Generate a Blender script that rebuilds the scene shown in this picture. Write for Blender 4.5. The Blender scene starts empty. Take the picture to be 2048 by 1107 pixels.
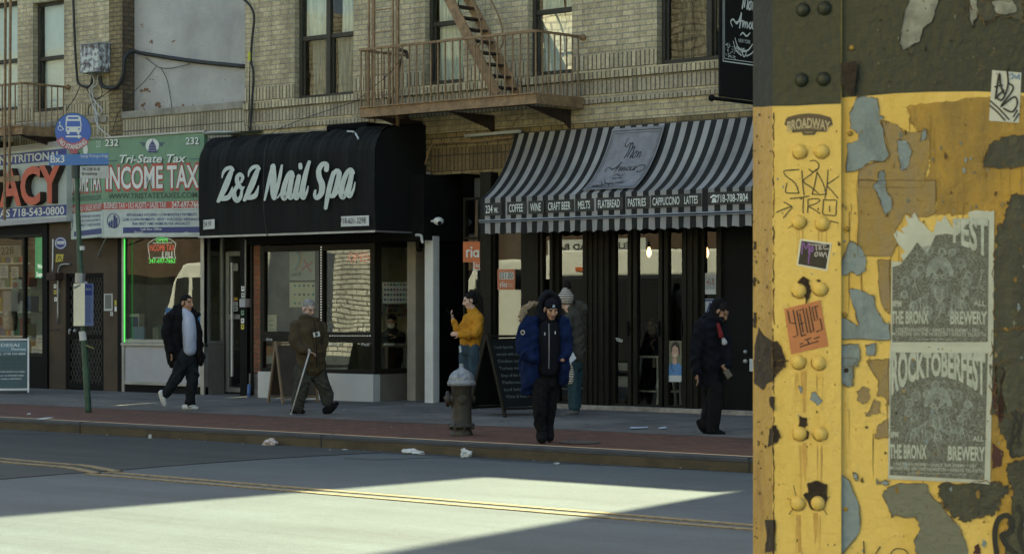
import bpy, bmesh, math, random
from mathutils import Vector, Matrix, noise
random.seed(7)
sc = bpy.context.scene
R = math.radians
# ---------------------------------------------------------------- camera, sky, sun, exposure
FPX, HOR, PHI = 4500.0, 620.0, R(41.6)          # focal length and horizon row in photo pixels, yaw
CAM = Vector((0, 0, 1.65))
VW = Vector((-math.sin(PHI), math.cos(PHI), 0)); RT = Vector((math.cos(PHI), math.sin(PHI), 0)); UP = Vector((0, 0, 1))
cd = bpy.data.cameras.new('camera'); cam = bpy.data.objects.new('camera', cd); sc.collection.objects.link(cam)
cam.location = CAM; cam.rotation_euler = (R(90), 0, PHI)
cd.sensor_width = 36; cd.lens = FPX / 2048 * 36; cd.shift_y = (HOR - 553.5) / 2048
cd.clip_start = .1; cd.clip_end = 600
cd.dof.use_dof = True; cd.dof.focus_distance = 29; cd.dof.aperture_fstop = 22
sc.camera = cam
SUN_EL, SUN_AZ = R(50), math.atan2(-.10, 1)
wd = bpy.data.worlds.new('World'); sc.world = wd; wd.use_nodes = True
nt = wd.node_tree; sky = nt.nodes.new('ShaderNodeTexSky'); sky.sky_type = 'NISHITA'; sky.sun_disc = False
sky.dust_density = 2.5; sky.ozone_density = .4; sky.sun_elevation = SUN_EL; sky.sun_rotation = SUN_AZ
tn = nt.nodes.new('ShaderNodeMix'); tn.data_type = 'RGBA'; tn.blend_type = 'MULTIPLY'; tn.inputs[0].default_value = 1; tn.inputs[7].default_value = (.99, 1, .89, 1)   # the photo's warm white balance
nt.links.new(sky.outputs[0], tn.inputs[6]); nt.links.new(tn.outputs[2], nt.nodes['Background'].inputs[0]); nt.nodes['Background'].inputs[1].default_value = .098
sl = bpy.data.lights.new('sun', 'SUN'); so = bpy.data.objects.new('sun', sl); sc.collection.objects.link(so)
sl.energy = 5.0; sl.angle = R(.8); sl.color = (1, .98, .62)
SD = Vector((math.sin(SUN_AZ) * math.cos(SUN_EL), math.cos(SUN_AZ) * math.cos(SUN_EL), math.sin(SUN_EL)))
so.rotation_euler = (-SD).to_track_quat('-Z', 'Y').to_euler(); so.location = (-20, 40, 40)
sc.view_settings.view_transform = 'Standard'; sc.view_settings.look = 'None'
sc.view_settings.exposure = 2.0; sc.view_settings.gamma = 1
sc.cycles.max_bounces = 6; sc.cycles.transparent_max_bounces = 12; sc.cycles.sample_clamp_indirect = 4
# ---------------------------------------------------------------- measuring helpers (photo pixel -> metre on a real plane)
def ray(px, py): return VW + RT * ((px - 1024) / FPX) + UP * ((HOR - py) / FPX)
def at(px, py, Y=24.3):                            # point on the facade-parallel plane Y
    r = ray(px, py); return CAM + r * (Y / r.y)
def fx(px, Y=24.3): return at(px, 600, Y).x
def fz(px, py, Y=24.3): return at(px, py, Y).z
def gnd(px, py, z=0.0):
    r = ray(px, py); return CAM + r * ((z - CAM.z) / r.z)
def atd(px, py, d): return CAM + ray(px, py) * d
class Pln:                                         # a vertical plane through two plan points
    def __init__(s, p, q):
        s.p = Vector((p[0], p[1], 0)); e = Vector((q[0] - p[0], q[1] - p[1], 0)).normalized(); s.e = e
        s.n = Vector((e.y, -e.x, 0))               # towards the viewer
    def __call__(s, px, py, off=0.0):
        r = ray(px, py); t = (s.p + s.n * off - CAM).dot(s.n) / r.dot(s.n); return CAM + r * t
def YP(Y):
    return Pln((0, Y), (1, Y))
# ---------------------------------------------------------------- materials
def lin(c):
    return tuple(((x / 255) / 12.92 if x / 255 <= .04045 else ((x / 255 + .055) / 1.055) ** 2.4) for x in c)
def mat(name, col, rough=.6, metal=0, var=.25, vs=3.0, bump=0, bs=40, emit=0, spec=.5, stretch=None):
    m = bpy.data.materials.new(name); m.use_nodes = True; t = m.node_tree; b = t.nodes['Principled BSDF']; L = t.links.new
    c = lin(col) if max(col) > 1 else col
    b.inputs['Roughness'].default_value = rough; b.inputs['Metallic'].default_value = metal
    b.inputs['Specular IOR Level'].default_value = spec
    b.inputs['Base Color'].default_value = (*c, 1)
    if emit: b.inputs['Emission Color'].default_value = (*c, 1); b.inputs['Emission Strength'].default_value = emit
    if var or bump:
        co = t.nodes.new('ShaderNodeTexCoord'); src = co.outputs['Object']
        if stretch:
            mp = t.nodes.new('ShaderNodeMapping'); mp.inputs['Scale'].default_value = stretch; L(src, mp.inputs[0]); src = mp.outputs[0]
    if var:
        n = t.nodes.new('ShaderNodeTexNoise'); n.inputs['Scale'].default_value = vs; n.inputs['Detail'].default_value = 6
        n.inputs['Roughness'].default_value = .65; L(src, n.inputs['Vector'])
        mr = t.nodes.new('ShaderNodeMapRange'); mr.inputs[1].default_value = .3; mr.inputs[2].default_value = .7
        mr.inputs[3].default_value = 1 - var; mr.inputs[4].default_value = 1 + var * .6; L(n.outputs[0], mr.inputs[0])
        mx = t.nodes.new('ShaderNodeMix'); mx.data_type = 'RGBA'; mx.blend_type = 'MULTIPLY'; mx.inputs[0].default_value = 1
        mx.inputs[6].default_value = (*c, 1); L(mr.outputs[0], mx.inputs[7]); L(mx.outputs[2], b.inputs['Base Color'])
    if bump:
        n2 = t.nodes.new('ShaderNodeTexNoise'); n2.inputs['Scale'].default_value = bs; n2.inputs['Detail'].default_value = 5; L(src, n2.inputs['Vector'])
        bp = t.nodes.new('ShaderNodeBump'); bp.inputs['Strength'].default_value = bump; bp.inputs['Distance'].default_value = .01
        L(n2.outputs[0], bp.inputs['Height']); L(bp.outputs[0], b.inputs['Normal'])
    return m
def paint(name, c, c2, c3, s=2.2, rough=.5, lo=.5, hi=.68):
    m = mat(name, c, rough, var=0, bump=.35, bs=55); t = m.node_tree; b = t.nodes['Principled BSDF']; L = t.links.new; N = t.nodes.new
    co = N('ShaderNodeTexCoord'); mp = N('ShaderNodeMapping'); mp.inputs['Scale'].default_value = (1, 1, .35); L(co.outputs['Object'], mp.inputs[0])
    n = N('ShaderNodeTexNoise'); n.inputs['Scale'].default_value = s * 2; n.inputs['Detail'].default_value = 8; n.inputs['Roughness'].default_value = .7; L(mp.outputs[0], n.inputs['Vector'])
    mr = N('ShaderNodeMapRange'); mr.inputs[1].default_value = lo; mr.inputs[2].default_value = hi; L(n.outputs[0], mr.inputs[0])
    mx = N('ShaderNodeMix'); mx.data_type = 'RGBA'; mx.inputs[6].default_value = (*c, 1); mx.inputs[7].default_value = (*c2, 1); L(mr.outputs[0], mx.inputs[0])
    n2 = N('ShaderNodeTexNoise'); n2.inputs['Scale'].default_value = s * 22; n2.inputs['Detail'].default_value = 8; n2.inputs['Roughness'].default_value = .75; L(co.outputs['Object'], n2.inputs['Vector'])
    m2 = N('ShaderNodeMapRange'); m2.inputs[1].default_value = .63; m2.inputs[2].default_value = .68; m2.inputs[4].default_value = .8; L(n2.outputs[0], m2.inputs[0])
    mx2 = N('ShaderNodeMix'); mx2.data_type = 'RGBA'; L(mx.outputs[2], mx2.inputs[6]); mx2.inputs[7].default_value = (*c3, 1); L(m2.outputs[0], mx2.inputs[0]); L(mx2.outputs[2], b.inputs['Base Color'])
    return m
def brick(name, c1, c2, mort, bw=.205, rh=.078, ms=.011, rot=False, off=.5, dirt=.35, stain=(60, 54, 36), bmp=.6):
    m = bpy.data.materials.new(name); m.use_nodes = True; t = m.node_tree; b = t.nodes['Principled BSDF']; L = t.links.new; N = t.nodes.new
    co = N('ShaderNodeTexCoord'); sp = N('ShaderNodeSeparateXYZ'); L(co.outputs['Object'], sp.inputs[0])
    ad = N('ShaderNodeMath'); L(sp.outputs[0], ad.inputs[0]); L(sp.outputs[1], ad.inputs[1]); cb = N('ShaderNodeCombineXYZ')
    if rot == 'ground': L(sp.outputs[0], cb.inputs[0]); L(sp.outputs[1], cb.inputs[1])
    elif rot: L(sp.outputs[2], cb.inputs[0]); L(ad.outputs[0], cb.inputs[1])
    else: L(ad.outputs[0], cb.inputs[0]); L(sp.outputs[2], cb.inputs[1])
    wob = N('ShaderNodeTexNoise'); wob.inputs['Scale'].default_value = 4; L(co.outputs['Object'], wob.inputs['Vector'])
    wv = N('ShaderNodeVectorMath'); wv.operation = 'SCALE'; wv.inputs[3].default_value = .012; L(wob.outputs[1], wv.inputs[0])
    wa = N('ShaderNodeVectorMath'); L(cb.outputs[0], wa.inputs[0]); L(wv.outputs[0], wa.inputs[1])
    br = N('ShaderNodeTexBrick'); br.offset = off; L(wa.outputs[0], br.inputs['Vector']); br.inputs['Scale'].default_value = 1
    br.inputs['Brick Width'].default_value = bw; br.inputs['Row Height'].default_value = rh; br.inputs['Mortar Size'].default_value = ms
    br.inputs['Mortar Smooth'].default_value = .3; br.inputs['Color1'].default_value = (*lin(c1), 1); br.inputs['Color2'].default_value = (*lin(c2), 1)
    br.inputs['Mortar'].default_value = (*lin(mort), 1)
    n = N('ShaderNodeTexNoise'); n.inputs['Scale'].default_value = .9; n.inputs['Detail'].default_value = 8; n.inputs['Roughness'].default_value = .7; L(co.outputs['Object'], n.inputs['Vector'])
    mr = N('ShaderNodeMapRange'); mr.inputs[1].default_value = .45; mr.inputs[2].default_value = .75; mr.inputs[4].default_value = dirt; L(n.outputs[0], mr.inputs[0])
    mx = N('ShaderNodeMix'); mx.data_type = 'RGBA'; L(mr.outputs[0], mx.inputs[0]); L(br.outputs[0], mx.inputs[6]); mx.inputs[7].default_value = (*lin(stain), 1)
    mpv = N('ShaderNodeMapping'); mpv.inputs['Scale'].default_value = (2.6, 2.6, .22); L(co.outputs['Object'], mpv.inputs[0]); nv = N('ShaderNodeTexNoise'); nv.inputs['Scale'].default_value = 1.3; nv.inputs['Detail'].default_value = 7; nv.inputs['Roughness'].default_value = .7; L(mpv.outputs[0], nv.inputs['Vector'])
    mrv = N('ShaderNodeMapRange'); mrv.inputs[1].default_value = .4; mrv.inputs[2].default_value = .7; mrv.inputs[3].default_value = 1.08; mrv.inputs[4].default_value = .62; L(nv.outputs[0], mrv.inputs[0]); mv = N('ShaderNodeMix'); mv.data_type = 'RGBA'; mv.blend_type = 'MULTIPLY'; mv.inputs[0].default_value = 1; L(mx.outputs[2], mv.inputs[6]); L(mrv.outputs[0], mv.inputs[7]); mx = mv
    n3 = N('ShaderNodeTexNoise'); n3.inputs['Scale'].default_value = 35; n3.inputs['Detail'].default_value = 4; L(co.outputs['Object'], n3.inputs['Vector'])
    mr3 = N('ShaderNodeMapRange'); mr3.inputs[1].default_value = .3; mr3.inputs[2].default_value = .7; mr3.inputs[3].default_value = .75; mr3.inputs[4].default_value = 1.2; L(n3.outputs[0], mr3.inputs[0])
    m2 = N('ShaderNodeMix'); m2.data_type = 'RGBA'; m2.blend_type = 'MULTIPLY'; m2.inputs[0].default_value = 1; L(mx.outputs[2], m2.inputs[6]); L(mr3.outputs[0], m2.inputs[7])
    L(m2.outputs[2], b.inputs['Base Color']); b.inputs['Roughness'].default_value = .85
    bp = N('ShaderNodeBump'); bp.invert = True; bp.inputs['Strength'].default_value = bmp; bp.inputs['Distance'].default_value = .012
    L(br.outputs['Fac'], bp.inputs['Height']); L(bp.outputs[0], b.inputs['Normal'])
    return m
def glass(name, tint=(.8, .85, .82), gain=1.6, base=.05, wav=0.0, ws=1.5):
    m = bpy.data.materials.new(name); m.use_nodes = True; t = m.node_tree; t.nodes.clear(); L = t.links.new; N = t.nodes.new
    out = N('ShaderNodeOutputMaterial'); tr = N('ShaderNodeBsdfTransparent'); tr.inputs[0].default_value = (*tint, 1)
    gl = N('ShaderNodeBsdfGlossy'); gl.inputs['Roughness'].default_value = 0.0; gl.inputs[0].default_value = (1, 1, 1, 1)
    fr = N('ShaderNodeFresnel'); fr.inputs[0].default_value = 1.5
    ma = N('ShaderNodeMath'); ma.operation = 'MULTIPLY_ADD'; ma.inputs[1].default_value = gain; ma.inputs[2].default_value = base; ma.use_clamp = True
    L(fr.outputs[0], ma.inputs[0]); mx = N('ShaderNodeMixShader'); L(ma.outputs[0], mx.inputs[0]); L(tr.outputs[0], mx.inputs[1]); L(gl.outputs[0], mx.inputs[2]); L(mx.outputs[0], out.inputs[0])
    if wav:
        co = N('ShaderNodeTexCoord'); n = N('ShaderNodeTexNoise'); n.inputs['Scale'].default_value = ws; n.inputs['Detail'].default_value = 1; L(co.outputs['Object'], n.inputs['Vector'])
        bp = N('ShaderNodeBump'); bp.inputs['Strength'].default_value = wav; bp.inputs['Distance'].default_value = .05; L(n.outputs[0], bp.inputs['Height']); L(bp.outputs[0], gl.inputs['Normal'])
    return m
def stripes(name, c1, c2, period, duty=.5, x0=0):
    m = mat(name, c1, .85, var=0); t = m.node_tree; b = t.nodes['Principled BSDF']; L = t.links.new; N = t.nodes.new
    co = N('ShaderNodeTexCoord'); sp = N('ShaderNodeSeparateXYZ'); L(co.outputs['Object'], sp.inputs[0])
    a = N('ShaderNodeMath'); a.operation = 'MULTIPLY_ADD'; a.inputs[1].default_value = 1 / period; a.inputs[2].default_value = x0; L(sp.outputs[0], a.inputs[0])
    f = N('ShaderNodeMath'); f.operation = 'FRACT'; L(a.outputs[0], f.inputs[0]); g = N('ShaderNodeMath'); g.operation = 'GREATER_THAN'; g.inputs[1].default_value = duty; L(f.outputs[0], g.inputs[0])
    n = N('ShaderNodeTexNoise'); n.inputs['Scale'].default_value = 1.6; n.inputs['Detail'].default_value = 7; L(co.outputs['Object'], n.inputs['Vector'])
    mr = N('ShaderNodeMapRange'); mr.inputs[1].default_value = .35; mr.inputs[2].default_value = .7; mr.inputs[3].default_value = 1.1; mr.inputs[4].default_value = .6; L(n.outputs[0], mr.inputs[0])
    mx = N('ShaderNodeMix'); mx.data_type = 'RGBA'; L(g.outputs[0], mx.inputs[0]); mx.inputs[6].default_value = (*lin(c1), 1); mx.inputs[7].default_value = (*lin(c2), 1)
    m2 = N('ShaderNodeMix'); m2.data_type = 'RGBA'; m2.blend_type = 'MULTIPLY'; m2.inputs[0].default_value = 1; L(mx.outputs[2], m2.inputs[6]); L(mr.outputs[0], m2.inputs[7]); L(m2.outputs[2], b.inputs['Base Color'])
    return m
# ---------------------------------------------------------------- mesh builder and tagging
def tag(o, label=None, cat=None, group=None, kind=None):
    if label: o['label'] = label
    if cat: o['category'] = cat
    if group: o['group'] = group
    if kind: o['kind'] = kind
    return o
def thing(name, label, cat, loc, group=None):
    o = bpy.data.objects.new(name, None); sc.collection.objects.link(o); o.location = loc; o.empty_display_size = .2
    return tag(o, label, cat, group)
def adopt(o, parent):
    o.parent = parent; p = parent; 
    o.matrix_parent_inverse = Matrix.Translation(-Vector(parent.location)); return o
def cat_rom(pts, k):
    n = len(pts); out = []
    for i in range(n - 1):
        p0, p1, p2, p3 = [Vector(pts[max(0, min(n - 1, j))]) for j in (i - 1, i, i + 1, i + 2)]
        for j in range(k):
            u = j / k; out.append(.5 * ((2 * p1) + (p2 - p0) * u + (2 * p0 - 5 * p1 + 4 * p2 - p3) * u * u + (3 * p1 - p0 - 3 * p2 + p3) * u ** 3))
    out.append(Vector(pts[-1])); return out
class MB:
    def __init__(s): s.v = []; s.f = []; s.m = []
    def add(s, vs, fs, mi=0):
        b = len(s.v); s.v += [Vector(p) for p in vs]; s.f += [tuple(b + i for i in f) for f in fs]; s.m += [mi] * len(fs); return s
    def box(s, x0, x1, y0, y1, z0, z1, mi=0):
        return s.add([(x, y, z) for z in (z0, z1) for y in (y0, y1) for x in (x0, x1)], [(0, 1, 3, 2), (4, 6, 7, 5), (0, 4, 5, 1), (2, 3, 7, 6), (0, 2, 6, 4), (1, 5, 7, 3)], mi)
    def obox(s, c, ax, ay, az, mi=0):
        return s.add([Vector(c) + ax * i + ay * j + az * k for k in (-1, 1) for j in (-1, 1) for i in (-1, 1)], [(0, 1, 3, 2), (4, 6, 7, 5), (0, 4, 5, 1), (2, 3, 7, 6), (0, 2, 6, 4), (1, 5, 7, 3)], mi)
    def bar(s, p, q, w, h=None, mi=0, side=None):
        p, q = Vector(p), Vector(q); t = (q - p).normalized(); a = side or (UP if abs(t.z) < .9 else Vector((0, 1, 0)))
        x = t.cross(a).normalized(); y = x.cross(t); return s.obox((p + q) / 2, t * ((q - p).length / 2), x * (w / 2), y * ((h or w) / 2), mi)
    def quad(s, a, b, c, d, mi=0): return s.add([a, b, c, d], [(0, 1, 2, 3)], mi)
    def tube(s, pts, r, n=8, mi=0, cap=True):
        pts = [Vector(p) for p in pts]; N = len(pts); rs = r if isinstance(r, (list, tuple)) else [r] * N; vs = []; x = None
        for i, p in enumerate(pts):
            t = (pts[min(N - 1, i + 1)] - pts[max(0, i - 1)]); t = t.normalized() if t.length > 1e-9 else UP
            if x is None: x = t.orthogonal().normalized()
            else:
                x = x - t * x.dot(t); x = x.normalized() if x.length > 1e-6 else t.orthogonal().normalized()
            y = t.cross(x)
            vs += [p + (x * math.cos(2 * math.pi * k / n) + y * math.sin(2 * math.pi * k / n)) * rs[i] for k in range(n)]
        fs = [(i * n + k, i * n + (k + 1) % n, (i + 1) * n + (k + 1) % n, (i + 1) * n + k) for i in range(N - 1) for k in range(n)]
        if cap: fs += [tuple(range(n)), tuple(reversed(range((N - 1) * n, N * n)))]
        return s.add(vs, fs, mi)
    def prism(s, poly, th, mi=0, mis=None):
        n = len(poly); poly = [Vector(p) for p in poly]; th = Vector(th)
        s.add(poly + [p + th for p in poly], [tuple(range(n))] , mi)
        b = len(s.v) - 2 * n; k = mi if mis is None else mis
        s.f.append(tuple(b + n + i for i in reversed(range(n)))); s.m.append(mi)
        for i in range(n): s.f.append((b + i, b + (i + 1) % n, b + n + (i + 1) % n, b + n + i)); s.m.append(k)
        return s
    def ball(s, c, rx, ry=None, rz=None, n=12, mi=0, ax=None):
        ry = ry or rx; rz = rz or rx; c = Vector(c); X, Y, Z = ax or (Vector((1, 0, 0)), Vector((0, 1, 0)), UP); vs = []; h = n // 2
        for i in range(1, h):
            a = math.pi * i / h
            for k in range(n):
                b = 2 * math.pi * k / n; vs.append(c + X * rx * math.sin(a) * math.cos(b) + Y * ry * math.sin(a) * math.sin(b) + Z * rz * math.cos(a))
        vs += [c + Z * rz, c - Z * rz]; T, B = len(vs) - 2, len(vs) - 1
        fs = [(i * n + k, (i + 1) * n + k, (i + 1) * n + (k + 1) % n, i * n + (k + 1) % n) for i in range(h - 2) for k in range(n)]
        fs += [(T, k, (k + 1) % n) for k in range(n)] + [(B, (h - 2) * n + (k + 1) % n, (h - 2) * n + k) for k in range(n)]
        return s.add(vs, fs, mi)
    def lathe(s, c, prof, n=20, mi=0, ax=None):
        c = Vector(c); X, Y, Z = ax or (Vector((1, 0, 0)), Vector((0, 1, 0)), UP); vs = []; N = len(prof)
        for r, z in prof: vs += [c + Z * z + (X * math.cos(2 * math.pi * k / n) + Y * math.sin(2 * math.pi * k / n)) * max(r, 1e-4) for k in range(n)]
        fs = [(i * n + k, i * n + (k + 1) % n, (i + 1) * n + (k + 1) % n, (i + 1) * n + k) for i in range(N - 1) for k in range(n)]
        return s.add(vs, fs + [tuple(range(n)), tuple(range((N - 1) * n, N * n))], mi)
    def build(s, name, mats, parent=None, smooth=False, bevel=0, recalc=True, label=None, flat=False):
        if not isinstance(mats, (list, tuple)): mats = [mats]
        xs = [p.x for p in s.v]; ys = [p.y for p in s.v]; zs = [p.z for p in s.v]
        org = Vector(((min(xs) + max(xs)) / 2, (min(ys) + max(ys)) / 2, min(zs)))
        me = bpy.data.meshes.new(name); me.from_pydata([p - org for p in s.v], [], s.f)
        for m in mats: me.materials.append(m)
        me.polygons.foreach_set('material_index', s.m); me.polygons.foreach_set('use_smooth', [smooth] * len(s.f))
        if recalc:
            bm = bmesh.new(); bm.from_mesh(me); bmesh.ops.recalc_face_normals(bm, faces=bm.faces); bm.to_mesh(me); bm.free()
        me.update(); o = bpy.data.objects.new(name, me); sc.collection.objects.link(o); o.location = org
        if bevel:
            b = o.modifiers.new('bevel', 'BEVEL'); b.width = bevel; b.segments = 2; b.limit_method = 'ANGLE'; b.angle_limit = R(40)
        if parent: adopt(o, parent)
        if label: o['label'] = label
        return o
def panel(mb, x0, x1, z0, z1, y, holes=(), depth=.18, mi=0, rmi=None):     # a wall sheet facing the street with real openings
    xs = sorted({x0, x1, *[max(x0, min(x1, h[i])) for h in holes for i in (0, 1)]}); zs = sorted({z0, z1, *[max(z0, min(z1, h[i])) for h in holes for i in (2, 3)]})
    for a, b in zip(xs, xs[1:]):
        for c, d in zip(zs, zs[1:]):
            mx, mz = (a + b) / 2, (c + d) / 2
            if not any(h[0] < mx < h[1] and h[2] < mz < h[3] for h in holes): mb.quad((a, y, c), (b, y, c), (b, y, d), (a, y, d), mi)
    k = mi if rmi is None else rmi
    for a, b, c, d in holes:
        e = y + depth
        mb.quad((a, y, c), (a, e, c), (a, e, d), (a, y, d), k); mb.quad((b, y, c), (b, e, c), (b, e, d), (b, y, d), k)
        mb.quad((a, y, c), (b, y, c), (b, e, c), (a, e, c), k); mb.quad((a, y, d), (b, y, d), (b, e, d), (a, e, d), k)
# ---------------------------------------------------------------- lettering and brush strokes
_caph = [None]
def _glyphs(s, bold, shear, res=3, spacing=1.0):
    cu = bpy.data.curves.new('t', 'FONT'); cu.body = s; cu.size = 1; cu.offset = bold; cu.shear = shear; cu.resolution_u = res; cu.space_character = spacing
    o = bpy.data.objects.new('t', cu); sc.collection.objects.link(o); bpy.context.view_layer.update()
    me = bpy.data.meshes.new_from_object(o.evaluated_get(bpy.context.evaluated_depsgraph_get()))
    vs = [v.co.copy() for v in me.vertices]; fs = [tuple(p.vertices) for p in me.polygons]
    bpy.data.objects.remove(o); bpy.data.curves.remove(cu); bpy.data.meshes.remove(me); return vs, fs
def put_text(mb, s, A, B, h, n, mi=0, bold=.0, shear=0, off=.003, th=0, up=UP, smi=None, mp=None):
    if _caph[0] is None:
        v, _ = _glyphs('H', 0, 0); _caph[0] = max(p.y for p in v)
    vs, fs = _glyphs(s, bold, shear); x0 = min(p.x for p in vs); x1 = max(p.x for p in vs); A, B = Vector(A), Vector(B)
    if mp: front = [mp((p.x - x0) / (x1 - x0), p.y / _caph[0], off) for p in vs]
    else: front = [A + (B - A) * ((p.x - x0) / (x1 - x0)) + up * (p.y / _caph[0] * h) + n * (off + th) for p in vs]
    b = len(mb.v); mb.add(front, fs, mi)
    if th:
        from collections import Counter
        ec = Counter(); 
        for f in fs:
            for i in range(len(f)): ec[frozenset((f[i], f[(i + 1) % len(f)]))] += 1
        nb = len(mb.v); mb.v += [p - n * th for p in front]
        for f in fs:
            for i in range(len(f)):
                p, q = f[i], f[(i + 1) % len(f)]
                if ec[frozenset((p, q))] == 1: mb.f.append((b + p, b + q, nb + q, nb + p)); mb.m.append(mi if smi is None else smi)
    return mb
def text_px(mb, s, pl, L, Rr, hpx, **k):             # baseline from pixel L to pixel R on plane pl, cap height in pixels
    A, B = pl(*L), pl(*Rr); d = (A - CAM).dot(VW); return put_text(mb, s, A, B, hpx * d / FPX, pl.n, **k)
_so = [0]
def stroke(mb, pts, mp, mi=0, sub=6, off=.003, w=None):  # a painted line of varying width
    pts = [(p[0], p[1], p[2] if len(p) > 2 else w) for p in pts]; P = cat_rom(pts, sub); n = len(P); _so[0] = (_so[0] + 1) % 12; o = off + _so[0] * .0002; Lp, Rp = [], []
    for i, p in enumerate(P):
        t = P[min(n - 1, i + 1)] - P[max(0, i - 1)]; t = Vector((t.x, t.y)); t = t.normalized() if t.length > 1e-6 else Vector((1, 0)); q = Vector((-t.y, t.x)) * max(p.z, .2) / 2
        Lp.append(mp(p.x + q.x, p.y + q.y, o)); Rp.append(mp(p.x - q.x, p.y - q.y, o))
    b = len(mb.v); mb.add(Lp + Rp, [(i, i + 1, n + i + 1, n + i) for i in range(n - 1)], mi)
    for e, sgn in ((0, -1), (n - 1, 1)):
        p = P[e]; t = (P[1] - P[0]) if e == 0 else (P[-1] - P[-2]); a0 = math.atan2(t.y, t.x) + (math.pi if e == 0 else 0)
        mb.add([mp(p.x, p.y, o)] + [mp(p.x + math.cos(a0 + a) * p.z / 2, p.y + math.sin(a0 + a) * p.z / 2, o) for a in [(-.5 + j / 6) * math.pi for j in range(7)]], [(0, j, j + 1) for j in range(1, 7)], mi)
def poly_px(pts, pl, off=0.0): return [pl(x, y, off) for x, y in pts]
def blob(c, r, n=14, j=.25, sx=1, sy=1):
    ph = random.random() * 9; return [(c[0] + sx * r * (1 + j * math.sin(3 * a + ph) * .6 + random.uniform(-j, j)) * math.cos(a), c[1] + sy * r * (1 + random.uniform(-j, j)) * math.sin(a)) for a in [2 * math.pi * i / n for i in range(n)]]
def rag(pts, k=4, amp=3.0):                            # roughen a traced outline
    out = []
    for i, p in enumerate(pts):
        q = pts[(i + 1) % len(pts)]; L = math.hypot(q[0] - p[0], q[1] - p[1]); m = max(1, min(k, int(L / 8)))
        for j in range(m):
            u = j / m; out.append((p[0] + (q[0] - p[0]) * u + (random.uniform(-amp, amp) if j else 0), p[1] + (q[1] - p[1]) * u + (random.uniform(-amp, amp) if j else 0)))
    return out
# ================================================================ THE SETTING
YF, YK = 24.3, 18.7
def sz(Y): return .15 + .13 * (Y - YK) / (YF - YK)
M = {}
def asph(m, k=.3, sx=.12):                              # tyre wear and stains drawn out along the street
    t = m.node_tree; b = t.nodes['Principled BSDF']; N = t.nodes.new; L = t.links.new; src = b.inputs['Base Color'].links[0].from_socket; co = N('ShaderNodeTexCoord'); mp = N('ShaderNodeMapping'); mp.inputs['Scale'].default_value = (sx, 1.6, 1); L(co.outputs['Object'], mp.inputs[0])
    for sc_, dt, a, b_, lo, hi in ((.8, 9, 1 - k, 1 + k * .6, .35, .65), (14, 6, .82, 1.15, .3, .7), (75, 3, .62, 1.35, .32, .68)):
        n = N('ShaderNodeTexNoise'); n.inputs['Scale'].default_value = sc_; n.inputs['Detail'].default_value = dt; n.inputs['Roughness'].default_value = .7; L(mp.outputs[0] if sc_ < 5 else co.outputs['Object'], n.inputs['Vector']); r = N('ShaderNodeMapRange'); r.inputs[1].default_value = lo; r.inputs[2].default_value = hi; r.inputs[3].default_value = a; r.inputs[4].default_value = b_; L(n.outputs[0], r.inputs[0])
        x = N('ShaderNodeMix'); x.data_type = 'RGBA'; x.blend_type = 'MULTIPLY'; x.inputs[0].default_value = 1; L(src, x.inputs[6]); L(r.outputs[0], x.inputs[7]); src = x.outputs[2]
    L(src, b.inputs['Base Color'])
M['asphalt'] = paint('asphalt', (.064, .082, .090), (.050, .064, .072), (.084, .104, .112), .35, .8, .4, .65)
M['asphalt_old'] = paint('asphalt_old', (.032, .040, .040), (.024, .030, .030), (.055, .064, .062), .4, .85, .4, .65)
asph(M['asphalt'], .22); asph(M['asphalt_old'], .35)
M['crack'] = mat('tar', (.03, .031, .032), .8)
M['yellow_line'] = mat('road_paint_yellow', (.215, .165, .085), .8, var=.55, vs=14)
M['conc'] = paint('sidewalk_concrete', (.15, .143, .128), (.10, .096, .086), (.06, .058, .052), .45, .85, .38, .66)
asph(M['conc'], .35, .9)
M['pave'] = brick('brick_pavers', (86, 56, 42), (104, 66, 48), (52, 40, 32), bw=.2, rh=.1, ms=.006, rot='ground', dirt=.5, stain=(62, 50, 44), bmp=.3)
M['kerb_stone'] = mat('kerb_concrete', (.085, .065, .035), .85, var=.4, vs=2.5, bump=.3, bs=30)
M['kerb_steel'] = mat('kerb_steel', (.055, .060, .066), .6, metal=.2, var=.3, vs=4)
def sheet(name, x0, x1, y0, y1, f, m, label=None):
    mb = MB(); mb.quad((x0, y0, f(y0)), (x1, y0, f(y0)), (x1, y1, f(y1)), (x0, y1, f(y1))); o = mb.build(name, m); return tag(o, label, kind='structure')
sheet('road', -220, 120, -160, YK, lambda y: 0, M['asphalt'])
sheet('sidewalk', -220, 120, YK + 2.16, YF + 6, sz, M['conc'])
sheet('brick_paving', -220, 120, YK + .2, YK + 2.16, sz, M['pave'])
sheet('ground', -220, 120, YF + 6, 200, lambda y: .2, M['conc'])
mb = MB(); mb.box(-220, 120, YK, YK + .22, -.2, sz(YK) - .012)
o = tag(mb.build('kerb', M['kerb_stone'], bevel=.012), kind='structure')
mb = MB(); mb.box(-220, 120, YK - .004, YK + .05, sz(YK) - .05, sz(YK) - .004); mb.box(-220, 120, YK + .05, YK + .2, sz(YK) - .03, sz(YK) + .002)
tag(mb.build('kerb_edging', M['kerb_steel'], bevel=.006), kind='structure')
mb = MB()
for px, py in ((180, 843), (670, 868), (1464, 918)):
    p = gnd(px, py, .15); mb.box(p.x - .008, p.x + .008, YK - .008, YK + .21, .0, sz(YK) + .004)
tag(mb.build('kerb_joint', M['crack']), kind='structure')
mb = MB()
for i in range(24): x = -50 + i * 1.9; mb.quad((x, YK + 2.17, sz(YK + 2.17) + .003), (x + .018, YK + 2.17, sz(YK + 2.17) + .003), (x + .018, YF + .2, sz(YF + .2) + .003), (x, YF + .2, sz(YF + .2) + .003))
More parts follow.
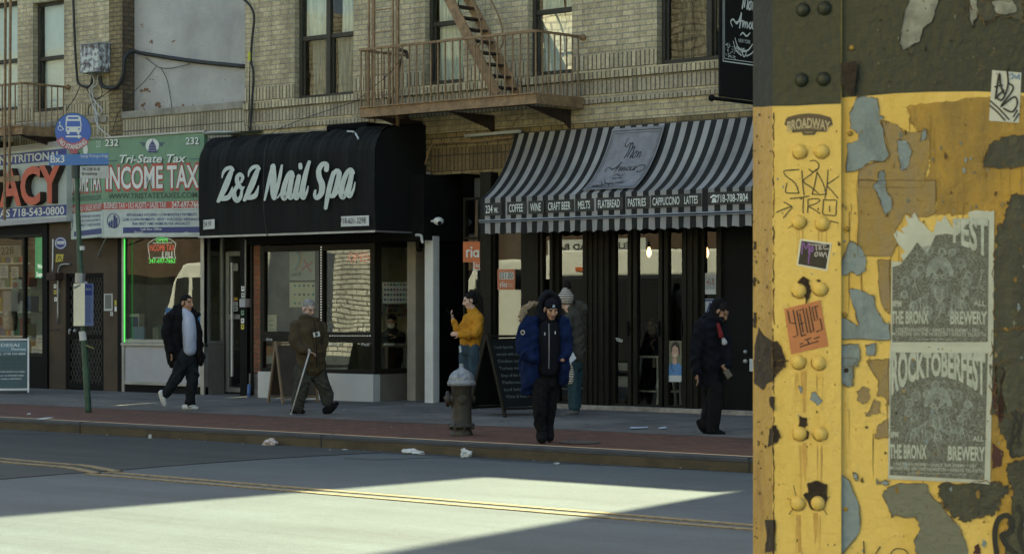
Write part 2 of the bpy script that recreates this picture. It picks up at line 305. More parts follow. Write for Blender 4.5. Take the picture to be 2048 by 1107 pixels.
for y in (YK + 2.165, 22.7): mb.quad((-60, y, sz(y) + .0035), (0, y, sz(y) + .0035), (0, y + .02, sz(y + .02) + .0035), (-60, y + .02, sz(y + .02) + .0035))
tag(mb.build('sidewalk_joint', M['crack']), kind='structure')
mb = MB()                                            # grit and leaf scraps in the gutter and on the pavers
for k in range(260):
    x = random.uniform(-40, -12); y = YK - abs(random.gauss(0, .16)) - .01 if k < 190 else random.uniform(YK + .2, YF - .5); z = .004 if k < 190 else sz(y) + .002; r = random.uniform(.006, .02); a = random.random() * 6.28
    mb.add([(x + r * math.cos(a + j * 2.1), y + r * math.sin(a + j * 2.1), z + random.random() * r * .6) for j in range(3)] + [(x, y, z + r * .7)], [(0, 1, 2), (0, 1, 3), (1, 2, 3), (2, 0, 3)], 0 if k % 5 else 1)
tag(mb.build('gutter_grit', [mat('grit', (.14, .11, .07), .9, var=.5, vs=3), mat('grit_pale', (.4, .4, .37), .9, var=.2)]), kind='stuff')['label'] = 'scattered grit and tiny scraps along the gutter'
mb = MB()
for k in range(170):
    x = random.uniform(-40, -14); y = random.uniform(YK + 2.3, YF - .2); r = random.uniform(.015, .04); z = sz(y) + .004; n = 9; mb.add([(x + r * random.uniform(.8, 1.1) * math.cos(6.283 * j / n), y + r * random.uniform(.8, 1.1) * math.sin(6.283 * j / n), z + .0233 * (r * math.sin(6.283 * j / n))) for j in range(n)], [tuple(range(n))])
tag(mb.build('gum_spots', mat('old_gum', (.045, .044, .042), .8, var=.2)), kind='stuff')['label'] = 'dark flattened gum spots on the concrete sidewalk'
# older dark asphalt beyond the seam, road seams, double yellow line
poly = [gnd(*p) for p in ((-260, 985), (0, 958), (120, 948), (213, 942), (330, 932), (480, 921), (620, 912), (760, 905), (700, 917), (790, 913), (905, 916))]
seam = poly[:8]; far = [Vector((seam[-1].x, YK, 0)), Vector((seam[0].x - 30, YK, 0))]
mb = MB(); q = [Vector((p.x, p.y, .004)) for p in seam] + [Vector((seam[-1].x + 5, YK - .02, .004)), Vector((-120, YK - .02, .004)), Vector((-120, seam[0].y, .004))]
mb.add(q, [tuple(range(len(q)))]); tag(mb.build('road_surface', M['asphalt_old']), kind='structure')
mb = MB()
def flatline(mb, pts, w, z, mi=0):
    n = len(pts); Lp, Rp = [], []
    for i, p in enumerate(pts):
        t = (pts[min(n - 1, i + 1)] - pts[max(0, i - 1)]); t.z = 0; t.normalize(); s_ = Vector((-t.y, t.x, 0)) * w / 2; wob = random.uniform(.9, 1.1)
        Lp.append(Vector((p.x, p.y, z)) + s_ * wob); Rp.append(Vector((p.x, p.y, z)) - s_ * wob)
    mb.add(Lp + Rp, [(i, i + 1, n + i + 1, n + i) for i in range(n - 1)], mi)
    for E in (Lp, Rp): mb.add(E + [Vector((p.x, p.y, 0)) for p in E], [(i, i + 1, n + i + 1, n + i) for i in range(n - 1)], mi)
flatline(mb, cat_rom(seam[1:], 5), .03, .008)
flatline(mb, cat_rom([gnd(*p) for p in ((690, 916), (760, 919), (830, 916), (900, 916), (1100, 926), (1240, 931))], 5), .035, .0045)
flatline(mb, cat_rom([gnd(*p) for p in ((0, 866), (200, 872), (500, 880), (800, 896), (1500, 937))], 5), .02, .0085)
tag(mb.build('road_seam', M['crack']), kind='structure')
mb = MB()
for dy in (0, .27):
    flatline(mb, [Vector((-32 + i * .8, 14.42 - dy + .006 * i * .0, 0)) for i in range(0, 0)], .1, .008)
    a, b = gnd(218, 944.5), gnd(1620, 1060); n = 50
    flatline(mb, [a + (b - a) * (i / n) + Vector((0, -dy, 0)) for i in range(n + 1)], .105, .009)
    flatline(mb, cat_rom([gnd(*p) + Vector((0, -dy, 0)) for p in ((-400, 893), (-150, 906), (0, 917.5), (60, 923), (120, 928), (170, 932), (205, 938), (235, 944))], 6), .11, .013)
tag(mb.build('centre_line', M['yellow_line']), kind='structure')
# ================================================================ BUILDINGS
M['brick'] = brick('buff_brick', (176, 163, 128), (202, 188, 150), (150, 146, 132), ms=.009)
M['brick_low'] = brick('buff_brick_grimy', (128, 112, 76), (150, 133, 95), (84, 80, 66), dirt=.6)
M['soldier'] = brick('soldier_course', (168, 157, 126), (204, 192, 158), (100, 97, 86), bw=.24, rh=.078, ms=.013, rot=True, off=.0, dirt=.5, stain=(84, 76, 50))
M['soldier_lt'] = brick('soldier_course_pale', (158, 150, 126), (186, 176, 150), (98, 94, 82), bw=.24, rh=.078, ms=.012, rot=True, off=.0, dirt=.45, stain=(104, 84, 60))
M['brick_dark'] = brick('dark_brick', (92, 78, 58), (112, 96, 72), (70, 66, 56))
M['brick_orange'] = brick('orange_brick', (158, 96, 62), (176, 116, 80), (120, 104, 86))
M['stucco'] = mat('white_stucco', (.40, .395, .375), .9, var=.3, vs=.9, bump=.8, bs=22)
M['coping'] = mat('coping_stone', (.27, .255, .21), .9, var=.4, vs=3, bump=.5, bs=25)
M['brown'] = mat('brown_render', (.085, .066, .047), .85, spec=.15, var=.3, vs=1.2, bump=.3, bs=40)
M['dark'] = mat('dark_interior', (.010, .010, .010), .8, var=.3, spec=.1)
M['black'] = mat('black_paint', (.006, .006, .006), .6, var=.2, spec=.1)
M['bronze'] = mat('dark_bronze_frame', (.016, .0145, .010), .5, spec=.12, var=.3, vs=5, stretch=(4, 4, .5))
M['alu'] = mat('aluminium_frame', (.30, .31, .30), .4, metal=.6, var=.2)
M['alu_paint'] = mat('grey_panel', (.36, .36, .38), .6, var=.15, vs=2)
M['tile'] = mat('pale_tile', (.50, .50, .475), .45, var=.12, vs=1.5)
M['winframe'] = mat('window_frame_brown', (.055, .05, .038), .6, var=.3, spec=.2)
M['glass'] = glass('window_glass', gain=1.2, base=.02, wav=.035, ws=1.1)
M['glass_up'] = glass('upper_window_glass', gain=.6, base=.01, wav=.05, ws=1.1)
M['glass_dk'] = glass('dark_glass', (.6, .63, .6), gain=1.4, base=.02, wav=.02, ws=.8)
M['curtain'] = mat('curtain', (.82, .83, .74), .9, var=.25, vs=2, stretch=(8, 1, .6))
M['curtain_grey'] = mat('curtain_grey', (.34, .34, .31), .9, var=.4, vs=2, stretch=(9, 1, .6))
M['blind'] = mat('window_blind', (.82, .86, .84), .9, var=.08)
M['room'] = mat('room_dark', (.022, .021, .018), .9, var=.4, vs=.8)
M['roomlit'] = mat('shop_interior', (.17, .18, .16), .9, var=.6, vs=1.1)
M['white'] = mat('white_paint', (.72, .73, .70), .6, var=.12, vs=4)
M['offwhite'] = mat('off_white', (.50, .51, .47), .7, var=.25, vs=3)
HX = fx(245); IX = fx(490)                                  # edges of left house, right house
XR = -16.35; TOP = 16.5
def curtain(mb, x0, x1, z0, z1, y, mi=0, amp=.03, gather=None):     # a hanging cloth with folds
    n = 36; m = 10; vs = []
    for j in range(m + 1):
        z = z0 + (z1 - z0) * j / m
        for i in range(n + 1):
            u = i / n; x = x0 + (x1 - x0) * u
            if gather: x = x0 + (x1 - x0) * u * (1 - gather * math.sin(math.pi * (1 - j / m)) * .8)
            vs.append((x, y + amp * math.sin(u * 34 + j * .3) + amp * .5 * math.sin(u * 71), z))
    w = n + 1; mb.add(vs, [(j * w + i, j * w + i + 1, (j + 1) * w + i + 1, (j + 1) * w + i) for j in range(m) for i in range(n)], mi)
def sash(b, x0, x1, z0, z1, y, zm, cols=1, cover='curtain', name='window', lower=None):
    f = MB(); w = .055; yb = y + .10
    f.box(x0, x0 + w, yb, yb + .1, z0, z1); f.box(x1 - w, x1, yb, yb + .1, z0, z1); f.box(x0 + w, x1 - w, yb, yb + .1, z0, z0 + .07); f.box(x0 + w, x1 - w, yb, yb + .1, z1 - w, z1)
    edges = [x0 + w + (x1 - x0 - 2 * w) * i / cols for i in range(cols + 1)]
    for e in edges[1:-1]: f.box(e - .045, e + .045, yb - .004, yb + .096, z0 + .07, z1 - w)
    for a, c in zip(edges, edges[1:]):
        a += .0 if a == edges[0] else .045; c -= .0 if c == edges[-1] else .045
        f.box(a, c, yb + .02, yb + .08, zm - .035, zm + .035)
        f.box(a, a + .035, yb + .045, yb + .085, z0 + .07, zm - .035); f.box(c - .035, c, yb + .045, yb + .085, z0 + .07, zm - .035)
    wf = f.build(name, M['winframe'], b, bevel=.006)
    g = MB()
    for a, c in zip(edges, edges[1:]):
        g.quad((a, yb + .062, z0 + .07), (c, yb + .062, z0 + .07), (c, yb + .062, zm), (a, yb + .062, zm)); g.quad((a, yb + .03, zm), (c, yb + .03, zm), (c, yb + .03, z1 - w), (a, yb + .03, z1 - w))
    g.build('pane', M['glass_up'], wf)
    c = MB()
    if cover == 'blind': c.quad((x0 + .05, yb + .12, z0 + .05), (x1 - .02, yb + .12, z0 + .05), (x1 - .02, yb + .12, z1), (x0 + .05, yb + .12, z1)); c.build('blind', M['blind'], wf)
    elif cover == 'pair':
        mid = (x0 + x1) / 2; curtain(c, x0 + .06, mid - .02, zm + .02, z1, yb + .11, 0, .008); curtain(c, x0 + .16, mid - .1, z0 + .05, zm - .02, yb + .15, 1, .02)
        curtain(c, mid + .06, x1, z0 + .05, zm - .02, yb + .15, 1, .02); curtain(c, mid + .2, x1 - .02, zm + .02, z1, yb + .11, 0, .012)
        c.build('curtain', [M['curtain'], M['curtain_grey']], wf)
    elif cover == 'wispy':
        curtain(c, x0 + .05, x1 - .05, z0 + .05, z1, yb + .16, 0, .022, gather=.55); curtain(c, x1 - .3, x1 - .03, z0 + .05, z1, yb + .13, 0, .02); c.build('curtain', [M['curtain']], wf)
    elif cover == 'brownish':
        curtain(c, x0 + .05, x1 - .05, z0 + .05, z1, yb + .3, 0, .03); c.build('curtain', M['curtain_br'], wf)
        s = MB()
        for a, cc in zip(edges, edges[1:]):
            for k in (.3, .5, .54): xx = a + (cc - a) * k; s.box(xx - .006, xx + .006, yb + .11, yb + .122, z0 + .06, zm + .6)
            for k in range(6): zz = z0 + .22 + k * .17; s.box(a, cc, yb + .11, yb + .12, zz - .005, zz + .005)
        s.build('grille', M['black'], wf)
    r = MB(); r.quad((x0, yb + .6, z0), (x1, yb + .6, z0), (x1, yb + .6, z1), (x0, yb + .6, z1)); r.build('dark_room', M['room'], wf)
    return wf
M['curtain_br'] = mat('curtain_brown', (.13, .11, .075), .9, var=.5, vs=2, stretch=(7, 1, .6))
def glazed(b, x0, x1, z0, z1, y, xs=(), zs=(), fw=.07, fm='bronze', gm='glass', d=.07, name='shopfront_frame'):
    f = MB(); f.box(x0, x0 + fw, y, y + d, z0, z1); f.box(x1 - fw, x1, y, y + d, z0, z1); f.box(x0 + fw, x1 - fw, y, y + d, z0, z0 + fw); f.box(x0 + fw, x1 - fw, y, y + d, z1 - fw, z1)
    for x in xs: f.box(x - fw / 2, x + fw / 2, y - .003, y + d, z0 + fw, z1 - fw)
    for z in zs: f.box(x0 + fw, x1 - fw, y - .002, y + d - .004, z - fw / 2, z + fw / 2)
    o = f.build(name, M[fm], b, bevel=.006); g = MB(); g.quad((x0 + fw * .5, y + d * .6, z0 + fw * .5), (x1 - fw * .5, y + d * .6, z0 + fw * .5), (x1 - fw * .5, y + d * .6, z1 - fw * .5), (x0 + fw * .5, y + d * .6, z1 - fw * .5))
    g.build('pane', M[gm], o); return o
def side_glazed(b, x, y0, y1, z0, z1, fw=.06, fm='bronze', gm='glass', d=.06, name='side_window'):
    f = MB(); f.box(x - d, x, y0, y0 + fw, z0, z1); f.box(x - d, x, y1 - fw, y1, z0, z1); f.box(x - d, x, y0 + fw, y1 - fw, z0, z0 + fw); f.box(x - d, x, y0 + fw, y1 - fw, z1 - fw, z1)
    o = f.build(name, M[fm], b, bevel=.005); g = MB(); g.quad((x - d * .4, y0 + fw * .5, z0 + fw * .5), (x - d * .4, y1 - fw * .5, z0 + fw * .5), (x - d * .4, y1 - fw * .5, z1 - fw * .5), (x - d * .4, y0 + fw * .5, z1 - fw * .5))
    g.build('pane', M[gm], o); return o
def room(b, x0, x1, y0, y1, z0, z1, m, name='shop_room', right=True):
    r = MB(); r.quad((x0, y1, z0), (x1, y1, z0), (x1, y1, z1), (x0, y1, z1)); r.quad((x0, y0, z0), (x0, y1, z0), (x0, y1, z1), (x0, y0, z1)); right and r.quad((x1, y0, z0), (x1, y1, z0), (x1, y1, z1), (x1, y0, z1))
    r.quad((x0, y0, z1), (x1, y0, z1), (x1, y1, z1), (x0, y1, z1)); r.quad((x0, y0, z0), (x1, y0, z0), (x1, y1, z0), (x0, y1, z0)); return r.build(name, m, b)
def band(b, x0, x1, z0, z1, m, y=YF, t=.012, name='brick_course'):
    mb = MB(); mb.box(x0, x1, y - t, y + .02, z0, z1); return mb.build(name, m, b, bevel=.003)
g0 = sz(YF) - .02
# ---------------- the right-hand house: buff brick, nail spa and cafe below
B = thing('brick_building', 'buff brick house over the nail spa and the cafe, behind the wide fire escape', 'building', ((IX + XR) / 2, YF + 5, g0))
W3 = (fx(589), fx(707), fz(650, 195), 7.15); W4 = (fx(850), fx(926), fz(890, 168), 7.15); W5 = (fx(1056), fx(1144), fz(1100, 150), 7.15); W6 = (fx(1314), fx(1314) + 1.62, fz(1370, 125), 7.15)
mb = MB(); panel(mb, IX, XR, 4.28, TOP, YF, [W3, W4, W5, W6], .2)
mb.quad((IX, YF, 4.28), (IX, YF + 11, 4.28), (IX, YF + 11, TOP), (IX, YF, TOP)); mb.quad((XR, YF, g0), (XR, YF + 11, g0), (XR, YF + 11, TOP), (XR, YF, TOP)); mb.quad((IX, YF + 11, g0), (XR, YF + 11, g0), (XR, YF + 11, TOP), (IX, YF + 11, TOP))
mb.build('wall', M['brick'], B, recalc=False)
mb = MB(); mb.quad((IX, YF, TOP), (XR, YF, TOP), (XR, YF + 11, TOP), (IX, YF + 11, TOP)); mb.build('roof', M['coping'], B)
zt1, zt2 = 5.01, 5.22
segs = []; cur = IX
for w in (W3, W4, W5, W6):
    segs.append((cur, w[0])); cur = w[1]
for a, c in segs: band(B, a, c, zt1, zt2, M['soldier'], t=.006)
band(B, IX, XR, 4.87, 4.975, M['soldier'], t=.05, name='sill_course'); band(B, IX, XR, 4.66, 4.85, M['soldier_lt'], t=.008); band(B, IX, XR, 4.53, 4.60, M['soldier_lt'], t=.03, name='string_course')
sash(B, *W3, YF, fz(620, 74), 2, 'pair'); sash(B, *W4, YF, fz(890, 44), 1, 'wispy'); sash(B, *W5, YF, fz(1100, 20), 1, 'wispy'); sash(B, *W6, YF, 6.6, 2, 'brownish')
# brick between the awnings and the storey above
xz0, xz1 = fx(500), fx(850); xd0, xd1 = fx(868), fx(926)
mb = MB(); panel(mb, IX, XR, 3.66, 4.28, YF, [], .1); mb.build('lower_wall', M['brick_low'], B)
band(B, fx(862), fx(1036), fz(940, 340), fz(940, 292), brick('lintel_course', (104, 86, 54), (122, 102, 68), (70, 62, 44), bw=.24, rh=.078, ms=.012, rot=True, off=0), t=.02, name='lintel_course')
# --- nail spa front
zc = 3.66
ynf = 23.98                                                    # front of the bay
a0, a1, a2 = fx(520, ynf), fx(640, ynf), fx(749, ynf); zg0, zg1 = fz(640, 676, ynf), fz(640, 488, ynf); zb = fz(640, 745, ynf)
o = glazed(B, a0, a2, zg0, zg1, ynf, xs=[fx(642, ynf)], fw=.10, name='spa_window')
glazed(B, a0, a2, zb, zg0, ynf + .002, fw=.06, gm='glass_dk', name='spa_lower_panel')
mb = MB(); mb.box(a0 - .02, a2, ynf - .03, ynf + .12, g0, zb - .002); mb.build('tile_plinth', M['tile'], B, bevel=.004)
yb = 24.88; side_glazed(B, a2, ynf + .07, yb, zb, zg1 + .02, .08, gm='glass')
mb = MB(); mb.box(a2 - .12, a2 - .001, ynf + .121, yb, g0, zb - .002); mb.build('side_plinth', mat('plinth_side_tile', (.17, .15, .115), .7, var=.25), B)  # side face of the tile base, a darker tone than its front
mb = MB(); mb.box(fx(495, ynf), fx(848, ynf), ynf + .0, 25.2, zg1 + .02, zc - .002); mb.build('awning_soffit', M['dark'], B)
room(B, a0, a2 - .1, ynf + .15, 26.8, g0 + .02, zg1 + .02, mat('salon_interior', (.36, .36, .31), .9, var=.5, vs=1.3), right=False)
mb = MB(); mb.box(a2 - .06, a2 - .01, 24.881, 26.8, g0, zg1); mb.build('inner_partition', M['bronze'], B)
mb = MB(); mb.box(a0, a2 - .16, ynf + .16, ynf + .5, zg0 - .04, zg0 + .03); mb.build('window_shelf', M['bronze'], B)
mb = MB(); mb.box(fx(832, 24.7), fx(849, 24.7), 24.5, 24.9, g0, zc - .005); mb.build('beige_pillar', mat('beige_pillar', (.30, .28, .23), .8, var=.2, vs=3), B, bevel=.01)
mb = MB(); mb.box(fx(849, 24.16), fx(866, 24.16), 24.16, 24.3, g0 - .02, fz(858, 472, 24.16)); mb.build('white_pillar', mat('white_tile_pillar', (.55, .57, .56), .6, var=.15, vs=2), B, bevel=.008)
mb = MB(); mb.box(a2 - .1, fx(848, 25.2), 25.2, 25.3, g0, zc); mb.build('spa_door', M['black'], B)
# orange brick strip left of the spa
xo0, xo1 = fx(502, 24.1), fx(521, 24.1)
mb = MB(); mb.box(xo0, xo1, 24.1, 24.3, fz(510, 745, 24.1), zg1 + .05); mb.build('brick_pier', M['brick_orange'], B)
mb = MB(); mb.box(xo0 - .01, xo1, 24.06, 24.32, g0, fz(510, 746, 24.1)); mb.build('pier_base', mat('pier_base', (.2, .18, .16), .9, var=.7, vs=6, bump=.6), B, bevel=.01)
# --- dark doorway and money transfer window
mb = MB(); mb.quad((xd0, 25.4, g0), (xd1, 25.4, g0), (xd1, 25.4, zc), (xd0, 25.4, zc)); mb.quad((xd0, 24.3, g0), (xd0, 25.4, g0), (xd0, 25.4, zc), (xd0, 24.3, zc)); mb.quad((xd1, 24.3, g0), (xd1, 25.4, g0), (xd1, 25.4, zc), (xd1, 24.3, zc)); mb.quad((xd0, 24.3, zc), (xd1, 24.3, zc), (xd1, 25.4, zc), (xd0, 25.4, zc))
mb.build('doorway', M['black'], B)
yr = 24.26
x1_, x2_, x3_, x4_, x5_ = [fx(p, yr) for p in (926, 964, 986, 1046, 1080)]
glazed(B, x1_, x2_, fz(945, 700, yr), 3.3, yr, zs=[fz(945, 476, yr)], fw=.035, gm='glass_dk', name='side_light')
mb = MB(); mb.box(x1_, x5_, yr + .25, yr + .3, g0, 3.6); mb.box(x1_ - .02, x2_, yr, yr + .2, g0, fz(945, 702, yr)); mb.build('inner_wall', mat('grey_backing', (.07, .072, .068), .8, var=.3), B)
mb = MB(); mb.box(x2_, x3_, yr - .05, yr + .12, g0, zc - .004); mb.box(x4_, x5_, yr - .05, yr + .12, g0, zc - .004); mb.box(x3_, x4_, yr - .04, yr + .1, g0, fz(1010, 690, yr)); mb.build('dark_post', M['bronze'], B, bevel=.01)
glazed(B, x3_, x4_, fz(1010, 690, yr), 3.3, yr, fw=.03, gm='glass', name='transfer_window')
# --- cafe: folding doors in dark bronze
ycf = 24.2
frames = [(1080, 1104), (1110, 1172), (1222, 1262), (1266, 1324), (1328, 1371), (1400, 1440)]
mb = MB()
for p, q in ((1104, 1110), (1172, 1222), (1371, 1400), (1440, 1447)): mb.box(fx(p, ycf), fx(q, ycf), ycf - .06, ycf + .14, g0, zc - .004)
for p in (1180, 1190, 1200, 1212, 1378, 1390): mb.box(fx(p, ycf) - .012, fx(p, ycf) + .012, ycf - .085, ycf - .055, g0, zc - .006)
mb.box(fx(1222, ycf), XR, ycf - .1, ycf + .14, 3.05, zc - .006)
mb.build('cafe_post', M['bronze'], B, bevel=.008)
for i, (p, q) in enumerate(frames):
    glazed(B, fx(p, ycf), fx(q, ycf), g0 + .04, 3.04, ycf, fw=.065 if i else .045, gm='glass_dk', name='folding_door' if i else 'narrow_window')
    if i in (2, 3, 4):
        h = MB(); x = fx(q, ycf) - .03; h.box(x - .012, x + .012, ycf - .05, ycf - .02, 1.3, 1.5); h.box(x - .01, x + .01, ycf - .021, ycf + .001, 1.38, 1.42); h.build('handle', M['black'], B)
mb = MB(); mb.box(fx(1447, ycf), XR, ycf - .02, ycf + .03, g0 + .03, 3.04); mb.build('cafe_door', M['black'], B, bevel=.01)
for y, r in ((722, .035), (703, .03)): mb = MB(); mb.ball(at(1491, y, ycf - .03), r); mb.build('door_lock', M['alu'], B, smooth=True)
mb = MB(); mb.box(fx(1060, 24.1), XR, 24.06, 24.3, g0 - .05, fz(1250, 812, 24.1)); mb.build('stone_sill', mat('worn_sill', (.30, .27, .22), .9, var=.6, vs=5, bump=.5), B, bevel=.012)
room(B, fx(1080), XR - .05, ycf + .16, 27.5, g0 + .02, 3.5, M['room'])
# ---------------- one-storey tax office between the two houses, parapet, stucco wall behind
T = thing('shop_building', 'one storey tax office with a brick parapet below a pale stucco wall', 'building', ((HX + IX) / 2, YF + 4, g0))
mb = MB(); mb.quad((HX, YF, 3.5), (IX, YF, 3.5), (IX, YF, 4.9), (HX, YF, 4.9)); mb.build('parapet_wall', M['soldier_lt'], T)
mb = MB(); mb.box(HX - .0, IX, YF - .03, YF + .25, 4.905, 5.03); mb.build('coping', M['coping'], T, bevel=.015)
mb = MB(); mb.quad((HX, YF + .26, 4.9), (IX, YF + .26, 4.9), (IX, YF + .26, TOP), (HX, YF + .26, TOP)); mb.quad((HX, YF + .26, TOP), (IX, YF + .26, TOP), (IX, YF + 10, TOP), (HX, YF + 10, TOP)); mb.build('stucco_wall', M['stucco'], T)
mb = MB(); pst = YP(YF + .257)
for cx, cy, r in ((292, 180, 4), (296, 184, 3), (285, 182, 3), (318, 212, 5), (311, 210, 3), (287, 210, 3), (286, 217, 2.5), (302, 160, 2), (345, 81, 2), (303, 84, 2.5), (368, 214, 3), (355, 216, 2), (390, 213, 3), (283, 52, 2)):
    for k in range(3): q = rag(blob((cx + random.uniform(-4, 4), cy + random.uniform(-3, 3)), r * random.uniform(.4, .9), 9, .4), 2, 1); mb.add(poly_px(q, pst, .0005 * (k + 1)), [tuple(range(len(q)))])
for k in range(40): cx, cy = random.uniform(270, 480), random.uniform(120, 216); q = blob((cx, cy), random.uniform(.3, 1.1), 7, .4); mb.add(poly_px(q, pst, .0004), [tuple(range(len(q)))])
mb.build('bare_spot', mat('brick_spot', (.20, .11, .06), .9, var=.5, vs=30), T, recalc=False)
yt = 24.08; t0, t1 = fx(243, yt), fx(408, yt); zk, ztp = fz(330, 686, yt), 3.35; y2 = 24.52
glazed(T, t0, t1, zk, ztp, yt, fw=.06, fm='alu', name='tax_window')
mb = MB(); mb.box(t0, t1, yt - .02, yt + .1, zk - .05, zk - .002); mb.box(t0, t0 + .07, yt, yt + .09, g0, zk - .052); mb.box(t1 - .09, t1 + .0, yt - .003, yt + .09, g0, ztp + .3); mb.box(t0 + .07, t1 - .09, yt + .0, yt + .08, g0 + .14, g0 + .2); mb.build('sill_frame', M['alu'], T, bevel=.006)
mb = MB(); mb.box(t0 + .07, t1 - .09, yt + .02, yt + .07, g0 + .2, zk - .052); mb.build('kick_panel', M['alu_paint'], T); mb = MB(); mb.box(t0, t1, yt + .03, yt + .09, g0 - .05, g0 + .139); mb.build('base_strip', M['dark'], T)
side_glazed(T, t1, yt + .09, y2, zk, ztp, .05, 'alu', name='side_window')
mb = MB(); mb.box(t1 - .05, t1 - .002, yt + .09, y2, g0, zk - .001); mb.build('side_panel', mat('side_panel', (.16, .155, .14), .7, var=.2), T)
d0, d1 = fx(451, y2), fx(492, y2)
glazed(T, d0, d1, g0 + .05, fz(470, 502, y2), y2, fw=.08, fm='alu', zs=[fz(470, 633, y2)], name='entrance_door')
mb = MB(); mb.box(t1 - .04, d0, y2, y2 + .06, g0, zc); mb.box(d0, d1, y2, y2 + .06, fz(470, 501, y2), zc); mb.build('door_surround', M['bronze'], T)
mb = MB(); mb.bar(at(464, 525, y2 - .05), at(464, 752, y2 - .05), .03); mb.build('door_handle', M['white'], T)
for a, c, y in ((480, 494, 24.12), (235, 243, yt)): mb = MB(); mb.box(fx(a, y), fx(c, y), y, y + .25, g0, zc); mb.build('black_post', M['black'], T)
mb = MB(); mb.box(HX, IX, yt + .01, 24.6, ztp, 3.52); mb.build('header', M['dark'], T)
room(T, t0 + .02, IX, y2 + .1, 28, g0 + .02, ztp + .02, M['roomlit']); mb = MB(); mb.quad((t0 + .02, yt + .1, g0), (t0 + .02, y2 + .1, g0), (t0 + .02, y2 + .1, ztp), (t0 + .02, yt + .1, ztp)); mb.build('bay_side', M['roomlit'], T); mb = MB(); mb.quad((t0 + .02, yt + .1, zk - .1), (t1 - .06, yt + .1, zk - .1), (t1 - .06, y2 + .6, zk - .1), (t0 + .02, y2 + .6, zk - .1)); mb.build('display_sill', M['alu_paint'], T)
# ---------------- left house: brick above, pharmacy and a brown wall with mesh door below
LX = -52
A = thing('brick_building', 'buff brick house at the left end, over the pharmacy and the brown wall', 'building', (LX / 2 + HX / 2, YF + 5, g0))
V1 = (fx(-30), fx(35), fz(0, 222), 7.2); V2 = (fx(66), fx(128), fz(100, 222), fz(100, 2)); 
mb = MB(); panel(mb, LX, HX - .35, 3.4, TOP, YF, [V1, V2], .2)
mb.quad((LX, YF, g0), (LX, YF + 11, g0), (LX, YF + 11, TOP), (LX, YF, TOP)); mb.quad((LX, YF + 11, g0), (HX, YF + 11, g0), (HX, YF + 11, TOP), (LX, YF + 11, TOP)); mb.build('wall', M['brick'], A, recalc=False)
mb = MB(); mb.box(HX - .36, HX - .02, YF - .0, YF + .3, 3.4, TOP); mb.build('corner_pier', M['brick_low'], A)
mb = MB(); mb.box(HX - .02, HX, YF + .002, YF + .3, 5.03, TOP); mb.build('pier_return', M['brick_dark'], A)
mb = MB(); mb.quad((LX, YF, TOP), (HX, YF, TOP), (HX, YF + 11, TOP), (LX, YF + 11, TOP)); mb.build('roof', M['coping'], A)
for a, c in ((LX, V1[0]), (V1[1], V2[0]), (V2[1], HX - .4)): band(A, a, c, 5.02, 5.24, M['soldier'], t=.006)
band(A, LX, HX - .4, 4.6, 4.82, M['soldier'], t=.01); band(A, LX, HX - .4, 4.88, 4.98, M['coping'], t=.04, name='sill_course')
sash(A, *V1, YF, fz(0, 122), 1, 'blind'); sash(A, *V2, YF, fz(100, 114), 1, 'blind')
ya = 24.12; xm0, xm1 = fx(97, ya), fx(238, ya)
D1 = (fx(131, ya), fx(207, ya), g0, fz(168, 546, ya))
mb = MB(); panel(mb, xm0, xm1, g0 - .05, 3.5, ya, [(D1[0], D1[1], g0 - .05, D1[3])], .12); mb.build('brown_wall', M['brown'], A, recalc=False)
mb = MB(); mb.quad((D1[0], ya + .12, g0), (D1[1], ya + .12, g0), (D1[1], ya + .12, D1[3]), (D1[0], ya + .12, D1[3])); dr = mb.build('security_door', M['room'], A)
mb = MB()
for a, c in ((D1[0], D1[0] + .09), (D1[1] - .07, D1[1])): mb.box(a, c, ya + .02, ya + .07, g0 + .03, D1[3])
mb.box(D1[0] + .09, D1[1] - .07, ya + .02, ya + .07, D1[3] - .07, D1[3]); mb.box(D1[0] + .09, D1[1] - .07, ya + .02, ya + .07, g0 + .03, g0 + .13); zmid = fz(168, 672, ya); mb.box(D1[0] + .09, D1[1] - .07, ya + .018, ya + .066, zmid - .03, zmid + .03)
for k in (.36, .52, .68, .84): x = D1[0] + (D1[1] - D1[0]) * k; mb.box(x - .008, x + .008, ya + .055, ya + .068, g0 + .1, D1[3] - .05)
mb.build('door_frame', M['black'], dr, bevel=.006)
mb = MB(); w = D1[1] - D1[0] - .16; hh = D1[3] - g0 - .2; step = .085; x0m, z0m = D1[0] + .09, g0 + .13
for sgn in (1, -1):
    k = -hh * .55
    while k < w:
        # steep diagonal wire clipped to the opening
        sl_ = .55; z_a, z_b = max(0, -k / sl_) if sgn > 0 else 0, min(hh, (w - k) / sl_)
        if z_b > z_a:
            xa, xb = k + sl_ * z_a, k + sl_ * z_b
            if sgn < 0: xa, xb = w - xa, w - xb
            if sgn < 0 and k < 0: z_a = max(0, -k / sl_); xa = w - (k + sl_ * z_a)
            mb.bar((x0m + xa, ya + .04, z0m + z_a), (x0m + xb, ya + .04, z0m + z_b), .012, .006)
        k += step
mb.build('mesh_screen', mat('mesh_wire', (.09, .085, .075), .6, metal=.3), dr)
mb = MB(); mb.ball(at(140, 660, ya - .02), .03); mb.ball(at(150, 661, ya - .03), .035); mb.bar(at(139, 660, ya - .01), at(139, 668, ya - .01), .05, .02); mb.build('door_handle', M['alu'], dr, smooth=True)
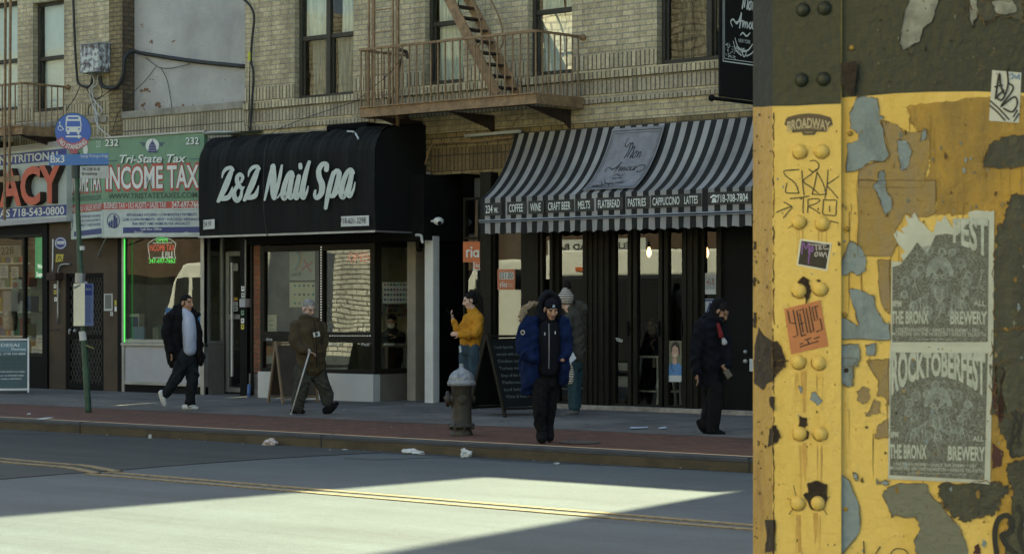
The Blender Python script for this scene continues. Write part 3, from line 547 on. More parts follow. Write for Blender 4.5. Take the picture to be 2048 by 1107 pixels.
# pharmacy front
xp0, xp1 = -40, fx(90, ya); zp0, zp1 = fz(50, 712, ya), fz(50, 468, ya)
glazed(A, xp0, xp1, zp0, zp1, ya, fw=.06, fm='bronze', xs=[fx(47, ya), fx(-40, ya)], name='pharmacy_window')
mb = MB(); mb.box(xp0, xp1, ya, ya + .1, g0 - .05, zp0 - .002); mb.box(fx(88, ya), fx(98, ya), ya - .04, ya + .1, g0 - .05, 3.5); mb.box(xp0, xp1, ya - .003, ya + .1, zp1 + .002, 3.6); mb.build('dark_bulkhead', M['black'], A)
room(A, xp0, xp1, ya + .12, 28, g0, zp1, mat('pharmacy_interior', (.32, .37, .34), .9, var=.6, vs=1.5))
mb = MB(); z = fz(60, 490, 24)
mb.box(LX, -40, ya, ya + .1, g0 - .05, 3.6); mb.build('side_wall', M['brown'], A)
# ---------------- unseen low infill and tall house behind the column, added to frame the sun patch; across the street
N_ = thing('brick_building', 'unseen low brick infill right of the cafe, height set to end the sun patch', 'building', (-14.6, YF + 3, g0))
mb = MB(); mb.box(XR + .02, -12.9, YF, YF + 9, g0, 9.2); mb.build('wall', M['brick_low'], N_); mb = MB(); mb.box(XR + .03, -12.92, YF - .05, YF + 8.9, 9.201, 9.3); mb.build('coping', M['coping'], N_)
O_ = thing('brick_building', 'unseen tall brick house behind the column, added and slanted to shape the sun patch', 'building', (-9, YF + 3, g0))
mb = MB(); vs = [(-12.89, YF, g0), (-3, YF, g0), (-3, YF, TOP), (-12.15, YF, TOP), (-12.88, YF, 9.0)]; mb.prism(vs, (0, 10, 0)); mb.build('wall', M['brick'], O_); mb = MB(); mb.box(-12.1, -3.1, YF - .06, YF + 9.9, TOP + .001, TOP + .2); mb.build('coping', M['coping'], O_)  # left edge leans so its shadow follows the right side of the sun patch
P_ = thing('brick_building', 'long sunlit pale brick house across the street, seen in the shop windows', 'building', (-46, -12, 0))
hs = [(x, x + 1.5, z, z + 2.1) for x in range(-90, -18, 4) for z in (4.6, 8.2)] + [(x, x + 4.6, .5, 3.0) for x in range(-90, -20, 6)]
mb = MB()
def opp(mb, x0, x1, z0, z1, y, holes):
    xs = sorted({x0, x1, *[h[i] for h in holes for i in (0, 1)]}); zs_ = sorted({z0, z1, *[h[i] for h in holes for i in (2, 3)]})
    for a, b in zip(xs, xs[1:]):
        for c, d in zip(zs_, zs_[1:]):
            if not any(h[0] < (a + b) / 2 < h[1] and h[2] < (c + d) / 2 < h[3] for h in holes): mb.quad((a, y, c), (b, y, c), (b, y, d), (a, y, d))
opp(mb, -95, -16, 6.6, 12.5, -8, [h for h in hs if h[2] > 6.6]); mb.quad((-16, -8, 0), (-16, -20, 0), (-16, -20, 12.5), (-16, -8, 12.5)); mb.quad((-95, -8, 12.5), (-16, -8, 12.5), (-16, -20, 12.5), (-95, -20, 12.5))
mb.build('wall', brick('pale_brick', (176, 166, 144), (192, 182, 160), (120, 112, 100), bw=.4, rh=.2, ms=.03), P_, recalc=False)
mb = MB(); opp(mb, -95, -16, 0, 6.6, -8, [h for h in hs if h[2] < 6.6] + [(-61, -55.8, 0, 4.6)]); mb.build('lower_wall', brick('brown_brick', (98, 74, 58), (84, 66, 54), (70, 62, 54), bw=.3, rh=.1), P_, recalc=False)
mb = MB(); mb.box(-61, -55.8, -8.2, -7.95, 0, 4.6); mb.build('white_brick_wall', brick('white_painted_brick', (216, 214, 204), (205, 203, 194), (96, 92, 86), bw=.5, rh=.17, ms=.025), P_)
mb = MB(); mb.quad((-95, -8.3, 0), (-16, -8.3, 0), (-16, -8.3, 12.4), (-95, -8.3, 12.4)); mb.build('window_glazing', mat('far_glass', (.03, .035, .04), .1), P_)
Q_ = thing('brick_building', 'unseen cream house added behind the camera to bounce warm light onto the column', 'building', (-5, -14, 0))  # added out of view as a warm reflector for the column
mb = MB(); opp(mb, -13, 3, 0, 15, -11, [(x, x + 1.4, z, z + 2.1) for x in range(-11, 2, 4) for z in (1.2, 4.6, 8.0, 11.4)]); mb.quad((-13, -11, 0), (-13, -22, 0), (-13, -22, 15), (-13, -11, 15)); mb.quad((3, -11, 0), (3, -22, 0), (3, -22, 15), (3, -11, 15)); mb.quad((-13, -11, 15), (3, -11, 15), (3, -22, 15), (-13, -22, 15)); mb.build('wall', brick('cream_brick', (222, 204, 160), (230, 214, 174), (180, 166, 136), bw=.4, rh=.2, ms=.02), Q_, recalc=False)
mb = MB(); mb.quad((-13, -11.3, 0), (3, -11.3, 0), (3, -11.3, 14.9), (-13, -11.3, 14.9)); mb.build('window_glazing', M['room'], Q_)
# elevated railway over the side street on the right, carried by the column
E = thing('elevated_railway', 'steel elevated railway deck on the painted column at the right', 'railway', (2, 0, 7))
mb = MB(); mb.box(-2.2, 4.5, -3, 17, 7.3, 7.7); mb.build('deck', M['dark'], E)
mb = MB(); mb.box(-2.2, -1.8, -3, 17, 6.3, 7.28); mb.box(4.1, 4.5, -3, 17, 6.3, 7.28); mb.build('girders', mat('green_steel', (.04, .055, .045), .6), E)
# ================================================================ AWNINGS, SIGNS, FIRE ESCAPES
M['awn_black'] = mat('black_canvas', (.009, .0105, .0095), .8, spec=.18, var=.3, vs=2, stretch=(3, 1, .4))
M['letter'] = mat('letter_white', (.50, .56, .52), .6, var=.12, vs=6)
M['plate_white'] = mat('plate_white', (.55, .57, .55), .6, var=.1)
M['ink'] = mat('ink_black', (.015, .016, .015), .6, var=0)
M['red'] = mat('sign_red', (.42, .055, .04), .5, var=.2, vs=5)
M['redtext'] = mat('channel_letter_red', (.50, .075, .03), .4, var=.15)
M['blue'] = mat('sign_blue', (.025, .045, .24), .5, var=.15)
M['navy'] = mat('navy_print', (.03, .04, .16), .6, var=0)
M['green'] = mat('sign_green', (.145, .27, .165), .6, var=.2, vs=2)
M['greendk'] = mat('sign_green_text', (.03, .06, .03), .6, var=0)
M['signwhite'] = mat('sign_white', (.46, .52, .49), .6, var=.2, vs=2.5)
M['white_txt'] = mat('white_letters', (.62, .66, .62), .6, var=0)
M['rust'] = mat('rusty_brown_paint', (.26, .168, .085), .75, var=.5, vs=9, bump=.5, bs=40)
M['rust_dk'] = mat('rust_dark', (.045, .028, .018), .85, var=.5, vs=9)
M['cable'] = mat('black_cable', (.016, .017, .015), .6, var=0)
M['wire_w'] = mat('white_wire', (.45, .47, .45), .6, var=0)
M['steel'] = mat('galvanised_steel', (.32, .33, .33), .45, metal=.7, var=.3)
# ---- nail spa box awning with rounded top
yA = 23.23; ax0, ax1 = fx(399, yA), fx(751, yA); az0 = fz(575, 466, yA); az1 = fz(575, 263, yA)
W_ = thing('awning', 'black rounded box awning with the white script lettering over the nail spa', 'awning', ((ax0 + ax1) / 2, yA, az0))
rr = .42; prof = [(yA, az0), (yA - .012, (az0 + az1 - rr) / 2), (yA, az1 - rr)] + [(yA + rr * (1 - math.cos(a)), az1 - rr + rr * math.sin(a)) for a in [math.pi / 2 * i / 9 for i in range(1, 10)]] + [(YF - .01, az1 + .06)]
P2 = cat_rom([Vector((p[0], p[1], 0)) for p in prof], 3); n = 120; mb = MB(); vs = []
def wav(x): u = (x - ax0) / (ax1 - ax0); return .03 * math.sin(u * 2 * math.pi * 7 + 1) + .012 * math.sin(u * 2 * math.pi * 13 + .5) + .006 * math.sin(u * 200)
for i in range(n + 1):
    x = ax0 + (ax1 - ax0) * i / n
    for j, p in enumerate(P2):
        k = min(1, j / 4) * (.35 + .65 * j / len(P2)); vs.append((x, p.x - wav(x) * k, p.y + wav(x) * .8 * (j > len(P2) * .5)))
m_ = len(P2); mb.add(vs, [(i * m_ + j, i * m_ + j + 1, (i + 1) * m_ + j + 1, (i + 1) * m_ + j) for i in range(n) for j in range(m_ - 1)])
for x in (ax0, ax1): mb.add([(x, p.x, p.y) for p in P2] + [(x, YF, az0)], [tuple(range(m_ + 1))])
mb.build('canopy', M['awn_black'], W_, smooth=False, recalc=False)
mb = MB(); mb.box(ax0 - .01, ax1 + .01, yA - .02, yA + .02, az0 - .03, az0); mb.box(ax1 - .02, ax1 + .012, yA, YF, az0 - .028, az0 - .002); mb.build('frame_rail', M['steel'], W_)
mb = MB(); mb.box(fx(640, yA + .2), fx(722, yA + .2), yA + .32, yA + .85, az1 - .02, az1 + .09); mb.build('roof_patch', mat('patch_black', (.004, .004, .005), .8, var=0, spec=.05), W_, bevel=.03)
def c5(x, y): return 390 + x / 4.18, 240 + y / 4.18
pA = YP(yA); mpA = lambda x, y, o: pA(*c5(x, y), .02 + o * 1.5)
mb = MB(); S_ = lambda *p: stroke(mb, [(a, b, w * 1.12) for a, b, w in p], mpA, off=.02)
for dx, dy in ((0, 0), (219, -10)):
    q = lambda *p: stroke(mb, [(a + dx, b + dy, w) for a, b, w in p], mpA, off=.02)
    q((226, 482, 8), (236, 440, 22), (262, 408, 30), (300, 398, 30), (318, 418, 24)); q((312, 410, 28), (284, 480, 46), (248, 570, 50), (196, 676, 30)); q((184, 682, 10), (212, 660, 34), (250, 655, 42), (284, 640, 40), (303, 595, 22), (312, 558, 6))
S_((385, 520, 18), (398, 478, 26), (376, 452, 26), (352, 480, 30), (358, 530, 34), (392, 575, 26)); S_((362, 545, 34), (330, 590, 30), (330, 640, 36), (352, 672, 36), (382, 640, 26), (392, 590, 18), (408, 560, 14))
S_((582, 668, 14), (600, 590, 22), (625, 480, 28), (650, 400, 34), (655, 380, 28)); S_((652, 390, 40), (655, 480, 46), (655, 600, 46), (662, 650, 36)); S_((662, 655, 26), (690, 560, 26), (712, 460, 26), (726, 380, 16))
S_((822, 470, 24), (805, 436, 30), (775, 470, 34), (745, 560, 38), (735, 630, 40), (752, 655, 30), (782, 590, 24), (810, 490, 26)); S_((812, 470, 34), (795, 560, 38), (788, 630, 38), (806, 650, 28), (834, 600, 20), (842, 560, 10))
S_((868, 470, 32), (850, 560, 38), (838, 630, 38), (852, 655, 26), (880, 600, 18), (890, 560, 10)); S_((880, 372, 28), (882, 398, 30))
S_((955, 350, 24), (930, 430, 34), (905, 540, 40), (896, 620, 42), (908, 650, 30), (935, 600, 18), (946, 552, 8))
S_((1098, 415, 36), (1100, 372, 34), (1065, 370, 36), (1035, 420, 38), (1040, 480, 42), (1062, 540, 46), (1056, 610, 42), (1020, 650, 34), (1000, 628, 24), (1006, 590, 18))
S_((1158, 440, 30), (1135, 520, 36), (1112, 620, 36), (1092, 735, 26)); S_((1150, 470, 24), (1180, 425, 32), (1205, 445, 38), (1192, 520, 38), (1165, 610, 36), (1140, 640, 26), (1120, 610, 20))
S_((1322, 440, 28), (1300, 415, 32), (1265, 450, 34), (1232, 540, 40), (1222, 620, 40), (1242, 645, 30), (1272, 570, 24), (1306, 465, 26)); S_((1312, 440, 34), (1292, 540, 40), (1278, 610, 40), (1296, 636, 28), (1325, 580, 18), (1338, 520, 8)); S_((1160, 640, 20), (1196, 600, 18), (1222, 570, 12)); S_((690, 650, 10), (725, 600, 14), (738, 570, 12))
mb.build('script_lettering', M['letter'], W_, recalc=False)
def plate(pl, x0, y0, x1, y1, th=.01, off=0, dy=0):
    return [pl(x0, y0, off), pl(x1, y0 + dy, off), pl(x1, y1 + dy, off), pl(x0, y1, off)], -pl.n * th
def nplate(name, s, x0, y0, x1, y1, parent):
    mb = MB(); q, t = plate(pA, x0, y0, x1, y1, .006, .035, -2); mb.prism(q, t); text_px(mb, s, pA, (x0 + 2.2, y1 - 5), (x1 - 2.2, y1 - 7), (y1 - y0) * .56, off=.042, mi=1); mb.build(name, [M['plate_white'], M['ink']], parent)
nplate('number_plate', '234 W', 406.5, 440, 429, 459, W_); nplate('number_plate', '718-601-3298', 682, 432.5, 737.5, 453, W_)
# ---- striped cafe awning
yB = 23.55; bx0, bx1 = fx(962, yB), XR + .1; bz_top = fz(1200, 256, YF); bz_f = fz(963, 397, yB); bz_m = fz(963, 441, yB); bz_b = fz(963, 470, yB)
C_ = thing('awning', 'black and grey striped awning sloping out over the cafe, with word labels along its edge', 'awning', ((bx0 + bx1) / 2, yB, bz_b))
per = .196
M['stripe'] = stripes('striped_canvas', (150, 150, 148), (20, 22, 20), per, .5)
def bez(t):
    a, b, c = (YF - .02, bz_top), (YF - .28, bz_top - .72 * (bz_top - bz_f)), (yB, bz_f)
    return tuple((1 - t) ** 2 * a[i] + 2 * t * (1 - t) * b[i] + t * t * c[i] for i in (0, 1))
mb = MB(); n = 220; m_ = 15; vs = []
for i in range(n + 1):
    x = bx0 + (bx1 - bx0) * i / n
    for j in range(m_ + 1):
        y, z = bez(j / m_); s_ = math.sin(math.pi * j / m_); vs.append((x, y + .012 * s_ * math.sin(x * 4.3), z - .012 * s_ * math.sin(x * 2.7)))
mb.add(vs, [(i * (m_ + 1) + j, i * (m_ + 1) + j + 1, (i + 1) * (m_ + 1) + j + 1, (i + 1) * (m_ + 1) + j) for i in range(n) for j in range(m_)])
mb.build('canopy', M['stripe'], C_, recalc=False)
mb = MB(); mb.add([(bx0 - .002, *bez(j / 10)) for j in range(11)] + [(bx0 - .002, yB, bz_m), (bx0 - .002, YF, bz_m)], [tuple(range(13))]); mb.build('side_panel', M['stripe'], C_)
mb = MB(); mb.box(bx0, bx1, yB, yB + .006, bz_m, bz_f); mb.build('word_band', M['stripe'], C_)
mb = MB(); n = 400; per_s = .205; vs = []
for i in range(n + 1):
    x = bx0 + (bx1 - bx0) * i / n; wv = .012 * math.sin(x * 17) + .008 * math.sin(x * 31 + 1)
    vs += [(x, yB + .002, bz_m - .02), (x, yB + wv * .6, bz_m - .1), (x, yB + wv, bz_b + .022 * abs(math.sin((x - bx0) * math.pi / per_s)))]
mb.add(vs, [(3 * i + j, 3 * i + j + 1, 3 * i + 4 + j, 3 * i + 3 + j) for i in range(n) for j in range(2)]); mb.build('valance', M['stripe'], C_, recalc=False)
mb = MB(); mb.tube([(bx0 - .02, yB - .02, bz_m - .0), (bx1, yB - .02, bz_m - .0)], .012); mb.tube([(bx0 - .02, yB - .015, bz_m - .028), (bx1, yB - .015, bz_m - .028)], .008); mb.tube([(bx0 - .02, yB, bz_m), (bx0 - .02, YF, bz_m)], .012); mb.build('front_rail', M['steel'], C_)
def c6(x, y): return 850 + x / 3.057, 230 + y / 3.057
pB = YP(yB)
words = [('234 w.', 375, 452), ('COFFEE', 518, 603), ('WINE', 648, 712), ('CRAFT BEER', 757, 893), ('MELTS', 940, 1013), ('FLATBREAD', 1062, 1195), ('PASTRIES', 1245, 1355), ('CAPPUCCINO', 1396, 1560), ('LATTES', 1590, 1672), ('718-708-7804', 1790, 1978)]
for s, a, b in words:
    ya_, yb_ = 600 - (a - 375) * .0465, 600 - (b - 375) * .0465; mb = MB(); e = 16
    ex = 60 if s[0] == '7' else e
    mb.prism([pB(*c6(a - ex, ya_ + 16), .012), pB(*c6(b + e, yb_ + 16), .012), pB(*c6(b + e, yb_ - 62), .012), pB(*c6(a - ex, ya_ - 62), .012)], -pB.n * .008)
    text_px(mb, s, pB, c6(a, ya_), c6(b, yb_), 46 / 3.057, off=.016, mi=1, bold=.012)
    if s[0] == '7':                                   # telephone symbol
        mpw = lambda x, y, o: pB(*c6(x, y), .013 + o); stroke(mb, [(1748, 503, 10), (1766, 492, 12), (1784, 500, 10)], mpw, 1); mb.add([mpw(x, y, .003) for x, y in ((1752, 536), (1758, 508), (1776, 506), (1784, 534))], [(0, 1, 2, 3)], 1)
    mb.build('word_label', [M['ink'], M['white_txt']], C_)
# grey panel with the cafe's script on the slope
mpc = {}
def slope_pt(u, t, o):                              # u: photo px measured along the top edge, t: 0 top .. 1 front
    y, z = bez(t); x = fx(u, YF); y2, z2 = bez(min(1, t + .01)); d = Vector((0, y2 - y, z2 - z)).normalized(); nrm = Vector((0, d.z, -d.y)); nrm = nrm if nrm.y < 0 else -nrm
    return Vector((x, y, z)) + nrm * o
def mpl(X, Y, o): return slope_pt(1231 + (X / 100) * 104, .03 + .92 * (Y / 100), .032 + o)
mb = MB(); k = 14; vs = [mpl(100 * i / 6, 100 * j / k, .0) for j in range(k + 1) for i in range(7)]; mb.add(vs, [(j * 7 + i, j * 7 + i + 1, j * 7 + i + 8, j * 7 + i + 7) for j in range(k) for i in range(6)])
fr = lambda e, w: [stroke(mb, [(e + (100 - 2 * e) * i / 8, e) for i in range(9)], mpl, 1, w=w), stroke(mb, [(e + (100 - 2 * e) * i / 8, 100 - e) for i in range(9)], mpl, 1, w=w), stroke(mb, [(e, e + (100 - 2 * e) * i / 8) for i in range(9)], mpl, 1, w=w), stroke(mb, [(100 - e, e + (100 - 2 * e) * i / 8) for i in range(9)], mpl, 1, w=w)]
fr(3.5, .9); fr(6.5, .5)
def mon_amour(st):                                  # the two script words on a 100 x 100 field
    st([(38, 12, 1), (34, 20, 1.4), (38, 24, 1.6), (44, 19, 1.6), (45, 30, 2), (42, 40, 2.2)]); st([(44, 24, 1.6), (48, 19, 2), (50, 26, 2), (47, 38, 2)]); st([(50, 28, 1.6), (54, 24, 2), (55, 32, 2), (53, 40, 2), (58, 36, 1)])
    st([(61, 31, 1.6), (57, 35, 2), (58, 40, 2), (62, 38, 1.8), (62, 31, 1.4), (66, 33, 1)]); st([(66, 32, 1.8), (65, 40, 1.8), (68, 33, 1.6), (71, 33, 1.8), (70, 40, 1.6), (74, 37, 1)])
    st([(20, 62, 1), (16, 57, 1.4), (22, 54, 1.6), (30, 58, 1.6), (38, 50, 2), (40, 46, 2)]); st([(40, 46, 2.2), (38, 56, 2.2), (36, 62, 1.8)]); st([(26, 57, 1), (36, 55, 1.4), (44, 54, 1)])
    st([(44, 54, 1.8), (43, 61, 1.8), (47, 55, 1.6), (49, 56, 1.8), (48, 61, 1.6), (52, 55, 1.6), (54, 57, 1.8), (53, 61, 1.6), (57, 58, 1)]); st([(62, 54, 1.6), (58, 57, 1.8), (59, 61, 1.6), (63, 59, 1.6), (62, 54, 1.2)])
    st([(66, 54, 1.8), (65, 60, 1.8), (69, 60, 1.6), (71, 54, 1.8), (70, 61, 1.6), (74, 56, 1.4)]); st([(74, 55, 1.8), (73, 61, 1.6)]); st([(74, 57, 1.2), (80, 53, 1.6), (90, 54, 1.6), (90, 61, 1.8), (82, 65, 1.6), (79, 60, 1)])
    st([(38, 70, 1), (44, 67, 1.6), (52, 70, 1.6), (60, 66, 1)]); st([(26, 74, 1), (32, 83, 1.4), (44, 87, 1.6), (56, 85, 1.4), (66, 78, 1)]); st([(22, 78, 1), (28, 87, 1.2), (40, 92, 1.4)]); st([(52, 92, 1.2), (64, 88, 1.2), (74, 80, 1)])
    st([(46, 84, 1.2), (42, 88, 1.4), (46, 93, 1.4), (51, 89, 1.2), (48, 85, 1)])
mon_amour(lambda p: stroke(mb, [(a, b, w * .8) for a, b, w in p], mpl, 1))
tx = lambda s, x0, x1, y, h, bold=0: put_text(mb, s, (0, 0, 0), (1, 0, 0), 1, Vector((0, -1, 0)), mi=1, bold=bold, off=.004, mp=lambda u, v, o: mpl(x0 + (x1 - x0) * u, y - v * h, o))
tx('NEW YORK', 40, 60, 77, 4); tx('COFFEE', 27, 45, 89, 4.4); tx('WINE', 52, 68, 87, 4.4)
for i in range(26): stroke(mb, [(10 + random.random() * 22, 88 + random.random() * 6), (12 + random.random() * 24, 88 + random.random() * 6)], mpl, 1, w=.5)
mb.build('name_panel', [mat('panel_grey', (.22, .225, .24), .85, var=.25, vs=5), M['ink']], C_, recalc=False)
# ---- black hanging banner of the cafe
xb = -17.0; yb0 = 23.06; mbz0, mbz1 = fz(1440, 197, yb0), fz(1440, 197, yb0) + 1.75
K_ = thing('hanging_banner', 'black vertical banner with the cafe name in white script, hanging beside the column', 'banner', (xb, 23.7, mbz0))
mb = MB(); mb.box(xb - .012, xb + .012, yb0 + .05, YF - .12, mbz0 + .03, mbz1); mb.build('cloth', M['awn_black'], K_)
mb = MB(); mb.tube([(xb, yb0 - .1, mbz0), (xb, YF, mbz0)], .025); mb.ball((xb, yb0 - .11, mbz0), .045); mb.build('rod', M['black'], K_, smooth=True); mb = MB(); mb.tube([(xb, yb0 - .02, mbz1 + .03), (xb, YF, mbz1 + .03)], .025); mb.build('rod', M['black'], K_, smooth=True)
mb = MB(); L_ = YF - .12 - yb0 - .05
def mpk(X, Y, o): return Vector((xb + .013 + o, yb0 + .08 + (L_ - .06) * X / 100, mbz0 + 1.62 - 1.17 * Y / 100))
for e, w in ((3, 1.1), (6, .7)):
    for a, b in (((e, -30), (e, 100 - e)), ((e, 100 - e), (100 - e, 100 - e)), ((100 - e, -30), (100 - e, 100 - e))): stroke(mb, [a, ((a[0] + b[0]) / 2, (a[1] + b[1]) / 2), b], mpk, w=w)
mon_amour(lambda p: stroke(mb, [(a * .95 + 4, b - 4, w * 1.25) for a, b, w in p], mpk))
txk = lambda s, x0, x1, y, h: put_text(mb, s, (0, 0, 0), (1, 0, 0), 1, Vector((1, 0, 0)), off=.004, mp=lambda u, v, o: mpk(x0 + (x1 - x0) * u, y - v * h, o))
txk('NEW YORK', 36, 62, 74, 4); txk('COFFEE', 26, 46, 85, 5)
for i in range(40): a, b = 10 + random.random() * 26, 78 + random.random() * 14; stroke(mb, [(a, b), (a + random.uniform(-4, 4), b + random.uniform(-3, 3))], mpk, w=.6)
mb.build('script_lettering', M['white_txt'], K_, recalc=False)
# ---- pharmacy sign
yP = 23.98; pP = YP(yP)
def c4(x, y): return x / 4.612, 260 + y / 4.612
H_ = thing('shop_sign', 'white pharmacy sign with big raised red letters and blue bands', 'sign', (fx(0, yP), yP, fz(0, 450, yP)))
xl, xr = fx(-330, yP), fx(133, yP); zb0, zb1 = fz(133, 441, yP), fz(133, 284, yP)
ln = lambda y0, y1: [pP(-330, y0 + (y0 - y1) * 330 / 133), pP(133, y1)]
def strip(mb, ya0, ya1, yb0_, yb1_, off, mi, th=.0):        # quad band between two slanted photo lines (left y, right y)
    f = lambda a, b, x: a + (b - a) * (x / 133)
    q = [pP(-330, f(yb0_, yb1_, -330), off), pP(133, yb1_, off), pP(133, ya1, off), pP(-330, f(ya0, ya1, -330), off)]
    mb.prism(q, -pP.n * th, mi) if th else mb.quad(*q, mi)
mb = MB(); strip(mb, 296, 280, 452, 442, 0, 0, .28); mb.build('sign_box', M['signwhite'], H_)
mb = MB(); strip(mb, 310, 296.5, 331, 320, .004, 0); strip(mb, 417, 409, 438, 430, .004, 0); mb.build('blue_band', M['blue'], H_)
mb = MB(); strip(mb, 298, 281, 306, 290, .015, 0, .01); strip(mb, 442, 434, 451, 442, .015, 0, .01); mb.build('trim', M['alu_paint'], H_)
mb = MB(); mb.build if 0 else None
text_px(mb, 'VITAMINS-NUTRITIONAL', pP, (-86, 335), (122, 317.5), 14.5, bold=.02, off=.007); text_px(mb, 'AS 718-543-0800', pP, (0, 434.5), (129, 428), 15, bold=.02, off=.007); mb.build('white_lettering', M['white_txt'], H_)
mb = MB(); text_px(mb, 'PHARMACY', pP, (-163, 426), (134, 402), 66, bold=.03, off=.01, th=.13, smi=1); mb.build('raised_lettering', [M['redtext'], M['rust_dk']], H_)
# ---- tax office sign: long face, angled end face, white board below
yT = 23.62; pT = Pln((fx(205, yT), yT), (fx(408, yT + .1), yT + .1)); e0 = pT(205, 400); e1 = at(133, 400, 24.22); pS = Pln((e1.x, e1.y), (e0.x, e0.y))
X_ = thing('shop_sign', 'green tax office sign with a white board below, turning round its left corner', 'sign', (e0.x, e0.y, fz(205, 474, yT)))
def slab(mb, pl, L, Rr, yl, yr_, off, mi, th=0):     # L/Rr px ends, (top,bottom) at each end
    q = [pl(L, yl[1], off), pl(Rr, yr_[1], off), pl(Rr, yr_[0], off), pl(L, yl[0], off)]; mb.prism(q, -pl.n * th, mi) if th else mb.quad(*q, mi)
mb = MB(); slab(mb, pT, 205, 408, (274, 474), (263, 471), 0, 0, .08); slab(mb, pS, 133.5, 205, (280, 480), (274, 474), 0, 0, .06); mb.build('sign_box', M['green'], X_)
mb = MB(); slab(mb, pT, 205, 408, (406, 420), (401, 416), .004, 0); slab(mb, pS, 133.5, 205, (411, 427), (406, 420), .004, 0); mb.build('red_band', M['red'], X_)
mb = MB(); slab(mb, pT, 205, 408, (422, 473), (419, 470), .012, 0, .01); slab(mb, pS, 133.5, 205, (428, 479), (422, 473), .012, 0, .01); slab(mb, pT, 204, 408, (419, 422), (415, 418.5), .016, 0, .014)
mb.build('white_board', M['signwhite'], X_)
mb = MB(); slab(mb, pT, 246, 402, (454.5, 466), (453, 464.5), .016, 0); slab(mb, pS, 148, 203, (463, 473), (456, 467), .016, 0)
mpt = lambda x, y, o: pT(*c4(x, y), .016 + o)
for s, x0, x1, y, h in (('AFFORDABLE HOUSING • LOW MONTHLY PAYMENTS', 1172, 1822, 795, 26), ('LOW DOWN PAYMENTS • RENT • PURCHASE • REFINANCE', 1140, 1850, 838, 26), ('FHA FIRST TIME HOME BUYER SPECIALIST', 1228, 1760, 878, 26)): text_px(mb, s, pT, c4(x0, y), c4(x1, y - 4), h / 4.6, off=.016, bold=.008)
stroke(mb, [(1045 + 56 * math.cos(a), 835 + 66 * math.sin(a)) for a in [i * .42 for i in range(16)]], mpt, w=6)
for x, y0, y1, w in ((1010, 850, 890, 14), (1030, 835, 892, 14), (1055, 790, 895, 20), (1075, 810, 892, 12)): stroke(mb, [(x, y0), (x, (y0 + y1) / 2), (x, y1)], mpt, w=w)
mps = lambda x, y, o: pS(*c4(x, y), .016 + o); stroke(mb, [(650 + 18 * math.cos(a), 865 + 62 * math.sin(a)) for a in [i * .42 for i in range(16)]], mps, w=4)
for k, s in enumerate(('AFFORDABLE HOUSING', 'LOW DOWN PAYMENTS', 'FIRST TIME HOME')): text_px(mb, s, pS, c4(745, 812 + k * 40), c4(935, 800 + k * 40), 24 / 4.6, off=.016)
mb.build('navy_print', M['navy'], X_, recalc=False)
mb = MB(); text_px(mb, 'Call Our Office', pT, c4(1305, 924), c4(1500, 922), 4.4, off=.02, bold=.01); text_px(mb, 'Email:', pT, c4(1250, 950), c4(1328, 949), 4, off=.02); text_px(mb, 'pm', pT, c4(1705, 948), c4(1742, 947), 3.4, off=.02)
text_px(mb, 'INCOME TAX', pT, c4(985, 540), c4(1838, 525), 190 / 4.6, off=.012, bold=.02); text_px(mb, 'INCOME TAX', pS, c4(638, 580), c4(935, 548), 190 / 4.6, off=.012, bold=.02)
text_px(mb, 'Tri-State Tax', pT, c4(1108, 302), c4(1722, 296), 70 / 4.6, off=.012, bold=.02, shear=.25)
text_px(mb, '232', pT, c4(975, 150), c4(1097, 146), 60 / 4.6, off=.012, bold=.02); text_px(mb, '232', pT, c4(1718, 134), c4(1840, 130), 62 / 4.6, off=.012, bold=.02); text_px(mb, '232', pS, c4(893, 162), c4(936, 155), 58 / 4.6, off=.012)
text_px(mb, 'BUSINESS TAX • I.R.S AUDITS • SALES TAX', pT, c4(963, 722), c4(1538, 715), 52 / 4.6, off=.01, bold=.005); text_px(mb, '347-697-7663', pT, c4(1588, 714), c4(1860, 709), 52 / 4.6, off=.01, bold=.01); text_px(mb, 'BUSINESS TAX • SALES 347-697', pS, c4(628, 765), c4(940, 727), 48 / 4.6, off=.01)
mb.add([pT(*c4(1405 + 62 * math.cos(a), 143 + 66 * math.sin(a)), .006) for a in [i * math.pi / 12 for i in range(24)]], [tuple(range(24))])
mb.add([pS(*c4(788 + 22 * math.cos(a), 180 + 50 * math.sin(a)), .006) for a in [i * math.pi / 12 for i in range(24)]], [tuple(range(24))])
mb.build('white_lettering', M['white_txt'], X_)
mb = MB(); text_px(mb, 'INCOME TAX', pT, c4(974, 550), c4(1850, 535), 208 / 4.6, off=.006, bold=.065); text_px(mb, 'INCOME TAX', pS, c4(632, 588), c4(940, 556), 205 / 4.6, off=.006, bold=.06); mb.build('red_outline', M['red'], X_)
mb = MB(); text_px(mb, 'WWW.TRISTATETAXES.COM', pT, c4(1003, 634), c4(1820, 622), 48 / 4.6, off=.006, bold=.008); text_px(mb, 'WWW.TRISTATETAXES.COM', pS, c4(640, 668), c4(932, 642), 46 / 4.6, off=.006)
text_px(mb, 'Tri-State Tax', pT, c4(1116, 308), c4(1730, 302), 70 / 4.6, off=.006, bold=.02, shear=.25); text_px(mb, '232', pT, c4(980, 154), c4(1102, 150), 60 / 4.6, off=.006, bold=.03); text_px(mb, '232', pT, c4(1723, 138), c4(1845, 134), 62 / 4.6, off=.006, bold=.03); mb.build('dark_lettering', M['greendk'], X_)
mb = MB()                                           # dome emblem
for y, w0 in ((200, 44), (185, 40), (170, 36), (155, 34), (140, 30), (125, 22), (112, 14)): mb.add([mpt(1405 - w0, y + 7, -.004), mpt(1405 + w0, y + 7, -.004), mpt(1405 + w0 * .93, y - 5, -.004), mpt(1405 - w0 * .93, y - 5, -.004)], [(0, 1, 2, 3)])
stroke(mb, [(1405, 110), (1405, 96), (1405, 82)], mpt, w=6, off=-.004)
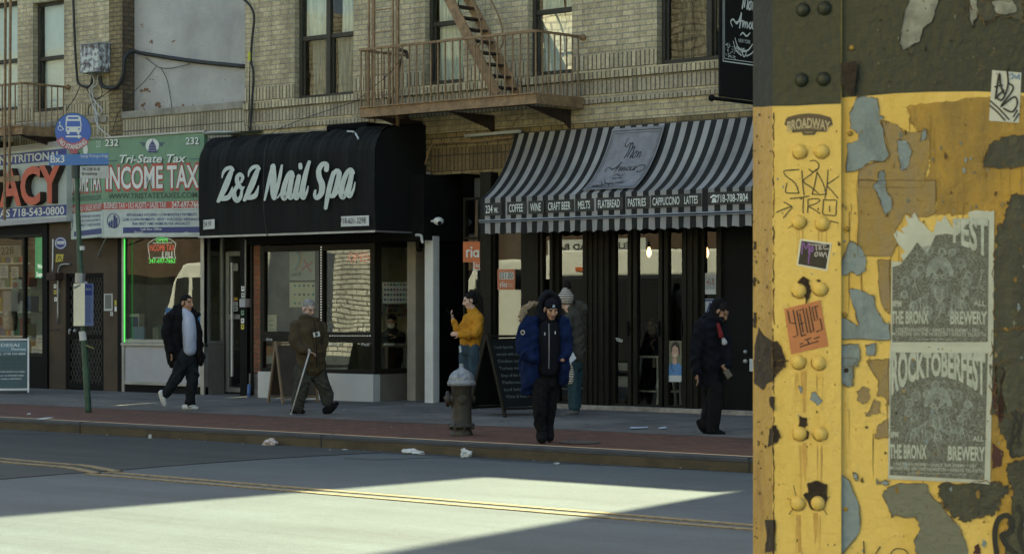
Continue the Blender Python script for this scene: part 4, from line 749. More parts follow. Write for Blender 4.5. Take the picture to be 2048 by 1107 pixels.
for s in (-1, 1):
    for k in range(4): stroke(mb, [(1405 + s * 66, 118 + k * 9), (1405 + s * 90, 116 + k * 9), (1405 + s * (122 - k * 14), 114 + k * 9)], mpt, w=4, off=-.006)
stroke(mb, [(1008, 284), (1045, 283), (1078, 281)], mpt, w=5, off=-.006); stroke(mb, [(1745, 268), (1790, 267), (1838, 265)], mpt, w=5, off=-.006); mb.build('emblem', M['navy'], X_, recalc=False)
for a, b, w in ((pT(203, 276, .015), pT(410, 262, .015), .03), (pS(133, 281, .015), pS(206, 274.5, .015), .025), (pT(203, 474, .015), pT(408, 472, .015), .025)): mb = MB(); mb.bar(a, b, w); mb.build('sign_edging', M['steel'], X_)
mb = MB(); mb.bar(at(212, 476, yT + .1), at(196, 512, 24.1), .02); mb.build('brace', M['steel'], X_)
mb = MB(); a = at(408, 268, yT + .1); mb.prism([a, Vector((a.x + .75, a.y + .1, a.z + .01)), Vector((a.x + .75, YF, a.z + .05)), Vector((a.x, YF, a.z + .05))], (0, 0, -.03)); mb.build('top_cover', mat('green_cover', (.05, .065, .03), .8), X_)
# ---- fire escapes
def fire_escape(label, x0, x1, zb_, yfr, ladder=True, stairs=True, nb=24, rail=.86):
    F_ = thing('fire_escape', label, 'fire escape', ((x0 + x1) / 2, (yfr + YF) / 2, zb_)); hw = .155
    mb = MB(); mb.box(x0, x1, yfr, yfr + .03, zb_, zb_ + hw); mb.box(x1 - .03, x1, yfr + .03, YF + .02, zb_ - .002, zb_ + hw - .003); mb.box(x0, x0 + .03, yfr + .03, YF + .02, zb_ - .002, zb_ + hw - .003)
    mb.box(x0, x1, yfr - .03, yfr + .0, zb_ + hw - .02, zb_ + hw); mb.build('platform_beam', M['rust'], F_, bevel=.004)
    mb = MB(); n = 22
    for i in range(n): y = yfr + .05 + (YF - yfr - .08) * i / n; mb.box(x0 + .03, x1 - .03, y, y + .022, zb_ + .10, zb_ + .135)
    mb.build('slatted_floor', M['rust_dk'], F_)
    zt = zb_ + hw + rail; mb = MB(); mb.box(x0, x1, yfr - .012, yfr + .03, zt - .035, zt); mb.bar((x1, yfr, zt - .018), (x1, YF + .05, zt - .018), .035); mb.bar((x0, yfr, zt - .018), (x0, YF + .05, zt - .018), .035); mb.ball((x1, YF - .03, zt - .02), .05)
    mb.build('handrail', M['rust'], F_)
    for i in range(nb + 1):
        x = x0 + .02 + (x1 - x0 - .04) * i / nb; b = MB(); b.bar((x, yfr + .01, zb_ + hw), (x, yfr + .01, zt - .03), .017, .017); b.build('baluster', M['rust'], F_)
    for i in range(1, 8):
        y = yfr + (YF - yfr) * i / 8
        for x in (x1, x0): b = MB(); b.bar((x, y, zb_ + hw - .01), (x, y, zt - .03), .016); b.build('baluster', M['rust'], F_)
    for k in ([.08, .5, .92] if stairs else [.6, .95]):
        x = x0 + (x1 - x0) * k; b = MB(); b.prism([(x, yfr + .06, zb_ - .002), (x, YF, zb_ - .002), (x, YF, zb_ - .27), (x, YF - .12, zb_ - .19)], (.035, 0, 0)); b.build('bracket', M['rust_dk'], F_)
    return F_, zt
fx0, fx1 = fx(719, 23.28), fx(1073, 23.28); zb_ = 4.48
F1, zt = fire_escape('brown rusting fire escape balcony with a ladder and stair over the nail spa', fx0, fx1, zb_, 23.28)
mb = MB(); yl = 23.72
for px in (741, 789): x = fx(px, yl); mb.bar((x - .035, yl, zb_ - .45), (x - .035, yl, 7.6), .03, .02); mb.bar((x + .045, yl + .02, zb_ - .4), (x + .045, yl + .02, 7.6), .05, .03)
for py in (20, 64, 105, 150, 190, 228): z = fz(760, py, yl); mb.bar((fx(741, yl) + .05, yl, z), (fx(789, yl) - .05, yl, z - .0), .018)
mb.build('drop_ladder', M['rust'], F1)
mb = MB(); ys0, ys1 = 23.55, 24.0
def st(px, py, y): return at(px, py, y)
A0, A1 = st(890, -18, ys0), st(994, 190, ys0); B1 = A1 + Vector((0, ys1 - ys0, 0)); B0 = A0 + Vector((0, ys1 - ys0, 0))
mb.bar(A0, A1, .025, .16); mb.bar(B0, B1, .025, .16); dz = (A1 - A0)
for a, o in ((A0, -.012), (B0, .012)):
    up = Vector((0, 0, .62)); mb.tube([a + up, a + dz * .62 + up, a + dz * .70 + up * .86, a + dz * .71 + up * .55, a + dz * .66 + up * .3, a + dz * .6 + up * .12], .014, 6)
mb.build('stair_stringer', M['rust'], F1)
for i in range(9):
    p = A0 + dz * ((i + .3) / 9); b = MB(); b.box(p.x - .11, p.x + .07, ys0 + .02, ys1 - .02, p.z - .012, p.z + .012); b.build('stair_tread', M['rust_dk'], F1)
mb = MB(); mb.tube([at(805, 105, 23.9), at(795, 160, 23.9), at(780, 210, 23.9)], .012); mb.tube([at(800, 100, 23.5), at(812, 104, 23.6), at(816, 116, 23.6)], .03); mb.build('latch', M['rust_dk'], F1)
F2, _ = fire_escape('brown fire escape platform at the far left over the pharmacy', fx(-230, 23.3), fx(44, 23.3), fz(0, 272, 23.3), 23.3, stairs=False, nb=22, rail=.74)
mb = MB()
for px, y0, y1 in ((11, -10, 440), (21, -10, 364)): a, b = at(px, y0, 23.25), at(px - 2, y1, 23.25); mb.bar(a, b, .035, .035)
mb.box(fx(-6, 23.27), fx(40, 23.27), 23.25, 23.28, fz(20, 363, 23.27), fz(20, 352, 23.27)); mb.build('ladder_rail', M['rust'], F2)
# ---- cables, conduits, boxes on the wall
def cable(name, label, pts, r, m='cable', Y=24.26, cat_='cable', k=6):
    mb = MB(); P = cat_rom([at(p[0], p[1], p[2] if len(p) > 2 else Y) for p in pts], k); mb.tube(P, r, 7); return tag(mb.build(name, M[m], smooth=True), label, cat_)
cable('cable', 'black cable running down the buff brick wall into the junction box', [(146, -20), (148, 40), (150, 90), (153, 140), (158, 168), (180, 172), (185, 150)], .022, Y=24.24)
cable('cable', 'thick black cable sagging across the pale stucco wall', [(200, 152, 24.2), (205, 172, 24.22), (232, 174, 24.22), (246, 150, 24.25), (249, 118, 24.26), (264, 103, 24.4), (290, 108, 24.5), (390, 123, 24.52), (490, 133, 24.52)], .035)
cable('cable', 'black cable hanging at the edge of the brick house, yellow tag on it', [(484, -4), (500, 12), (508, 35), (504, 80), (502, 120), (507, 150), (504, 200), (500, 262)], .02, Y=24.22)
cable('cable', 'thin black wire beside the tagged cable at the brick edge', [(500, 120), (499, 170), (498, 220), (496, 258)], .008, Y=24.24)
cable('wire', 'thin wire looping over the lower stucco wall', [(290, 115), (310, 130), (322, 136), (345, 136), (380, 128)], .006, Y=24.52)
cable('wire', 'thin wire dropping down the stucco wall to the coping', [(322, 136), (334, 160), (340, 190), (344, 217)], .006, Y=24.52)
cable('wire', 'thin wire slanting down left across the stucco wall', [(312, 134, 24.5), (290, 162, 24.5), (262, 190, 24.25), (236, 228, 24.2), (225, 266, 24.2)], .006)
cable('wire', 'thin wire drooping from the fire escape to the black awning', [(800, 120, 23.3), (780, 146, 23.4), (752, 170, 23.6), (715, 200, 24.1), (670, 216, 24.2), (600, 240, 24.2), (550, 262, 24.1), (536, 280, 23.4), (528, 330, 23.19), (528, 420, 23.19), (534, 472, 23.2)], .006)
cable('conduit', 'white conduit hook on top of the black awning', [(695, 263, 23.5), (708, 264, 23.4), (714, 272, 23.25), (717, 278, 23.2)], .015, 'wire_w', cat_='conduit')
cable('conduit', 'white loose conduit lying along the top of the tax sign', [(405, 266, 23.7), (440, 264, 23.9), (478, 266, 24.0), (492, 270, 24.1), (500, 275, 24.1)], .018, 'wire_w', cat_='conduit')
cable('conduit', 'grey pipe down the side of the doorway left of the dark opening', [(855, 345, 24.2), (860, 352, 24.2), (862, 370, 24.2), (861, 420, 24.2), (860, 470, 24.2)], .022, 'steel', cat_='conduit')
cable('conduit', 'thin bent pipe above the dark doorway', [(1025, 274, 24.2), (960, 282, 24.2), (880, 286, 24.2), (862, 292, 24.2), (850, 330, 24.2)], .014, 'rust', cat_='conduit', k=4)
cable('conduit', 'white elbow pipe under the right end of the black awning', [(832, 470, 23.9), (842, 471, 23.9), (844, 480, 23.9), (846, 486, 23.9)], .022, 'wire_w', cat_='conduit')
cable('conduit', 'grey conduit rising beside the orange brick strip', [(504, 790, 24.02), (504, 640, 24.02), (504, 480, 24.02)], .028, 'bronze', cat_='conduit')
cable('conduit', 'grey bent conduit left of the mesh door', [(116, 648, 24.08), (116, 560, 24.08), (118, 536, 24.08), (124, 529, 24.08), (140, 528, 24.08)], .018, 'steel', cat_='conduit', k=4)
cable('rod', 'white rod leaning at the edge of the pharmacy window', [(106, 478, 24.05), (105, 543, 24.05)], .012, 'white', cat_='rod')
cable('wire', 'thin curved wire at the left top corner of the striped awning', [(1022, 300, 24.2), (1020, 270, 24.2), (1030, 244, 24.2), (1048, 228, 24.2)], .007, 'rust')
mb = MB(); mb.tube([at(930, 272, 24.2), at(1042, 262, 24.2)], .025); o = tag(mb.build('lamp_tube', M['wire_w'], smooth=True), 'white bare tube lamp fixed above the dark doorway', 'tube lamp')
mb = MB(); a = at(498.5, 113, 24.19); mb.box(a.x - .02, a.x + .02, a.y - .012, a.y + .012, a.z - .07, a.z + .07); tag(mb.build('cable_tag', mat('tag_yellow', (.5, .55, .04), .5)), 'small yellow tag wrapped on the black cable at the brick edge', 'tag')
jb = thing('junction_box', 'peeling grey and white metal junction box on the buff brick wall', 'junction box', at(186, 148, 24.1))
mb = MB(); p0, p1 = at(160, 147, 24.02), at(196, 86, 24.02); mb.box(p0.x, p1.x, 24.02, 24.29, p0.z, p1.z)
bm_ = mat('peeling_box_paint', (.42, .44, .42), .7, var=.2, vs=3)
t_ = bm_.node_tree; b_ = t_.nodes['Principled BSDF']; n_ = t_.nodes.new('ShaderNodeTexNoise'); n_.inputs['Scale'].default_value = 5; n_.inputs['Detail'].default_value = 5; r_ = t_.nodes.new('ShaderNodeValToRGB'); r_.color_ramp.interpolation = 'CONSTANT'
r_.color_ramp.elements[0].color = (.10, .08, .06, 1); r_.color_ramp.elements[1].position = .42; r_.color_ramp.elements[1].color = (.22, .22, .24, 1); e_ = r_.color_ramp.elements.new(.52); e_.color = (.5, .54, .5, 1); t_.links.new(n_.outputs[0], r_.inputs[0]); t_.links.new(r_.outputs[0], b_.inputs['Base Color'])
mb.build('box_body', bm_, jb, bevel=.01); mb = MB(); mb.box(p0.x - .012, p1.x + .012, 24.0, 24.3, p1.z, p1.z + .02); mb.build('lid', bm_, jb)
for i, (pts, m) in enumerate(((((184, 148), (188, 165), (180, 178), (182, 200), (194, 235), (196, 270)), 'wire_w'), (((196, 150), (194, 168), (184, 178), (188, 200), (200, 214), (204, 222), (196, 230), (190, 216)), 'wire_w'), (((192, 148), (204, 180), (200, 196), (188, 196), (178, 186), (174, 178), (182, 170)), 'cable'), (((190, 200), (191, 240), (205, 262), (222, 274)), 'wire_w'), (((160, 172), (150, 195), (136, 215), (134, 222)), 'cable'), (((228, 176), (205, 192), (190, 200), (178, 214), (176, 228)), 'cable'))):
    cable('wire', ['white wire hanging straight down below the junction box', 'white wire ending in a loop below the junction box', 'black wire coiled under the junction box', 'white wire trailing right onto the tax sign from the box', 'thin black wire straying left below the box', 'thin black wire straying right below the box'][i], pts, .011 if m == 'wire_w' else .008, m, Y=24.2)
cm = thing('security_camera', 'white round security camera on the pipe left of the dark doorway', 'camera', at(876, 450, 24.0))
mb = MB(); mb.ball(at(877, 442, 24.0), .075, .085, .06, 14); mb.build('dome', M['white'], cm, smooth=True); mb = MB(); mb.ball(at(879, 446, 23.94), .03); mb.build('lens', M['black'], cm, smooth=True); mb = MB(); mb.bar(at(866, 442, 24.0), at(862, 442, 24.2), .03); mb.build('arm', M['white'], cm)
cm = thing('security_camera', 'dark small dome camera under the beam over the spa entrance', 'camera', at(838, 504, 24.5)); mb = MB(); mb.ball(at(839, 497, 24.45), .05, .06, .05, 12); mb.build('dome', M['bronze'], cm, smooth=True); mb = MB(); mb.box(at(836, 490, 24.45).x, at(842, 490, 24.45).x, 24.4, 24.5, fz(838, 494, 24.45), fz(838, 482, 24.45)); mb.build('mount', M['bronze'], cm)
mt_ = thing('meter_box', 'grey meter box on the black post left of the orange brick', 'meter box', at(490, 615, 24.05)); mb = MB(); p0, p1 = at(483, 614, 24.05), at(495, 597, 24.05); mb.box(p0.x, p1.x, 24.0, 24.12, p0.z, p1.z); mb.build('box_body', M['alu_paint'], mt_, bevel=.01); mb = MB(); mb.tube([at(490, 597, 24.05), at(491, 560, 24.05), at(491, 480, 24.05)], .012); mb.build('pipe', M['steel'], mt_)
mb = MB(); mb.tube([at(497, 800, 23.95), at(499, 768, 23.98)], .03, 10); tag(mb.build('blue_bottle', mat('blue_plastic', (.08, .15, .32), .4), smooth=True), 'blue plastic tube standing at the foot of the orange brick strip', 'tube')
mb = MB(); p0, p1 = at(94, 560, 23.95), at(112, 545, 23.95); mb.box(p0.x, p1.x, 23.93, 24.1, p0.z, p1.z); mb.bar(at(100, 660, 24.0), at(117, 658, 24.0), .03); tag(mb.build('bell_box', M['rust_dk'], bevel=.01), 'dark bell box on the post right of the pharmacy window', 'bell box')
# ================================================================ THE PAINTED STEEL COLUMN
ca = R(18); ce = RT * math.cos(ca) - VW * math.sin(ca); cp = atd(1545, 600, 4.86)
QA = Pln(cp, cp + ce); QW = Pln(cp - QA.n * .014, cp - QA.n * .014 + ce); le = atd(1506, 600, 4.94); QL = Pln(le, cp)
def k6(x, y): return 1500 + x / 2.993, y / 2.993
def k7(x, y): return 1500 + x / 2.993, 360 + y / 2.993
def k8(x, y): return 1500 + x / 2.861, 720 + y / 2.861
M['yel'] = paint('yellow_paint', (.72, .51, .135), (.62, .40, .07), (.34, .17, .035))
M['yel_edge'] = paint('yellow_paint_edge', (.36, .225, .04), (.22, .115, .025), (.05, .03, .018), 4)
M['grn'] = paint('green_paint', (.022, .027, .014), (.012, .015, .010), (.09, .06, .03), 1.5)
M['prim'] = paint('grey_primer', (.19, .25, .30), (.10, .13, .155), (.38, .42, .44), 6)
M['prim_g'] = paint('grey_green_primer', (.15, .155, .125), (.10, .11, .095), (.2, .2, .17), 4)
M['prim_d'] = paint('dark_green_primer', (.052, .055, .036), (.02, .022, .018), (.26, .17, .03), 6, lo=.4, hi=.62)
M['resid'] = paint('brown_paper_residue', (.25, .185, .105), (.30, .20, .05), (.10, .075, .05), 6, lo=.4, hi=.6)
M['ochre'] = paint('ochre_worn_paint', (.44, .26, .03), (.24, .15, .03), (.035, .04, .03), 4, lo=.42, hi=.66)
M['rusth'] = mat('bare_rust', (.035, .024, .018), .9, var=.5, vs=30, bump=.8, bs=60)
M['streak'] = mat('rust_streak', (.56, .34, .085), .6, var=.3, vs=20)
COL = thing('steel_column', 'yellow and dark green riveted steel column with peeling paint, at the right', 'column', (cp.x + .3, cp.y + .3, 0))
def zed(p, z): return Vector((p.x, p.y, z))
Zt = 6.28
def face(mb, pl, xs, by, mig, miy):                 # a face split at the green/yellow line: by = photo row of the line at each px
    for (a, ya_), (b, yb_) in zip(zip(xs, by), zip(xs[1:], by[1:])):
        A, B = pl(a, ya_), pl(b, yb_); mb.quad(zed(A, 0), zed(B, 0), B, A, miy); mb.quad(A, B, zed(B, Zt), zed(A, Zt), mig)
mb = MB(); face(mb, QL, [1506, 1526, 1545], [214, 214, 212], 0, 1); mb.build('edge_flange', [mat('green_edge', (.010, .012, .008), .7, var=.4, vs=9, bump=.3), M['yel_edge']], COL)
mb = MB(); face(mb, QA, [1545, 1590, 1640, 1682], [212.5, 212, 209, 208], 0, 1); A = QA(1682, 600); B = A - QA.n * .014; mb.quad(zed(A, 0), zed(B, 0), zed(B, Zt), zed(A, Zt), 1); mb.build('rivet_plate', [M['grn'], M['yel']], COL)
mb = MB(); face(mb, QW, [1676, 1700, 1745, 1790, 1860, 1950, 2048, 2200, 2350], [196, 194, 191, 187, 184, 183, 186, 186, 186], 0, 1); mb.build('web_plate', [M['grn'], M['yel']], COL)
mb = MB(); b0, b1 = QW(2348, 600), le; bk = [zed(le, 0), zed(b1 - QA.n * .5, 0), zed(b0 - QA.n * .55, 0), zed(b0, 0)]
for p, q in zip(bk, bk[1:]): mb.quad(p, q, zed(q, Zt), zed(p, Zt))
mb.build('back_plates', M['prim_d'], COL)
ax3 = (QA.e, UP, QA.n)
for x, y, g in [(1606, 20, 1), (1649, 17, 1), (1603, 160, 1), (1647, 158, 1), (1600, 303, 0), (1644, 302, 0), (1598, 443, 0), (1645, 446, 0), (1599, 581, 0), (1641, 577, 0), (1597, 723, 0), (1638, 725, 0), (1600, 866, 0), (1641, 866, 0), (1596, 1005, 0), (1636, 1005, 0), (1596, 1148, 0), (1638, 1148, 0), (1604, -122, 1), (1648, -122, 1)]:
    mb = MB(); r = .0148; mb.lathe(QA(x, y), [(r * 1.08, -.001), (r * 1.02, .003), (r * .9, .0075), (r * .68, .011), (r * .4, .0132), (.0001, .014)], 18, ax=ax3); mb.build('rivet', M['grn' if g else 'yel'], COL, smooth=True)
mb = MB()  # rust-brown arcs low round each rivet paint in its shading
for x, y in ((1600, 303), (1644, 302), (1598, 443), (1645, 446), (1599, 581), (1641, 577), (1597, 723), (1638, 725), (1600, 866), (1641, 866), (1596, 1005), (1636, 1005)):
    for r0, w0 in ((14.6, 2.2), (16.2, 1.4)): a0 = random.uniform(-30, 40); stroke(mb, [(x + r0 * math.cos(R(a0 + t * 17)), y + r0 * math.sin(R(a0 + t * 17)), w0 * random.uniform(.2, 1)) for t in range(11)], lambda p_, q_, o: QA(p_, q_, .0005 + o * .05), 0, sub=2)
mb.build('rivet_shade_arc', mat('rivet_shade', (.26, .13, .035), .85, var=.4, vs=40), COL, recalc=False)
for x, y in ((1700, 267), (1694, 458), (1690, 629), (1693, 740), (1692, 1017), (1704, 96)):
    mb = MB(); mb.lathe(QW(x, y), [(.006, 0), (.0055, .004), (.003, .006), (.0001, .0065)], 12, ax=ax3); mb.build('small_rivet', M['yel_edge' if y != 740 else 'rusth'], COL, smooth=True)
M['edge_shade_chip'] = mat('edge_shade_and_chip', (.14, .085, .03), .8, var=.5, vs=40); M['edge_shade_dark'] = mat('film_edge_shade_dark', (.02, .022, .015), .8, var=.3)
def patches(name, m, pl, lst, off, th=.0012, amp=3, rim=0):
    mb = MB()
    for i, (cv, pts) in enumerate(lst):
        q = [cv(*p) for p in rag(pts, 4 if amp < 10 else 12, amp)]; mb.prism(poly_px(q, pl, off + i * .00015), -pl.n * th, 0)
        if rim:                                       # broken dark line, shade painted at the paint film's step round the bare patch
            a = 0
            while a < len(q):
                L = random.randint(3, 8); seg = [q[(a + j) % len(q)] for j in range(L)]; stroke(mb, [(x, y, random.uniform(.3, rim)) for x, y in seg], lambda x, y, o: pl(x, y, off + .0022 + o * .1), 1, sub=2); a += L - 1 + random.randint(0, 2)
    return mb.build(name, [m, M['edge_shade_chip'] if name != 'peeled_green' else M['edge_shade_dark']], COL, recalc=False)
patches('worn_paint', M['ochre'], QW, [(k6, [(940, 640), (1250, 600), (1740, 560), (2600, 560), (2600, 1230), (1740, 1230), (1030, 1190), (1070, 1000), (1060, 850), (960, 740)]), (k7, [(1110, 60), (1800, 60), (2600, 60), (2600, 1300), (1440, 1300), (1440, 190), (1110, 215)]), (k8, [(1370, -60), (2500, -60), (2500, 1600), (1390, 1600), (1420, 1000), (1380, 700)])], .0004, .001, 14, rim=0)
def chips(name, ms, pl, n, x0, x1, y0, y1, off, rmin=.6, rmax=3.2):
    mb = MB()
    for i in range(n):
        r = rmin + (rmax - rmin) * random.random() ** 3; q = rag(blob((random.uniform(x0, x1), random.uniform(y0, y1)), r, 9, .45, .8, random.uniform(.7, 1.8)), 2, r * .25); mb.prism(poly_px(q, pl, off + (i % 9) * .00004), -pl.n * .0004, i % len(ms))
    return mb.build(name, ms, COL)
def drips(name, m, pl, lst, off):
    mb = MB()
    for x, y, l, w in lst:
        pts = [(x, y, w * .5)]; k = 6
        for j in range(1, k + 1): pts.append((x + random.uniform(-.8, .8), y + l * j / k, w * (1.1 - j / k)))
        stroke(mb, pts, lambda a, b, o: pl(a, b, off + o * .05), 0, sub=3)
    return mb.build(name, m, COL, recalc=False)
M['edge_shade_chip'] = mat('edge_shade_and_chip', (.14, .085, .03), .8, var=.5, vs=40); M['grime'] = mat('grime', (.30, .185, .05), .8, var=.4, vs=30)
chips('paint_chip', [M['edge_shade_chip'], M['rusth'], M['grime'], M['prim']], QA, 170, 1548, 1680, 225, 1120, .0007, .4, 2.2)
chips('paint_chip', [M['edge_shade_chip'], M['grime'], M['prim'], M['prim_g'], M['resid']], QW, 420, 1686, 2060, 205, 1120, .0031, .5, 4.5)
chips('paint_chip', [mat('green_chip_pale', (.14, .15, .11)), M['rusth'], M['prim_d']], QW, 130, 1700, 2060, -10, 180, .0031, .4, 3)
chips('paint_chip', [M['rusth'], M['edge_shade_chip']], QL, 130, 1507, 1543, 225, 1120, .0009, .4, 3.0)
drips('rust_drip', M['streak'], QA, [(x + random.uniform(-8, 8), y + 10, random.uniform(25, 110), random.uniform(.5, 2.4)) for x, y in ((1598, 443), (1645, 446), (1599, 600), (1641, 590), (1597, 735), (1638, 735), (1600, 880), (1641, 880), (1596, 1020), (1636, 1020)) for k in range(4)], .0005)
drips('grime_drip', M['grime'], QW, [(random.uniform(1690, 2050), random.uniform(210, 900), random.uniform(30, 160), random.uniform(.8, 3.5)) for k in range(60)], .0012)
patches('brown_residue', M['resid'], QW, [(k6, [(785, 720), (880, 745), (925, 800), (1050, 780), (1075, 830), (1065, 1000), (1040, 1120), (645, 1120), (650, 1020), (740, 970), (830, 960), (830, 900)]), (k7, [(645, 0), (1110, 0), (1110, 200), (1000, 230), (930, 200), (870, 300), (885, 380), (840, 458), (650, 455)]), (k7, [(762, 480), (838, 475), (838, 800), (795, 760), (770, 640)]), (k8, [(665, 0), (795, -10), (795, 260), (770, 210), (725, 200), (735, 120)]), (k8, [(660, 318), (710, 220), (740, 235), (745, 300)]), (k8, [(718, 445), (725, 380), (790, 330), (795, 440)]), (k8, [(612, 180), (645, 150), (685, 165), (682, 225), (650, 248), (618, 235)])], .0016, amp=6, rim=1.5)
patches('paper_band', M['prim_d'], QW, [(k6, [(1395, 960), (1440, 860), (1500, 820), (1800, 790), (1800, 1000), (1390, 1000)]), (k7, [(1460, 520), (1480, 300), (1530, 200), (1560, 90), (1800, 70), (1800, 880), (1460, 890)]), (k7, [(1450, 900), (1800, 880), (1800, 1400), (1440, 1400)]), (k8, [(1090, 705), (1400, 690), (1480, 720), (1400, 880), (1240, 920), (1150, 890), (1110, 830), (1080, 770)]), (k8, [(1400, 30), (1480, 0), (1700, 60), (1700, 500), (1500, 560), (1420, 380)]), (k8, [(1470, 590), (1700, 540), (1700, 1200), (1440, 1200), (1500, 800)]), (k6, [(1300, 0), (1640, 0), (1640, 130), (1500, 90), (1400, 150), (1340, 60)])], .0018, amp=13, rim=3)
patches('dark_red_stain', mat('dark_red_stain', (.07, .022, .022), .7, var=.4, vs=20), QW, [(k8, [(1400, 30), (1470, 50), (1440, 150), (1470, 300), (1430, 370), (1390, 240)]), (k8, [(1385, 470), (1450, 520), (1440, 600), (1385, 620)]), (k8, [(1285, 1060), (1310, 1045), (1320, 1107), (1280, 1107)])], .0024, amp=5)
patches('bare_primer', M['prim'], QW, [(k6, [(640, 572), (700, 580), (765, 590), (772, 690), (805, 697), (785, 722), (800, 810), (830, 930), (800, 970), (720, 965), (660, 1012), (575, 1030), (580, 860), (640, 845), (650, 800), (600, 770), (595, 680), (632, 600)]), (k6, [(880, 840), (930, 835), (970, 900), (950, 990), (905, 1025), (890, 960)]), (k6, [(1040, 768), (1060, 775), (1055, 830), (1015, 845)]), (k7, [(735, 40), (765, 0), (770, -45), (800, -60), (812, 0), (815, 70), (850, 110), (850, 160), (820, 215), (795, 180), (775, 110)]), (k7, [(600, 362), (660, 395), (690, 450), (695, 540), (640, 570), (610, 545), (575, 572), (545, 565), (548, 480)]), (k7, [(590, 655), (640, 650), (740, 690), (755, 770), (800, 850), (838, 860), (838, 955), (540, 950), (540, 810), (610, 850), (650, 870), (620, 760)]), (k7, [(545, 985), (650, 980), (660, 1060), (640, 1115), (545, 1115)]), (k7, [(690, 985), (755, 975), (745, 1050), (700, 1045)]), (k8, [(522, -10), (612, -10), (590, 40), (590, 140), (560, 155), (525, 130)]), (k8, [(522, 655), (570, 690), (625, 830), (625, 980), (530, 1107), (522, 1107)]), (k8, [(590, 640), (615, 650), (615, 690), (590, 665)]), (k8, [(740, 700), (770, 680), (800, 690), (780, 715)])], .0026, amp=5, rim=2.2)
patches('bare_primer_grey', M['prim_g'], QW, [(k8, [(755, 770), (790, 725), (860, 700), (1010, 705), (1050, 790), (1100, 830), (1130, 880), (1200, 950), (1240, 1060), (1250, 1150), (965, 1150), (935, 1030), (975, 960), (945, 890), (890, 900), (830, 880), (810, 900), (790, 840)])], .0028, amp=6, rim=2.2)
patches('peeled_green', mat('pale_flake', (.27, .28, .26), .8, var=.5, vs=25), QW, [(k6, [(905, 180), (930, 60), (955, 0), (955, -80), (1130, -80), (1130, 0), (1090, 130), (1045, 160), (1015, 250), (920, 300), (892, 260)]), (k6, [(1440, 0), (1560, -20), (1600, 60), (1540, 90), (1480, 80)]), (k6, [(1310, -20), (1360, 0), (1360, 90), (1330, 170), (1315, 120)])], .0028, amp=6, rim=2.6)
patches('plate_flake', M['prim'], QA, [(k8, [(350, 190), (375, 178), (390, 205), (415, 230), (385, 260), (370, 240), (345, 225)]), (k8, [(278, 145), (298, 150), (300, 180), (290, 190)])], .0012, rim=1.2)
patches('rust_hole', M['rusth'], QA, [(k7, [(285, 610), (320, 575), (355, 600), (360, 650), (370, 660), (335, 740), (325, 640), (300, 630)]), (k8, [(285, 320), (325, 330), (330, 370), (305, 385), (280, 375)]), (k8, [(270, 410), (335, 405), (330, 450), (300, 462)]), (k8, [(330, 700), (390, 690), (440, 710), (445, 790), (400, 850), (350, 850), (305, 770), (335, 750)]), (k7, [(130, 962), (165, 965), (190, 1000), (215, 1080), (210, 1120), (130, 1120)]), (k8, [(130, 0), (212, 0), (190, 40), (150, 80), (132, 130)]), (k8, [(130, 372), (150, 370), (175, 430), (160, 465), (130, 475)]), (k8, [(130, 910), (145, 915), (142, 1080), (130, 1100)]), (k7, [(400, 600), (415, 595), (455, 640), (440, 640)]), (k7, [(525, 370), (540, 380), (535, 395), (526, 390)])], .0008, amp=4, rim=3.0)
patches('edge_rust', M['rusth'], QL, [(k7, [(50, 880), (75, 920), (120, 955), (134, 965), (134, 1120), (30, 1120), (25, 1000)]), (k8, [(20, -5), (134, -5), (130, 120), (100, 130), (75, 170), (22, 130)]), (k8, [(110, 390), (134, 372), (134, 480), (100, 495)]), (k8, [(85, 910), (134, 912), (134, 1090), (85, 1100), (95, 1000)]), (k8, [(110, 210), (134, 205), (134, 290), (110, 250)]), (k7, [(20, 368), (34, 366), (34, 415), (20, 415)]), (k7, [(20, 580), (32, 580), (30, 635), (20, 635)]), (k7, [(20, 790), (36, 792), (34, 885), (20, 880)])], .0008)
patches('rust_streak', M['streak'], QA, [(k8, [(300, 470), (325, 470), (330, 560), (318, 700), (305, 640)]), (k8, [(265, 880), (290, 880), (295, 1100), (275, 1100)]), (k8, [(360, 870), (388, 870), (382, 1000), (370, 1050)]), (k8, [(290, 60), (325, 60), (318, 300), (304, 300)])], .0004, .0006, 2)
patches('bolt_slot', M['rusth'], QW, [(k6, [(545, 378), (636, 366), (640, 430), (628, 520), (622, 560), (590, 570), (545, 500)])], .016, .002)
mb = MB()                                            # rusted crease down the flange edge
for k in range(26):
    y = 225 + k * 36 + random.uniform(-10, 10); L = random.uniform(18, 70); stroke(mb, [(1546.5 + random.uniform(-.8, 2.2), y + L * j / 6, random.uniform(.3, 3.2)) for j in range(7)], lambda a, b, o: QA(a, b, .0006 + o * .05), k % 3 != 0, sub=3)
mb.build('crease_rust', [M['rusth'], mat('rust_brown', (.17, .085, .025), .85, var=.5, vs=40)], COL, recalc=False)
mb = MB(); mpa = lambda x, y, o: QA(x, y, .0006 + o * .3)
G_ = lambda w, *p: stroke(mb, p, mpa, w=w, sub=3, off=.002)
